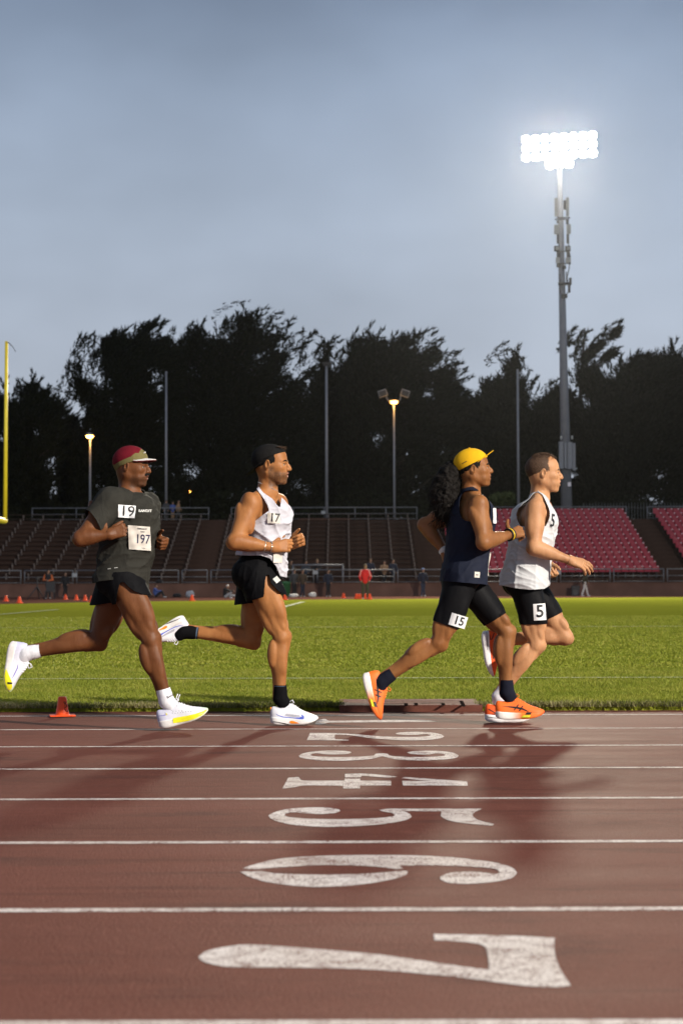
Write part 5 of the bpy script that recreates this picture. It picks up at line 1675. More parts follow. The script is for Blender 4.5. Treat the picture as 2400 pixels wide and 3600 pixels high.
def shoe(r, sd, origin, xd, dy, mats, style, L=.293, flip=1):
    """origin: photo pixel of the sole's heel corner; xd: direction of the toe in photo pixels"""
    o = r.P(*origin, dy)
    x = unit((xd[0], 0, -xd[1])); z = unit(np.cross(x, YH)) * flip
    if flip == 1 and False: pass
    y = np.cross(z, x)
    M = Matrix(((x[0], y[0], z[0], 0), (x[1], y[1], z[1], 0), (x[2], y[2], z[2], 0), (0, 0, 0, 1)))
    M.translation = Vector(o - r.base)
    k = L / .293
    def lofted(kind):
        secs = [shoe_section(kind, *q) for q in zip(SX, SW, SB, SM, ST_)]
        # resample lengthways for a smooth last
        S2 = np.array(secs); xs = np.linspace(0, 1, 41) ** 1.0
        T_ = np.linspace(0, 1, len(SX))
        C_ = S2.reshape(len(SX), -1)
        out = np.stack([np.interp(xs, T_, C_[:, i]) for i in range(C_.shape[1])], 1)
        for _ in range(2): out[1:-1] = .25 * out[:-2] + .5 * out[1:-1] + .25 * out[2:]
        S2 = out.reshape(41, -1, 3)
        n, c = S2.shape[:2]
        V = S2.reshape(-1, 3) * k
        F = []
        cl = c if kind != 'upper' else c - 1
        for i in range(n - 1):
            for q in range(cl):
                F.append((i*c+q, i*c+(q+1) % c, (i+1)*c+(q+1) % c, (i+1)*c+q))
        V = list(map(tuple, V))
        F.append(tuple(range(c))); F.append(tuple(reversed(range((n-1)*c, n*c))))
        return V, F
    def put(name, V, F, m, parent, smooth=True):
        ob = link(name, mesh(name, V, F, smooth), m, parent); return ob
    Vu, Fu = lofted('upper'); Vm, Fm = lofted('mid')
    up_o = put('shoe', Vu, Fu, mats['upper'], r.root); up_o.matrix_local = M
    mid = put('midsole', Vm, Fm, mats['mid'], up_o)
    bv = BVHTree.FromPolygons(Vu + Vm, [f for f in Fu] + [tuple(i + len(Vu) for i in f) for f in Fm])
    def side(name, P2, m, lift=.0012, both=True):
        P2 = [(a * k, b * k) for a, b in P2]
        T3 = poly_tris(P2)
        bm = bmesh.new(); vs = [bm.verts.new((a, 0, b)) for a, b in P2]
        for t_ in T3:
            try: bm.faces.new([vs[i] for i in t_])
            except ValueError: pass
        bmesh.ops.triangulate(bm, faces=bm.faces)
        for _ in range(2):
            es = [e for e in bm.edges if e.calc_length() > .012]
            if es: bmesh.ops.subdivide_edges(bm, edges=es, cuts=1); bmesh.ops.triangulate(bm, faces=bm.faces)
        co = [tuple(v.co) for v in bm.verts]; bm.verts.index_update(); fs = [tuple(v.index for v in f.verts) for f in bm.faces]; bm.free()
        for sg in (-1, 1) if both else (-1,):
            W_ = []
            for a, _, b in co:
                h_ = bv.ray_cast(Vector((a, sg * .2, b)), Vector((0, -sg, 0)))
                yv = h_[0].y if h_[0] is not None else sg * .02
                W_.append((a, yv + sg * lift, b))
            put(name, W_, fs, m, up_o)
    def dots(pts, rad, m):
        b = MB()
        for a, c in pts:
            for sg in (-1, 1):
                h_ = bv.ray_cast(Vector((a * k, sg * .2, c * k)), Vector((0, -sg, 0)))
                if h_[0] is None: continue
                p = h_[0] + h_[1] * .0008; n = h_[1]; q = n.to_track_quat('Z', 'Y').to_matrix()
                b.add([p + q @ Vector((rad * math.cos(t_), rad * math.sin(t_), 0)) for t_ in np.linspace(0, 2 * math.pi, 7)[:-1]], [tuple(range(6))])
        if b.V: b.build('perforation', m, up_o)
    def laces(m, bow=True):
        b = MB()
        for i in range(5):
            x0 = .118 + .013 * i
            P = []
            for yy in np.linspace(-.024, .024, 7):
                h_ = bv.ray_cast(Vector((x0 * k, yy * k, .25)), Vector((0, 0, -1)))
                if h_[0] is not None: P.append(h_[0] + Vector((0, 0, .002)))
            if len(P) > 2: b.tube(P, .0022, 5)
        if bow:
            for sg in (-1, 1):
                b.tube([(.112 * k, 0, .130 * k), (.122 * k, sg * .012, .142 * k), (.136 * k, sg * .02, .150 * k), (.146 * k, sg * .012, .136 * k), (.128 * k, 0, .124 * k)], .002, 5)
        b.build('laces', m, up_o, True)
    style(side, dots, laces, put, up_o, k)
    return up_o

m_white = mat('shoe_white', (0.80, 0.80, 0.84), 0.5, 0.06, 30.0)
m_blackp = mat('print_black', (0.012, 0.012, 0.014), 0.5)
m_lilac = mat('print_lilac', (0.24, 0.22, 0.55), 0.5)
m_blue = mat('print_blue', (0.10, 0.15, 0.62), 0.45, 0.15, 40)
m_yellow = mat('print_yellow', (0.82, 0.76, 0.02), 0.5, 0.08, 30)
m_orange = mat('print_orange', (0.95, 0.26, 0.01), 0.5, 0.1, 30)
m_greyp = mat('print_grey', (0.42, 0.42, 0.48), 0.7, 0.2, 200)
m_lace_o = mat('lace_orange', (0.95, 0.20, 0.03), 0.6)

def style_r1(side, dots, laces, put, up, k):
    side('logo', [(.012, .080), (.035, .0745), (.062, .0725), (.064, .078), (.060, .084), (.052, .090), (.055, .080), (.040, .0775), (.020, .0805)], m_lilac)
    side('logo_tip', [(.056, .0735), (.063, .0735), (.065, .079), (.058, .087)], m_yellow, .0016)
    side('side_print', [(.085, .034), (.12, .037), (.16, .034), (.155, .039), (.12, .044), (.09, .043)], m_blackp, .001)
    side('yellow_foam', [(.085, .020), (.12, .014), (.17, .010), (.21, .012), (.25, .020), (.275, .031), (.287, .040), (.286, .0445), (.26, .041), (.22, .038), (.17, .040), (.12, .045), (.09, .046)], m_yellow, .0022)
    dots([(.095, .075), (.11, .07), (.125, .068), (.14, .066), (.155, .064), (.17, .063), (.10, .085), (.118, .08), (.135, .077), (.15, .073), (.185, .060), (.092, .09), (.20, .056)], .0022, m_blackp)
    laces(m_white)
    b = MB().tube([(.115 * k, -.01, .112 * k), (.135 * k, -.012, .150 * k), (.150 * k, -.01, .172 * k)], .003, 6)
    b.tube([(.115 * k, .0, .112 * k), (.145 * k, .004, .145 * k), (.160 * k, .0, .165 * k)], .003, 6)
    b.build('lace_ends', m_white, up, True)
def style_r1_back(side, dots, laces, put, up, k):
    side('yellow_foam', [(.16, .010), (.20, .006), (.25, .018), (.283, .036), (.284, .052), (.26, .058), (.23, .052), (.20, .036)], m_yellow, .0022)
    side('black_tab', [(.236, .028), (.248, .030), (.246, .056), (.236, .056)], m_blackp, .003)
    side('logo', [(.12, .074), (.15, .070), (.19, .058), (.215, .052), (.19, .065), (.15, .077)], m_lilac)
    laces(m_white)
def style_r2(side, dots, laces, put, up, k):
    side('logo', [(.030, .072), (.05, .062), (.08, .053), (.11, .049), (.15, .047), (.18, .048), (.196, .054), (.190, .066), (.196, .064), (.208, .055), (.209, .042), (.200, .036), (.18, .037), (.15, .041), (.11, .044), (.08, .048), (.05, .058)], m_blue)
    side('mesh_panel', [(.09, .060), (.10, .070), (.13, .066), (.18, .060), (.186, .054), (.15, .052), (.11, .054)], m_greyp)
    side('orange_pod', [(.118, .018), (.125, .027), (.14, .027), (.165, .018), (.18, .011), (.13, .010)], m_orange, .002)
    side('sole_gap', [(.012, .024), (.05, .020), (.09, .012), (.115, .006), (.115, .002), (.09, .006), (.05, .016), (.012, .021)], m_blackp, .0015)
    laces(m_white)
    MB().box((.004 * k, 0, .088 * k), (.006, .016, .040)).build('heel_tab', m_orange, up)
def style_orange(side, dots, laces, put, up, k):
    m = m_blackp
    side('stripe', [(.035, .082), (.08, .074), (.13, .064), (.165, .056), (.185, .048), (.187, .052), (.168, .061), (.13, .070), (.08, .079)], m)
    side('stripe', [(.05, .080), (.09, .080), (.13, .076), (.165, .066), (.195, .047), (.192, .045), (.160, .061), (.128, .070), (.09, .0755)], m, .0016)
    side('stripe', [(.105, .055), (.112, .055), (.140, .088), (.133, .090)], m, .002)
    side('stripe', [(.135, .050), (.142, .050), (.165, .078), (.158, .081)], m, .002)
    side('black_tab', [(.175, .030), (.205, .030), (.214, .043), (.182, .043)], m, .003)
    side('lime_tab', [(.150, .012), (.200, .012), (.206, .026), (.165, .026)], mat('print_lime', (.68, .66, .03), .5), .003)
    laces(m_lace_o, True)
def style_orange2(side, dots, laces, put, up, k):
    m = m_blackp
    side('stripe', [(.018, .080), (.045, .066), (.06, .056), (.064, .058), (.048, .070), (.022, .084)], m)
    side('stripe', [(.060, .056), (.020, .052), (.060, .050)], m, .0016)
    side('stripe', [(.06, .076), (.12, .066), (.18, .050), (.182, .055), (.12, .072)], m)
    side('sole_gap', [(.008, .034), (.06, .028), (.12, .024), (.12, .0255), (.06, .031), (.008, .037)], m, .002)
    laces(m_lace_o, False)

UP_R1 = xramp('upper_white_lilac', [(0, (.52, .52, .68)), (.25, (.66, .66, .76)), (.5, (.80, .80, .85)), (.85, (.78, .80, .86)), (1, (.60, .82, .50))])
MID_R1 = xramp('midsole_white', [(0, (.72, .68, .66)), (.5, (.80, .78, .74)), (1, (.82, .80, .60))])
UP_R2 = xramp('upper_white', [(0, (.62, .62, .68)), (.2, (.74, .74, .80)), (.6, (.84, .85, .88)), (1, (.84, .84, .86))])
MID_R2 = xramp('midsole_offwhite', [(0, (.80, .78, .76)), (1, (.84, .83, .82))])
UP_OR = xramp('upper_orange', [(0, (.92, .17, .02)), (.5, (.95, .16, .02)), (1, (.95, .15, .025))], rough=.6)
MID_OR = xramp('midsole_orange', [(0, (.86, .84, .80)), (.30, (.84, .80, .74)), (.52, (.93, .26, .04)), (1, (.93, .13, .03))])
UP_OR2 = xramp('upper_deep_orange', [(0, (.80, .10, .015)), (1, (.86, .11, .02))], rough=.6)
MID_OR2 = xramp('midsole_white_plain', [(0, (.82, .82, .84)), (1, (.80, .78, .76))])

# ---------------------------------------------------------------- head dressing
def clip_zline(H, pts):
    X_ = [p[0] for p in pts]; Z_ = [p[1] for p in pts]
    def g(V):
        L = H.loc(V); return L[:, 2] - np.interp(L[:, 0], X_, Z_)
    return g
def shell(r, H, name, c, rad, line, m, parent=None, disp=0.0, dscale=60, h=.0035, extra=(), th=.002, seed=0.0):
    pr = [ell(H.w(c), V3(rad) * H.s, H.ax(), .01)] + list(extra)
    lo, hi = bounds(pr, .02)
    V, F = region(pr, lo, hi, h, 2)
    F = tris(F)
    if disp: V = V + vnormals(V, F) * (disp * fbm(V, dscale, seed))[:, None]
    g = clip_zline(H, line)
    V, F = clip_mesh(V, F, g(V))
    o = r.out(name, V, F, m, parent)
    if th: r.solid(o, th)
    return o
def brim(r, H, x0, z0, length, tilt, half, m, name='brim', back=False, droop=.020, parent=None, th=.004, m2=None):
    sg = -1 if back else 1
    def fn(a, b):
        q = (a - .5) * 2
        y = half * q
        edge = math.sqrt(max(0, 1 - q * q * .93))
        xb = x0 - .055 * q * q * sg * sg
        x = xb + length * b * edge ** 0.9
        z = z0 + math.tan(tilt) * (x - x0) * (1 if not back else 1) - droop * q * q
        return H.w((sg * x, y, z))
    V, F = grid_surface(fn, 20, 8)
    o = r.out(name, V, F, m, parent)
    md = o.modifiers.new('t', 'SOLIDIFY'); md.thickness = th; md.offset = 0
    return o
def eyes(r, H, brow, parent, hair_m):
    m_eye = mat('eye_white', (.34, .31, .28), .3, .02); m_iris = mat('eye_dark', (.02, .012, .008), .15, .02)
    for q in (-1, 1):
        b = MB().lathe([(0.0135 * math.sin(t_), .0135 * math.cos(t_)) for t_ in np.linspace(0.001, math.pi, 12)], 14)
        V = np.array([H.w((.0738 + z, q * .0315 + x, .0035 + y)) for x, y, z in b.V])
        o = r.out('eye', V, [f for f in b.F], None, None, True, [m_eye, m_iris])
        for p in o.data.polygons:
            loc = H.loc(np.array([V[i] for i in p.vertices])).mean(0)
            if loc[0] > .0738 + .0112: p.material_index = 1
        P = [H.w((.0885 + dx, q * yy, z)) for dx, yy, z in ((.0075, .014, .0225), (.0065, .025, .0275), (.0015, .037, .0275), (-.009, .048, .0215))]
        L_ = [H.w((.0738 + .0125 * math.cos(a_), q * (.0325 + .0135 * math.sin(a_)), .0085)) for a_ in (-.9, -.4, .1, .6, 1.1)]
        MB().tube([Vector(p - r.base) for p in L_], [.0012, .0022, .0024, .0022, .001], 6).build('lid_shade_line', m_iris, r.root, True)  # dark lash line, also standing in for shade under the brow
        b = MB().tube([Vector(p - r.base) for p in P], [.0040, .0048, .0042, .002], 6)
        b.build('eyebrow', hair_m, r.root, True)
# ---------------------------------------------------------------- the four runners
m_hair_b = mat('hair_black', (.008, .0065, .0055), .75, .4, 90, .6, 260, spec=.12)
m_hair_br = mat('hair_brown', (.070, .040, .024), .6, .35, 120, .7, 300, spec=.2)
m_bib = mat('bib_paper', (.60, .56, .50), .7, .06, 10)
m_bib2 = mat('bib_paper_white', (.80, .80, .80), .6, .04, 10)
m_navyink = mat('navy_ink', (.015, .013, .06), .6)
m_black = fabric('black_shorts', (.0055, .0055, .0065), .7, .5, 16)
m_tights = fabric('black_tights', (.0065, .0065, .0075), .55, .2, 22, 0)
m_lash = mat('silver_print', (.55, .55, .52), .4)

def head_at(r, u, v, yaw, pitch, sc, dy=0.0, roll=0.0):
    f = (math.cos(pitch) * math.cos(yaw), -math.cos(pitch) * math.sin(yaw), math.sin(pitch))
    up = (-math.sin(pitch) * math.cos(yaw), math.sin(pitch) * math.sin(yaw) + roll, math.cos(pitch))
    return Head(r.P(u, v, dy), f, up, sc)

# ===== runner 1: grey T-shirt, maroon cap
def runner_one():
    r = Runner(10.5, 'runner in grey T-shirt, bib 197 and maroon cap, leftmost of the four', 430, skin_material('skin_deep', (.150, .057, .0205), (.17, .07, .05), (.02, .014, .01)))
    J = dict(pelvis=(430, 2010, 0), chest=(452, 1845, 0), neck=(456, 1738, 0),
             sh_n=(388, 1772, -.15), el_n=(285, 1893, -.28), wr_n=(383, 1880, -.27), sh_f=(520, 1780, .13), el_f=(522, 1915, .20), wr_f=(552, 1896, .03),
             hip_n=(428, 2032, -.085), kn_n=(530, 2246, -.11), an_n=(586, 2466, -.10), hip_f=(422, 2032, .085), kn_f=(345, 2254, .10), an_f=(93, 2297, .10))
    H = head_at(r, 464, 1644, R(12), R(-2), .99)
    wn, wf = r.P(*J['wr_n']), r.P(*J['wr_f'])
    fist = (72, 98, 60)
    hn = hand(wn, r.P(425, 1866, -.26) - wn, (0.1, 1, 0.0), (0, 0, 1), fist, .98, (.75, .45, .55))
    hf = hand(wf, r.P(576, 1910, -.02) - wf, (-.35, -1, -.2), (0, 0, 1), fist, .98, (.5, .8, .3))
    r.skeleton(J, R(35), 1.0, 1.07, 1.05, (hn, hf), H.prims(r.P(*J['neck']), .9, 1.05, .002, 1.15, .055))
    r.body(H, masks=lambda x, y, z: .62 * np.clip((-.045 - z) / .03, 0, 1) * np.clip((x - .0) / .02, 0, 1) * np.clip((z + .125) / .01, 0, 1))
    eyes(r, H, .0, None, m_hair_b)
    # moustache
    b = MB()
    for q in (-1, 1):
        b.tube([Vector(H.w(p) - r.base) for p in ((.1035, q * .002, -.0375), (.1015, q * .012, -.0385), (.094, q * .022, -.044), (.086, q * .028, -.056))], [.0075, .0090, .0075, .003], 8)
    b.build('moustache', m_hair_b, r.root, True)
    # T-shirt
    m_sh = fabric('grey_tshirt', (.030, .029, .0245), .8, .6, 12, 0, .08)
    ux, uy = r.P(*J['sh_n']), r.P(*J['el_n'])
    rows = [(1740, 415, 505, .08), (1752, 392, 527, .125), (1768, 372, 541, .155), (1790, 362, 549, .168), (1815, 358, 553, .172), (1850, 360, 552, .168), (1900, 354, 546, .165), (1945, 352, 538, .160), (1990, 349, 524, .162), (2030, 338, 518, .178), (2068, 340, 512, .182)]
    T = [zloft(zst(r, rows), .04)] + r.pr['torso'][:4] + r.pr['torso'][-2:] + [ell(r.P(*J['sh_f']), (.060, .066, .060), None, .05), ell(r.P(*J['sh_n']), (.072, .074, .070), None, .05)]
    nk = H.w((.0, 0, -.125)) * .4 + r.P(*J['neck']) * .6
    neckhole = lambda V: np.linalg.norm((V - (nk + V3((.012, -.004, .012)))) / V3((.082, .082, .060)), axis=1) - 1
    fold = creases(.015, [((.9, 0, .45), 13, 2.4, 1.0), ((.6, 0, .8), 16, 3, .5), ((1, 0, .1), 24, 4, .3)], 3.1)
    fold2 = creases(.004, [((.75, 0, .6), 26, 6, 1.0), ((.9, 0, .2), 40, 8, .5)], 5.1)
    fold = calm(fold, nk); f2_ = fold2; fold2 = lambda V: f2_(V) + .007
    hem = above(r, [(330, 2050), (350, 2046), (400, 2040), (464, 2037), (490, 2046), (515, 2064), (540, 2072)])
    d = unit(uy - ux)
    s_end = r.P(328, 1846, -.21)
    wfar = unit(r.P(*J['el_f']) - r.P(*J['sh_f']))
    e_far = r.P(*J['sh_f']) + wfar * .155
    pieces = [(T, [hem, neckhole], fold),
              ([rcone(ux - d * .01, ux + d * .26, .075, .079, .03), rcone(ux + V3((.06, .05, .01)), ux, .075, .075, .04), ell(ux + V3((.004, 0, .012)), (.072, .07, .068), None, .04)], [lambda V: -((V - s_end) @ unit(d * .85 + V3((-.35, 0, .15))))], fold2),
              ([rcone(r.P(*J['sh_f']), r.P(*J['sh_f']) + wfar * .25, .062, .068, .03)], [lambda V: -((V - e_far) @ wfar)], fold2)]
    sh = multi(r, 'shirt', pieces, m_sh, .006)
    collar(r, 'shirt', neckhole, nk, m_sh, sh, .0065)
    bv = r.bvh('shirt')
    bib = r.decal('race_number', bv, (461, 1803), 57 * mpp(10.4), 44 * mpp(10.4), R(-3), quad_grid(8), m_bib2, sh, .005)
    r.decal('number_text', r.bvh('race_number'), (463, 1803), 1, 1, R(-3), text_shape('19', 40 * mpp(10.4) * 1.28, .0006), m_blackp, sh, .0025)
    r.decal('brand_text', bv, (521, 1800), 1, 1, R(1), text_shape('BANDIT', 12 * mpp(10.4) * 1.0, .0008), m_lash, sh, .004)
    r.decal('race_bib', bv, (502, 1894), 74 * mpp(10.4), 84 * mpp(10.4), R(-4), quad_grid(10), m_bib, sh, .008, -.10)
    r.decal('bib_text', r.bvh('race_bib'), (513, 1899), .72, 1, R(-3), text_shape('197', 32 * mpp(10.4) * 1.4, .0004), m_navyink, sh, .0025)
    r.decal('bib_print', r.bvh('race_bib'), (512, 1863), 1, 1, R(-3), text_shape('TWILIGHT', 6.6 * mpp(10.4), .0005), m_blackp, sh, .0025)
    for du_, dv_, w_ in ((1, 8, 15), (1, 11, 13), (3, 66, 12)):
        r.decal('bib_small_print', r.bvh('race_bib'), (512 + du_, 1863 + dv_), w_ * mpp(10.4), 1.4 * mpp(10.4), R(-6), quad_grid(2), m_blackp, sh, .0025)
    r.decal('hem_print', bv, (410, 1997), 1, 1, R(8), text_shape('--  --', 20 * mpp(10.4), .0004), m_lash, sh, .003)
    # shorts
    pv = pelvis_pr(r, .012)
    waist = lambda V: .045 - hem(V)
    hem_n = above(r, [(330, 2140), (358, 2131), (400, 2126), (421, 2121), (424, 2095), (437, 2049), (450, 2047), (482, 2076), (512, 2088), (540, 2092)])
    fl = creases(.004, [((.3, 0, 1), 20, 5, 1.0)], 8.0)
    pieces = [(pv + [thigh_pr(r, 'n', .014, 1.09, .02)], [hem_n, waist], fl),
              ([thigh_pr(r, 'f', .016, 1.09, .03)], [above(r, [(330, 2128), (400, 2118), (540, 2085)]), waist], fl)]
    multi(r, 'shorts', pieces, m_black, .006)
    # cap
    m_mar = fabric('cap_maroon', (.125, .009, .016), .7, .15, 20)
    m_oli = fabric('cap_olive', (.14, .12, .048), .75, .2, 20)
    m_wht = mat('cap_brim_white', (.62, .60, .58), .6)
    c, rad = (-.010, 0, .037), (.111, .085, .096)
    cap = shell(r, H, 'cap', c, rad, [(-.13, .018), (-.09, .012), (-.045, .034), (.02, .062), (.04, .085), (.06, .085), (.061, .20), (.12, .2)], m_mar)
    shell(r, H, 'cap_band', c, (.1105, .0845, .0955), [(-.13, -.020), (-.085, -.022), (-.05, .002), (.02, .030), (.06, .046), (.12, .052)], m_oli, cap)
    brim(r, H, .086, .057, .062, R(-6), .078, m_wht, parent=cap, droop=.024)
    brim(r, H, .086, .0525, .064, R(-6), .079, m_mar, name='brim_underside', parent=cap, droop=.024, th=.002)
    bvc = None
    b = MB().tube([Vector(H.w(p) - r.base) for p in ((.079, -.030, .088), (.084, -.024, .088), (.087, -.016, .091), (.084, -.012, .097))], .002, 5)
    b.build('cap_badge', m_wht, cap, True)
    # watch on the far wrist
    b = MB().tube([Vector(wf - r.base) - Vector(unit(wf - r.P(*J['el_f']))) * .012, Vector(wf - r.base) + Vector(unit(wf - r.P(*J['el_f']))) * .008], .034, 14)
    b.build('watch', m_blackp, r.root, True)
    # socks and shoes
    m_sock = fabric('white_sock', (.74, .74, .78), .9, .2, 30)
    s_ = socks(r, 'n', .80, m_sock, 1.05)
    socks(r, 'f', .80, m_sock, 1.05)
    r.kids['sk'] = r.kids['sockn']
    r.decal('sock_text', r.bvh('sk'), (600, 2447, -.1), 1, 1, R(22), text_shape('BAN', 11 * mpp(10.4), .0005), m_blackp, s_, .0015)
    shoe(r, 'n', (564, 2566), (160, -43), -.10, dict(upper=UP_R1, mid=MID_R1), style_r1, .300)
    shoe(r, 'f', (34, 2252), (-22, 172), .10, dict(upper=UP_R1, mid=MID_R1), style_r1_back, .300)
    return r

# ===== runner 2: white vest, black cap backwards
def runner_two():
    r = Runner(10.9, 'runner in loose white vest with bib 17 and backwards black cap, second from left', 920, skin_material('skin_tan', (.36, .155, .052), (.33, .14, .10), (.05, .03, .02)))
    J = dict(pelvis=(905, 1992, 0), chest=(930, 1850, 0), neck=(938, 1732, 0),
             sh_n=(884, 1772, -.165), el_n=(824, 1906, -.25), wr_n=(958, 1924, -.20), sh_f=(978, 1772, .165), el_f=(960, 1905, .24), wr_f=(1022, 1914, .08),
             hip_n=(906, 2022, -.085), kn_n=(990, 2238, -.09), an_n=(985, 2456, -.08), hip_f=(904, 2022, .085), kn_f=(886, 2252, .09), an_f=(645, 2220, .09))
    H = head_at(r, 954, 1637, R(9), R(0), 1.03)
    wn, wf = r.P(*J['wr_n']), r.P(*J['wr_f'])
    hn = hand(wn, r.P(1000, 1919, -.17) - wn, (.12, 1, -.1), (0, 0, 1), ((22, 48, 30), (28, 42, 28), (32, 40, 28), (36, 40, 30)), 1.0, (.75, .62, .35))
    hf = hand(wf, r.P(1062, 1897, .04) - wf, (-.2, -1, -.1), (0, 0, 1), ((60, 70, 40), (66, 75, 45), (70, 75, 45), (70, 75, 45)), 1.0, (.85, .62, .1))
    r.skeleton(J, R(20), 1.0, 1.02, 1.08, (hn, hf), H.prims(r.P(*J['neck']), .95, 1.05, .003, 1.0, .048))
    def beard(x, y, z):
        a = np.clip((.004 + .35 * (x - .02) * 0 - z) / .02, 0, 1) * np.clip((x + .012) / .012, 0, 1)
        low = np.clip((-.030 - z) / .015, 0, 1)
        side_ = np.clip(1 - (x - .02) / .02, 0, 1)
        return .8 * a * np.maximum(low, side_) * np.clip((z + .135) / .012, 0, 1) * (1 - .5 * np.clip((.03 - np.abs(z + .03)) / .02, 0, 1) * np.clip((x - .05) / .02, 0, 1))
    r.body(H, masks=beard)
    eyes(r, H, 0, None, m_hair_b)
    b = MB()
    for q in (-1, 1):
        b.tube([Vector(H.w(p) - r.base) for p in ((.103, q * .003, -.0385), (.101, q * .012, -.0395), (.095, q * .021, -.045))], [.0032, .0035, .0015], 6)
    b.build('moustache', m_hair_b, r.root, True)
    # hair under the cap, cap turned backwards
    shell(r, H, 'hair', (-.014, 0, .036), (.1045, .0795, .0905), [(-.13, -.075), (-.05, -.070), (-.03, -.03), (-.005, .028), (.015, -.010), (.032, -.008), (.036, .040), (.06, .062), (.085, .085), (.12, .10)], m_hair_b, None, .002, 200, seed=2)
    m_cap = fabric('cap_black', (.012, .0115, .011), .8, .25, 22)
    cap = shell(r, H, 'cap', (-.012, 0, .036), (.112, .085, .094), [(-.13, -.02), (-.09, -.02), (-.03, .036), (.045, .066), (.10, .086), (.14, .09)], m_cap)
    brim(r, H, .095, -.010, .062, R(-38), .074, m_cap, back=True, parent=cap, droop=.012)
    b = MB()
    rr_ = np.random.default_rng(3)
    for k in range(26):
        y = rr_.uniform(-.05, .05); x0 = .078 - abs(y) * .5
        z0 = .094 + rr_.uniform(-.006, .006)
        b.tube([Vector(H.w(p) - r.base) for p in ((x0 - .02, y, z0 + .010), (x0 + .004, y + rr_.normal(0, .004), z0 + .014 + rr_.uniform(-.004, .004)), (x0 + .014 + rr_.uniform(0, .006), y + rr_.normal(0, .006), z0 + .004 + rr_.uniform(-.006, .008)))], [.0022, .0018, .0007], 4)
    b.build('fringe', m_hair_br, r.root, True)
    # vest
    m_v = fabric('white_vest', (.52, .51, .555), .85, .25, 10, 0, .04)
    rows = [(1735, 905, 965, .07), (1752, 888, 985, .12), (1775, 876, 1003, .155), (1813, 868, 1019, .170), (1850, 868, 1014, .172), (1880, 866, 1006, .170), (1915, 858, 1002, .170), (1950, 844, 1000, .175), (1985, 842, 1000, .180), (2030, 845, 998, .18)]
    T = [zloft(zst(r, rows), .04)] + r.pr['torso'][:4] + r.pr['torso'][4:6] + r.pr['torso'][8:10] + r.pr['torso'][-2:]
    hem = above(r, [(820, 1952), (837, 1952), (870, 1954), (920, 1954), (952, 1964), (976, 1994), (988, 2024), (1003, 2030), (1030, 2032)])
    arm_n = outside(r, [(850, 1690), (893, 1711), (910, 1728), (928, 1752), (946, 1786), (949, 1800), (918, 1822), (900, 1834), (850, 1845), (820, 1760)], ymax=10.9)
    arm_f = outside(r, [(880, 1690), (1000, 1700), (1020, 1740), (1012, 1790), (990, 1800), (960, 1830), (900, 1834), (850, 1845), (820, 1760)], ymin=10.96)
    vneck = outside(r, [(902, 1690), (906, 1704), (928, 1734), (961, 1758), (977, 1780), (987, 1788), (990, 1752), (978, 1722), (968, 1690)], ymin=10.68, ymax=10.98)
    nk = r.P(*J['neck'])
    nh = lambda V: np.linalg.norm((V - (nk + V3((.010, 0, .025)))) / V3((.074, .080, .055)), axis=1) - 1
    fold = creases(.017, [((.85, 0, -.5), 13, 2.6, 1.0), ((.3, 0, -1), 15, 3, .6), ((1, 0, .3), 28, 5, .35)], 12.3)
    fold = calm(fold, nk)
    vest = multi(r, 'vest', [(T, [hem, arm_n, arm_f, vneck, nh], fold)], m_v, .0055)
    bv = r.bvh('vest')
    r.decal('race_number', bv, (966, 1826), 44 * mpp(10.8), 36 * mpp(10.8), R(-2), quad_grid(8), m_bib, vest, .006, -.10)
    r.decal('number_text', r.bvh('race_number'), (970, 1825), .85, 1, R(-3), text_shape('17', 31 * mpp(10.8) * 1.35, .001), m_blackp, vest, .0025)
    r.decal('race_bib', bv, (980, 1958), 30 * mpp(10.8), 44 * mpp(10.8), R(0), quad_grid(8), m_bib, vest, .010)
    # shorts
    pv = pelvis_pr(r, .014)
    waist = lambda V: .035 - hem(V)
    hem_n = above(r, [(820, 2124), (845, 2119), (880, 2113), (932, 2098), (934, 2070), (939, 2024), (950, 2020), (957, 2050), (985, 2080), (1010, 2092), (1040, 2092)])
    fl = creases(.005, [((.2, 0, 1), 18, 5, 1.0), ((1, 0, .2), 16, 6, .6)], 4.4)
    pieces = [(pv + [thigh_pr(r, 'n', .016, 1.03, .045)], [hem_n, waist], fl),
              ([thigh_pr(r, 'f', .016, 1.03, .05)], [above(r, [(820, 2128), (900, 2118), (1040, 2090)]), waist], fl)]
    sho = multi(r, 'shorts', pieces, m_black, .006)
    bs = r.bvh('shorts')
    r.decal('shorts_badge', bs, (976, 2038), .030, .036, R(40), quad_grid(4), m_lash, sho, .003)
    # necklace, bracelets
    m_ch = mat('silver_chain', (.75, .66, .58), .25, .1, 200, metal=.8)
    b = MB(); b2 = MB()
    ctr = nk + V3((.016, 0, .030))
    for k in range(90):
        a = 2 * math.pi * k / 90
        p = ctr + V3((.060 * math.cos(a) - .008, .056 * math.sin(a), -.028 * math.cos(a) + .006))
        b.add(*(lambda q: (q.V, q.F))(MB().lathe([(0, -.0028), (.0026, -.0012), (.0026, .0012), (0, .0028)], 6, tuple(p - r.base))))
    b.build('necklace', m_ch, r.root)
    d = unit(wn - r.P(*J['el_n']))
    for off in (-.010, -.050):
        P = []
        c_ = wn + d * off
        n1 = unit(np.cross(d, (0, 0, 1))); n2 = np.cross(d, n1)
        for k in range(15):
            a = 2 * math.pi * k / 14
            P.append(Vector(c_ + (n1 * math.cos(a) + n2 * math.sin(a)) * (.0335 if off > -.03 else .0345) - r.base))
        MB().tube(P, .0028, 6, False).build('bracelet', m_ch, r.root, True)
    m_sock = fabric('black_sock', (.006, .006, .007), .9, .2, 30)
    m_b1 = mat('sock_stripe_grey', (.085, .08, .075), .9); m_b2 = mat('sock_stripe_blue', (.07, .10, .15), .9)
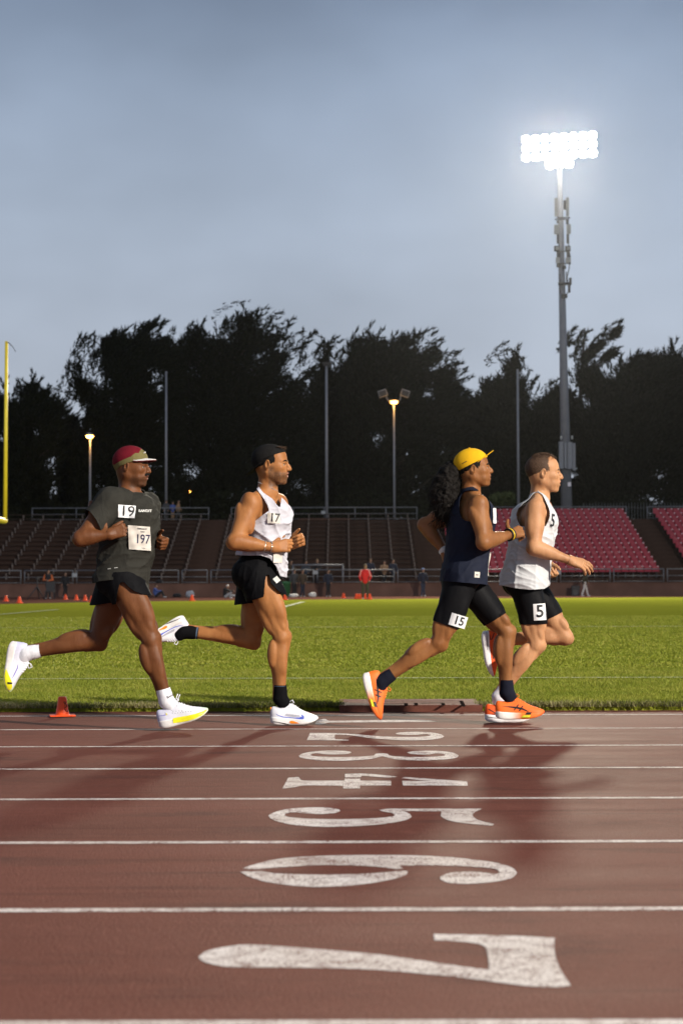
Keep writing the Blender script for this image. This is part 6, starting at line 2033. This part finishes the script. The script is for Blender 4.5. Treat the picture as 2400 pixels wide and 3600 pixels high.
    for sd in 'nf':
        socks(r, sd, .78, m_sock, 1.0, band=((.79, .022, m_b2), (.835, .03, m_b1)))
    shoe(r, 'n', (950, 2548), (160, 0), -.08, dict(upper=UP_R2, mid=MID_R2), style_r2, .290)
    shoe(r, 'f', (640, 2156), (-139, 90), .09, dict(upper=UP_R2, mid=MID_R2), style_r2, .285)
    return r

# ===== runner 3: navy vest, yellow cap, ponytail
def runner_three():
    r = Runner(10.72, 'runner in navy vest and yellow cap with a big curly ponytail, patch 15 on thigh', 1650, skin_material('skin_olive', (.275, .118, .040), (.30, .13, .10), (.05, .03, .02)))
    J = dict(pelvis=(1633, 2012, 0), chest=(1652, 1850, 0), neck=(1650, 1738, 0),
             sh_n=(1680, 1778, -.165), el_n=(1700, 1908, -.24), wr_n=(1794, 1878, -.06), sh_f=(1604, 1778, .17), el_f=(1493, 1846, .28), wr_f=(1567, 1944, .15),
             hip_n=(1622, 2040, -.085), kn_n=(1542, 2260, -.10), an_n=(1340, 2396, -.09), hip_f=(1634, 2040, .085), kn_f=(1780, 2222, .09), an_f=(1780, 2436, .08))
    H = head_at(r, 1664, 1652, R(0), R(6), .95)
    wn, wf = r.P(*J['wr_n']), r.P(*J['wr_f'])
    hn = hand(wn, r.P(1832, 1868, .0) - wn, (.3, 1, -.3), (-.2, -.3, 1), ((25, 40, 25), (35, 45, 25), (40, 48, 30), (45, 50, 30)), .98, (.15, .95, -.1))
    hf = hand(wf, r.P(1580, 1985, .10) - wf, (-.2, -1, .1), (1, 0, .2), (40, 50, 30), .95, (.6, .6, .2))
    r.skeleton(J, R(-25), .97, 0.98, 1.02, (hn, hf), H.prims(r.P(*J['neck']), .85, .98, .004, 1.15, .047))
    r.body(H, masks=lambda x, y, z: .15 * np.clip((-.04 - z) / .02, 0, 1) * np.clip((x - .03) / .02, 0, 1))
    eyes(r, H, 0, None, m_hair_b)
    # hair: cap of hair, sideburn, and the curly ponytail
    shell(r, H, 'hair', (-.014, 0, .036), (.106, .081, .092), [(-.13, -.062), (-.06, -.060), (-.035, -.02), (-.012, .030), (.010, .020), (.022, -.004), (.034, .0), (.042, .045), (.08, .075), (.12, .085)], m_hair_b, None, .003, 120, seed=3)
    cs = [((1600, 1648, .02), .040), ((1578, 1672, .02), .062), ((1566, 1712, .02), .078), ((1562, 1750, .02), .080), ((1568, 1788, .02), .066), ((1588, 1818, .01), .040)]
    pr = [rcone(r.P(*a[0]), r.P(*b[0]), a[1] * 1.07, b[1] * 1.07, .03) for a, b in zip(cs, cs[1:])] + [rcone(H.w((-.09, 0, .02)), r.P(1590, 1655, .02), .040, .045, .03)]
    lo, hi = bounds(pr, .04)
    V, F = region(pr, lo, hi, .006, 1)
    V = V + vnormals(V, F) * (.012 * fbm(V, 28, 4) + .006 * fbm(V, 75, 9))[:, None]
    tail = r.out('ponytail', V, F, m_hair_b)
    rr_ = np.random.default_rng(9)
    b = MB()
    for k in range(760):
        t_ = rr_.random() * (len(cs) - 1.001); i = int(t_); f_ = t_ - i
        c_ = r.P(*cs[i][0]) * (1 - f_) + r.P(*cs[i + 1][0]) * f_; rad = cs[i][1] * (1 - f_) + cs[i + 1][1] * f_
        n_ = unit(rr_.normal(0, 1, 3)); p = c_ + n_ * rad * 1.0
        dwn = unit(V3((-.05, 0, -1)) + rr_.normal(0, .35, 3) + n_ * .3)
        s1 = unit(np.cross(dwn, n_)); s2 = np.cross(dwn, s1)
        ph = rr_.random() * 6.28; L_ = rr_.uniform(.04, .10); cr = rr_.uniform(.004, .010)
        P = [Vector(p + dwn * L_ * q + (s1 * math.cos(ph + q * 9) + s2 * math.sin(ph + q * 9)) * cr + n_ * .013 * q - r.base) for q in np.linspace(0, 1, 8)]
        b.tube(P, [.0015] * 6 + [.0012, .0005], 4)
    b.build('curls', m_hair_b, tail, True)
    # cap
    m_y = fabric('cap_yellow', (.66, .37, .012), .75, .12, 22, 0, .05)
    cap = shell(r, H, 'cap', (-.012, 0, .044), (.114, .087, .096), [(-.13, .002), (-.09, .006), (-.01, .036), (.07, .066), (.14, .082)], m_y)
    brim(r, H, .078, .072, .062, R(32), .078, m_y, parent=cap, droop=-.004)
    r.kids['cap'] = (np.array([np.array(v.co) for v in cap.data.vertices]) + r.base, np.array([list(p.vertices) for p in cap.data.polygons]))
    r.decal('cap_print', r.bvh('cap'), (1628, 1629), 20 * mpp(10.6), 2.6 * mpp(10.6), R(27), quad_grid(3), m_blackp, cap, .0018)
    m_b = MB().lathe([(0.0, .004), (.006, .002), (.006, -.002)], 10, tuple(Vector(H.w((-.012, 0, .142)) - r.base)))
    m_b.build('cap_button', m_y, cap)
    # vest
    m_v = fabric('navy_vest', (.014, .017, .030), .7, .35, 12, 0, .08)
    rows = [(1736, 1628, 1668, .06), (1755, 1606, 1700, .12), (1780, 1592, 1724, .155), (1809, 1582, 1735, .165), (1840, 1578, 1734, .165), (1900, 1571, 1722, .158), (1961, 1566, 1712, .152), (2003, 1556, 1709, .185), (2060, 1545, 1708, .200)]
    T = [zloft(zst(r, rows), .04)] + r.pr['torso'][:4] + r.pr['torso'][4:6] + r.pr['torso'][8:10] + r.pr['torso'][-2:]
    hem = above(r, [(1530, 2042), (1552, 2043), (1600, 2047), (1660, 2052), (1705, 2056), (1740, 2058)])
    arm_n = outside(r, [(1630, 1729), (1668, 1726), (1700, 1728), (1714, 1760), (1718, 1800), (1710, 1838), (1690, 1846), (1650, 1839), (1618, 1828), (1608, 1796), (1611, 1755)], ymax=10.70)
    arm_f = outside(r, [(1540, 1700), (1640, 1718), (1720, 1740), (1730, 1800), (1690, 1838), (1600, 1830), (1540, 1800)], ymin=10.80)
    nk = r.P(*J['neck'])
    nh = lambda V: np.linalg.norm((V - (nk + V3((.022, 0, .020)))) / V3((.062, .064, .044)), axis=1) - 1
    fold = creases(.006, [((.5, 0, 1), 16, 4, 1.0), ((1, 0, .4), 24, 5, .5)], 22.3)
    fold = calm(fold, nk)
    vest = multi(r, 'vest', [(T, [hem, arm_n, arm_f, nh], fold)], m_v, .0055)
    bv = r.bvh('vest')
    tagp = r.decal('hem_label', bv, (1668, 2021), 19 * mpp(10.6), 20 * mpp(10.6), R(-4), quad_grid(4), m_bib, vest, .003)
    r.decal('hem_label_print', r.bvh('hem_label'), (1668, 2021), 1, 1, R(-4), text_shape('~', 16 * mpp(10.6), .0006), m_blackp, vest, .0045)
    r.decal('race_number', bv, (1732, 1816), 12 * mpp(10.6), 54 * mpp(10.6), R(0), quad_grid(6), m_bib2, vest, .006)
    # loose paper bib flapping at the waist
    def fl(a, b_):
        p = r.P(1702 + 16 * a + 5 * math.sin(b_ * 3), 1950 + 84 * b_ - 10 * a, -.05 + .10 * a)
        return p + V3((0.012 * math.sin(b_ * 4 + a * 2), 0, 0))
    V, F = grid_surface(fl, 8, 10)
    o = r.out('race_bib', V, F, m_bib); r.solid(o, .001)
    # tights
    pv = pelvis_pr(r, .004, .98)
    hn_ = half_plane(r, (1517, 2180), (1613, 2214), (1620, 2040)); hf_ = half_plane(r, (1703, 2204), (1792, 2146), (1620, 2040))
    waist = lambda V: .018 - hem(V)
    pieces = [(pv + r.pr['thigh_n'], [hn_, waist], lambda V: .006), (r.pr['thigh_f'], [hf_, waist], lambda V: .006)]
    ti = multi(r, 'tights', pieces, m_tights, .006, .002)
    bt = r.bvh('tights')
    r.decal('thigh_number', bt, (1604, 2181), 61 * mpp(10.6), 43 * mpp(10.6), R(-17), quad_grid(8), m_bib2, ti, .003)
    r.decal('number_text', r.bvh('thigh_number'), (1606, 2182), .95, 1, R(-17), text_shape('15', 31 * mpp(10.6) * 1.35, .0012), m_blackp, ti, .002)
    # wrist bands
    d = unit(wn - r.P(*J['el_n']))
    n1 = unit(np.cross(d, (0, 0, 1))); n2 = np.cross(d, n1)
    for off, rad, m in ((-.022, .036, m_blackp), (-.008, .0345, mat('band_yellow', (.75, .50, .02), .5)), (.004, .034, m_blackp)):
        P = [Vector(wn + d * off + (n1 * math.cos(a) + n2 * math.sin(a)) * rad - r.base) for a in np.linspace(0, 2 * math.pi, 17)]
        MB().tube(P, .005, 6, False).build('wristband', m, r.root, True)
    d = unit(wf - r.P(*J['el_f'])); 
    b = MB().tube([Vector(wf - d * .03 - r.base), Vector(wf + d * .012 - r.base)], [.036, .034], 14)
    b.build('sweatband', m_bib, r.root, True)
    m_sock = fabric('navy_sock', (.012, .013, .022), .9, .2, 30)
    socks(r, 'n', .80, m_sock, 1.0); socks(r, 'f', .79, m_sock, 1.0)
    shoe(r, 'n', (1268, 2370), (45, 163), -.09, dict(upper=UP_OR, mid=MID_OR), style_orange, .292)
    shoe(r, 'f', (1741, 2530), (175, -4), .08, dict(upper=UP_OR, mid=MID_OR), style_orange, .296)
    return r

# ===== runner 4: pale vest, short hair
def runner_four():
    r = Runner(11.1, 'bareheaded runner in pale vest and black half tights, patch 5 on thigh, rightmost', 1870, skin_material('skin_fair', (.50, .262, .128), (.42, .19, .15), (.10, .06, .04)))
    J = dict(pelvis=(1848, 2022, 0), chest=(1872, 1862, 0), neck=(1893, 1752, 0),
             sh_n=(1880, 1788, -.165), el_n=(1876, 1927, -.23), wr_n=(1998, 1968, -.19), sh_f=(1908, 1790, .165), el_f=(1890, 1935, .24), wr_f=(1926, 1985, .12),
             hip_n=(1846, 2048, -.085), kn_n=(1886, 2266, -.09), an_n=(1752, 2450, -.08), hip_f=(1852, 2048, .085), kn_f=(1984, 2240, .09), an_f=(1752, 2255, .09))
    H = head_at(r, 1910, 1667, R(0), R(0), 1.0)
    wn, wf = r.P(*J['wr_n']), r.P(*J['wr_f'])
    hn = hand(wn, r.P(2045, 1984, -.18) - wn, (-.25, .75, -.6), (.3, .2, 1), ((12, 22, 14), (16, 22, 14), (20, 24, 14), (26, 26, 16)), .98, (.85, .35, .25), .5)
    hf = hand(wf, r.P(1940, 2020, .08) - wf, (-.5, -1, .1), (.6, 0, .8), (70, 80, 45), .95, (.6, .6, .3))
    r.skeleton(J, R(-12), .98, 0.98, 1.04, (hn, hf), H.prims(r.P(*J['neck']), .95, 1.0, .0045, 1.25, .049))
    r.body(H, masks=lambda x, y, z: .12 * np.clip((-.04 - z) / .02, 0, 1) * np.clip((x - .0) / .02, 0, 1))
    eyes(r, H, 0, None, m_hair_br)
    line = [(-.13, -.060), (-.06, -.066), (-.038, -.03), (-.014, .030), (.008, .010), (.020, -.004), (.031, .002), (.036, .040), (.058, .068), (.062, .085), (.095, .104), (.12, .115)]
    hair = shell(r, H, 'hair', (-.014, 0, .037), (.1045, .0785, .0905), line, m_hair_br, None, .002, 150, seed=5)
    b = MB(); rr_ = np.random.default_rng(4)
    for k in range(420):
        y = rr_.normal(0, .035); x = rr_.uniform(-.08, .075)
        q = 1 - ((x + .014) / .1045) ** 2 - (y / .0785) ** 2
        if q < .12: continue
        z = .037 + .0905 * math.sqrt(q)
        if z < .09: continue
        p = V3((x, y, z - .003)); n_ = unit(V3(((x + .014) / .0109, y / .0062, (z - .037) / .0082)))
        d_ = unit(V3((.8, rr_.normal(0, .35), .25)) + n_ * .5)
        L_ = rr_.uniform(.012, .022)
        b.tube([Vector(H.w(p) - r.base), Vector(H.w(p + d_ * L_ * .6 + n_ * .003) - r.base), Vector(H.w(p + d_ * L_) - r.base)], [.0016, .0013, .0005], 4)
    b.build('hair_tufts', m_hair_br, hair, True)
    m_v = fabric('pale_vest', (.55, .555, .565), .8, .25, 9, 0, .05)
    rows = [(1752, 1868, 1912, .07), (1772, 1838, 1924, .13), (1800, 1814, 1934, .160), (1843, 1803, 1941, .168), (1900, 1797, 1936, .170), (1945, 1790, 1931, .172), (1990, 1779, 1927, .175), (2030, 1766, 1922, .190), (2085, 1760, 1920, .20)]
    T = [zloft(zst(r, rows), .04)] + r.pr['torso'][:4] + r.pr['torso'][4:6] + r.pr['torso'][8:10] + r.pr['torso'][-2:]
    hem = above(r, [(1740, 2056), (1766, 2060), (1800, 2068), (1850, 2073), (1900, 2070), (1922, 2060), (1950, 2058)])
    arm_n = outside(r, [(1862, 1738), (1882, 1732), (1900, 1742), (1912, 1775), (1921, 1800), (1918, 1826), (1906, 1853), (1870, 1858), (1844, 1856), (1819, 1852), (1808, 1826), (1814, 1784), (1834, 1756)], ymax=11.04)
    arm_f = outside(r, [(1820, 1720), (1900, 1722), (1950, 1760), (1950, 1820), (1906, 1853), (1844, 1856), (1790, 1826), (1800, 1780)], ymin=11.17)
    nk = r.P(*J['neck'])
    nh = lambda V: np.linalg.norm((V - (nk + V3((.018, 0, .020)))) / V3((.076, .080, .050)), axis=1) - 1
    fold = creases(.013, [((.9, 0, -.45), 12, 2.6, 1.0), ((.15, 0, 1), 13, 2.5, .7), ((1, 0, -.1), 24, 5, .35)], 31.7)
    fold = calm(fold, nk)
    vest = multi(r, 'vest', [(T, [hem, arm_n, arm_f, nh], fold)], m_v, .0055)
    collar(r, 'vest', nh, nk, m_v, vest, .004)
    bv = r.bvh('vest')
    r.decal('number_text', bv, (1932, 1835), .55, 1, R(-8), text_shape('5', 50 * mpp(11) * 1.3, .002), m_blackp, vest, .005)
    pv = pelvis_pr(r, .005, .98)
    hn_ = half_plane(r, (1815, 2195), (1918, 2191), (1850, 2040)); hf_ = half_plane(r, (1912, 2184), (1969, 2157), (1850, 2040))
    waist = lambda V: .018 - hem(V)
    pieces = [(pv + r.pr['thigh_n'], [hn_, waist], lambda V: .006), (r.pr['thigh_f'], [hf_, waist], lambda V: .006)]
    ti = multi(r, 'tights', pieces, m_tights, .006, .002)
    bt = r.bvh('tights')
    r.decal('thigh_number', bt, (1885, 2150), 44 * mpp(11), 58 * mpp(11), R(3), quad_grid(8), m_bib2, ti, .003)
    r.decal('number_text', r.bvh('thigh_number'), (1886, 2149), 1, 1, R(3), text_shape('5', 44 * mpp(11) * 1.35, .002), m_blackp, ti, .002)
    m_sock = MATS.get('pale_sock') or fabric('pale_sock', (.70, .70, .74), .9, .2, 30)
    socks(r, 'n', .83, m_sock, .98); socks(r, 'f', .90, m_sock, .98)
    shoe(r, 'n', (1703, 2539), (170, 2), -.08, dict(upper=UP_OR2, mid=MID_OR2), style_orange2, .296)
    shoe(r, 'f', (1688, 2220), (22, 163), .09, dict(upper=UP_OR2, mid=MID_OR2), style_orange2, .290)
    return r
import time as _t
for fn_ in (runner_one, runner_two, runner_three, runner_four):
    _a = _t.time(); fn_(); print(fn_.__name__, round(_t.time() - _a, 1), 's')
# ---------------------------------------------------------------- people and things across the field
m_skin_far = mat('skin_far', (.30, .17, .11), .6, .1, 20)
def far_mat(c, r=.85): return mat('cloth_%d_%d_%d' % tuple(int(q * 999) for q in c), c, r, .15, 8)
def bystander(u, Y, z0, label, jacket, trousers, hgt=1.75, pose='stand', hair=(.015, .012, .01), cap=None, sleeves=None, group='spectators and officials', face=None, stripe=None):
    p = at(u, 2080, Y); o = np.array((p.x, Y, z0)); s = hgt / 1.75
    root = empty('person', tuple(o), label, 'person', group)
    h = .017
    def W_(x, y, z): return V3((x * s, y * s, z * s))
    J = {}
    if pose == 'sit':
        hip = W_(0, 0, .12); ch = W_(-.10, 0, .42); nk = W_(-.08, 0, .62); hd = W_(-.02, 0, .77)
        kn = [W_(.36, -.12, .44), W_(.36, .12, .40)]; an = [W_(.50, -.12, .06), W_(.52, .12, .06)]; el = [W_(.10, -.24, .42), W_(.10, .24, .40)]; wr = [W_(.34, -.14, .46), W_(.34, .1, .46)]
    elif pose == 'stretch':
        hip = W_(0, 0, .12); ch = W_(-.02, 0, .44); nk = W_(.06, 0, .62); hd = W_(.14, 0, .74)
        kn = [W_(.34, -.12, .36), W_(.44, .12, .18)]; an = [W_(.30, -.14, .06), W_(.86, .12, .08)]; el = [W_(.26, -.22, .46), W_(.26, .2, .46)]; wr = [W_(.48, -.1, .46), W_(.48, .1, .44)]
    else:
        st = .10 if pose != 'walk' else .22
        lean = .0 if pose != 'walk' else .03
        hip = W_(0, 0, .93); ch = W_(lean, 0, 1.25); nk = W_(lean, 0, 1.46); hd = W_(lean + .02, -.01, 1.62)
        kn = [W_(-st * .3, -.10, .50), W_(st * .6, .10, .50)]; an = [W_(-st, -.11, .08), W_(st, .11, .08)]
        if pose == 'front':
            kn = [W_(-.11, 0, .50), W_(.11, 0, .50)]; an = [W_(-.12, 0, .08), W_(.12, 0, .08)]
        el = [W_(-.27, -.02, 1.12), W_(.27, -.02, 1.12)]; wr = [W_(-.20, -.14, .92), W_(.20, -.14, .92)]
        if pose == 'hold': wr = [W_(-.06, -.26, 1.10), W_(.08, -.26, 1.08)]
        if pose == 'walk': el = [W_(-.12, -.24, 1.14), W_(.14, .2, 1.14)]; wr = [W_(-.08, -.26, .90), W_(.24, .16, .96)]
    sh = [ch + (W_(-.19, 0, .13) if pose in ('front', 'hold', 'stand') else W_(0, -.19, .13)), ch + (W_(.19, 0, .13) if pose in ('front', 'hold', 'stand') else W_(0, .19, .13))]
    wx, wy = (.19, .12) if pose in ('front', 'hold', 'stand') else (.12, .19)
    hps = [hip + (W_(-.09, 0, -.02) if pose in ('front', 'hold', 'stand') else W_(0, -.09, 0)), hip + (W_(.09, 0, -.02) if pose in ('front', 'hold', 'stand') else W_(0, .09, 0))]
    body = [ell(hd, W_(.080, .088, .115), None, .02), rcone(nk, hd - W_(0, 0, .06), .055 * s, .05 * s, .02), ell(ch, W_(wx * .85, wy * .85, .22), None, .03)]
    body += [rcone(ch, hip, .12 * s, .13 * s, .03)]
    for i in (0, 1):
        body += [rcone(el[i], wr[i], .035 * s, .028 * s, .02), ell(wr[i] + unit(wr[i] - el[i]) * .06 * s, W_(.04, .03, .05), None, .02), rcone(sh[i], el[i], .045 * s, .038 * s, .02),
                 rcone(hps[i], kn[i], .075 * s, .05 * s, .02), rcone(kn[i], an[i], .048 * s, .036 * s, .02)]
    def out(name, pr, m, hh=h):
        lo, hi = bounds(pr, .05)
        V, F = region(pr, lo, hi, hh, 1)
        return link(name, mesh(name, V, F, True), m, root)
    out('body', body, face or m_skin_far)
    jk = [ell(ch, W_(wx + .012, wy + .015, .235), None, .03), rcone(ch - W_(0, 0, .08), hip + W_(0, 0, -.02 if pose not in ('sit', 'stretch') else .06), .145 * s, .155 * s, .05)]
    jk.append(ell(ch + W_(0, 0, .13), W_(wx + .02, wy * .8, .09), None, .03))
    sl = []
    for i in (0, 1):
        sl += [rcone(sh[i], el[i], .066 * s, .058 * s, .03), rcone(el[i], wr[i] - unit(wr[i] - el[i]) * .02, .056 * s, .045 * s, .02)]
    if sleeves:
        j_ = out('jacket', jk, jacket); out('sleeves', sl, sleeves)
    else:
        j_ = out('jacket', jk + sl, jacket)
    tr = []
    for i in (0, 1):
        tr += [rcone(hps[i], kn[i], .092 * s, .068 * s, .03), rcone(kn[i], an[i] + (kn[i] - an[i]) * .08, .066 * s, .055 * s, .02)]
    tr.append(ell(hip, W_(.15 if wx > .15 else .13, .13 if wx > .15 else .15, .12), None, .03))
    out('trousers', tr, trousers)
    if pose in ('sit', 'stretch'): fd = W_(.13, 0, -.01)
    elif pose == 'walk': fd = W_(.14, 0, -.02)
    else: fd = W_(.03, -.13, -.02)
    for i in (0, 1):
        out('shoe', [rcone(an[i] - W_(0, 0, .035), an[i] + fd - W_(0, 0, .02), .045 * s, .038 * s, .02)], far_mat((.5, .5, .5)) if i == 0 or True else None)
    hr = [ell(hd + W_(-.012, .012, .035), W_(.088, .092, .095), None, .02)]
    lo, hi = bounds(hr, .03); V, F = region(hr, lo, hi, .012, 1, [lambda V: V[:, 2] - (hd[2] + .018 * s) + (V[:, 1] - hd[1]) * -.3])
    link('cap' if cap else 'hair', mesh('hair', V, F, True), far_mat(cap) if cap else far_mat(hair), root)
    if stripe:
        for i in (0, 1):
            out('sleeve_stripe', [rcone(sh[i] + W_(0, -.055, .03), el[i] + W_(0, -.05, 0), .018, .016, .01)], stripe, .012)
    return root
BLK, NAVY, OLIVE, BRN, JEAN = far_mat((.014, .014, .016)), far_mat((.018, .022, .038)), far_mat((.05, .046, .026)), far_mat((.060, .042, .026)), far_mat((.035, .045, .075))
GREY, TAN, WHT, REDJ, BLU = far_mat((.05, .05, .052)), far_mat((.26, .16, .09)), far_mat((.62, .60, .56)), far_mat((.62, .020, .022)), far_mat((.06, .10, .30))
ORG = far_mat((.45, .11, .03))
ZG, ZWK = .035, ZW - .16
bystander(170, 104, ZG, 'person with orange sleeves standing behind the tripod at the left', BLK, BLK, 1.72, 'hold', sleeves=ORG)
bystander(230, 112, ZG, 'person in black clothes standing right of the tripod', BLK, BLK, 1.62, 'stand')
bystander(584, 133, ZTOP, 'person in grey leaning on the top railing, left of the blue shirt', GREY, GREY, 1.62, 'stand')
bystander(607, 133, ZTOP, 'person in a blue shirt at the top railing of the left bleachers', BLU, TAN, 1.5, 'hold')
bystander(626, 133, ZTOP, 'person in a pinkish top at the top railing, right of the blue shirt', TAN, GREY, 1.62, 'walk')
bystander(551, 112, ZG, 'person in a blue shirt sitting on the ground against the wall', BLU, BLK, 1.62, 'sit')
bystander(793, 104, ZG, 'person in a white cap sitting with grey trousers and one leg stretched', BLK, far_mat((.30, .31, .33)), 1.62, 'stretch', cap=(.62, .60, .58))
bystander(1023, 115.1, ZWK, 'person in brown behind the railing, leftmost of the group', BRN, BLK, 1.70, 'stand')
bystander(1075, 115.1, ZWK, 'person in blue grey behind the railing inside the pipe frame', far_mat((.045, .055, .075)), BLK, 1.70, 'stand')
bystander(1114, 115.1, ZWK, 'person in black with hands clasped behind the railing', BLK, BLK, 1.78, 'hold', hair=(.16, .11, .06))
bystander(1034, 112.6, ZG, 'person in a dark grey jacket in front of the wall beside the green bin', GREY, BLK, 1.75, 'stand')
bystander(1063, 112.4, ZG, 'person in a brown jacket and navy trousers in front of the wall', BRN, NAVY, 1.75, 'stand')
bystander(1153, 112.4, ZG, 'person in a dark open jacket standing right of the group', NAVY, BLK, 1.75, 'stand')
bystander(1283, 92, field_z(92), 'man in a bright red jacket and olive trousers on the far track', REDJ, OLIVE, 1.84, 'front', stripe=WHT, hair=(.10, .07, .04))
bystander(1301, 115.1, ZWK, 'person in dark navy behind the railing above the red jacket', NAVY, BLK, 1.80, 'stand', hair=(.08, .05, .03))
bystander(1350, 115.1, ZWK, 'person in a tan jacket behind the railing', TAN, BLK, 1.66, 'hold')
bystander(1381, 115.1, ZWK, 'person in dark clothes behind the railing, right of the tan jacket', NAVY, BLK, 1.75, 'stand')
bystander(1486, 112.6, ZG, 'person in navy jacket, jeans and blue cap alone by the wall', NAVY, JEAN, 1.82, 'stand', cap=(.12, .20, .38))
bystander(2054, 112.4, ZG, 'person in olive jacket and white trousers walking along the wall', OLIVE, WHT, 1.62, 'walk')

# tripod with a camera
e_ = empty('tripod', (at(132, 2110, 100).x, 100, ZG), 'black camera tripod standing at the left of the far track', 'tripod')
for dx, dy in ((-.55, -.1), (.42, -.15), (.05, .45)):
    MB().tube([(0, 0, .72), (dx, dy, 0)], [.035, .022], 8).build('leg', m_dark, e_, True)
MB().tube([(0, 0, .5), (0, 0, 1.12)], .03, 8).build('column', m_dark, e_, True)
MB().box((0, 0, 1.2), (.16, .26, .16)).box((.0, -.18, 1.2), (.09, .14, .09)).build('video_camera', m_dark, e_)
e_ = empty('folding_chair', (at(176, 2115, 98).x, 98, ZG), 'dark folding chair with a white bag under it, right of the tripod', 'chair')
MB().box((0, 0, .45), (.5, .45, .05)).build('seat', m_dark, e_)
MB().box((0, .22, .74), (.5, .05, .5)).build('backrest', m_dark, e_)
for dx in (-.22, .22):
    for dy in (-.2, .2):
        MB().tube([(dx, dy, .45), (dx * 1.15, dy * 1.2, 0)], .02, 6).build('leg', m_dark, e_)
# bags, sacks, bin, speaker
def bag(u, Y, w, hgt, d, m, label, cat='bag', seed=1, z=None):
    p = at(u, 2095, Y)
    V, F = region([ell((0, 0, hgt * .45), (w / 2, d / 2, hgt * .55), None, .02), ell((w * .2, 0, hgt * .6), (w * .22, d * .4, hgt * .42), None, .03)], (-w, -d, -.1), (w, d, hgt * 1.5), .03, 1)
    V = V + vnormals(V, tris(F)) * (.03 * fbm(V, 9, seed))[:, None]
    V[:, 2] = np.maximum(V[:, 2], 0)
    o = link('bag', mesh('bag', V, tris(F), True), m, None, (p.x, Y, ZG if z is None else z))
    tag(o, label, cat, 'bags by the wall')
bag(623, 112, .55, .26, .4, BLK, 'flat dark bag by the wall right of the seated blue shirt')
bag(668, 111, .55, .42, .4, far_mat((.30, .32, .36)), 'grey backpack by the wall', seed=3)
bag(1032, 110.5, .6, .22, .4, WHT, 'white sack at the feet of the dark grey jacket', seed=5)
bag(1098, 111.5, .5, .30, .4, WHT, 'white sack lying between the brown jacket and the open jacket', seed=7)
bag(516, 111.5, .45, .24, .4, BLK, 'small dark bag left of the seated blue shirt', seed=8)
bag(560, 114.2, .5, .25, .3, BLK, 'dark bundle on the wall behind the leftmost runner', seed=9, z=ZW + .05)
e_ = empty('bin', (at(1004, 2098, 112.5).x, 112.5, ZG), 'green wheeled bin by the wall behind the white vested runner', 'bin')
gm = mat('bin_green', (.03, .13, .05), .6)
MB().lathe([(.0, 0), (.26, .02), (.32, .86), (.34, .87), (.34, .92), (.0, .93)], 16).build('barrel', gm, e_, True)
MB().lathe([(.36, .92), (.36, .97), (.0, 1.0)], 16).build('lid', gm, e_, True)
e_ = empty('loudspeaker', (at(2021, 2094, 113.2).x, 113.2, ZG), 'black loudspeaker box against the wall beside the walking person', 'loudspeaker')
MB().box((0, 0, .34), (.48, .4, .66)).build('cabinet', m_dark, e_)
MB().lathe([(.0, 0), (.17, .0), (.19, .02)], 16).build('cone', m_gear, e_).matrix_local = Matrix.Translation((0, -.205, .26)) @ Matrix.Rotation(R(90), 4, 'X')
# ---------------------------------------------------------------- thin evening haze, added for the glow round the floodlights
hz = MB().box((0, 395, 21.1), (1220, 1030, 45.7)).build('haze', None)
tag(hz, 'thin evening haze added for the glow round the floodlights', 'haze', kind='stuff')
m = bpy.data.materials.new('haze'); m.use_nodes = True
t = m.node_tree; t.nodes.clear()
out = t.nodes.new('ShaderNodeOutputMaterial')
pv = t.nodes.new('ShaderNodeVolumePrincipled')
pv.inputs['Color'].default_value = (0.9, 0.93, 1.0, 1)
pv.inputs['Density'].default_value = HAZE_DENSITY
pv.inputs['Anisotropy'].default_value = 0.88
t.links.new(pv.outputs[0], out.inputs['Volume'])
hz.data.materials.append(m)
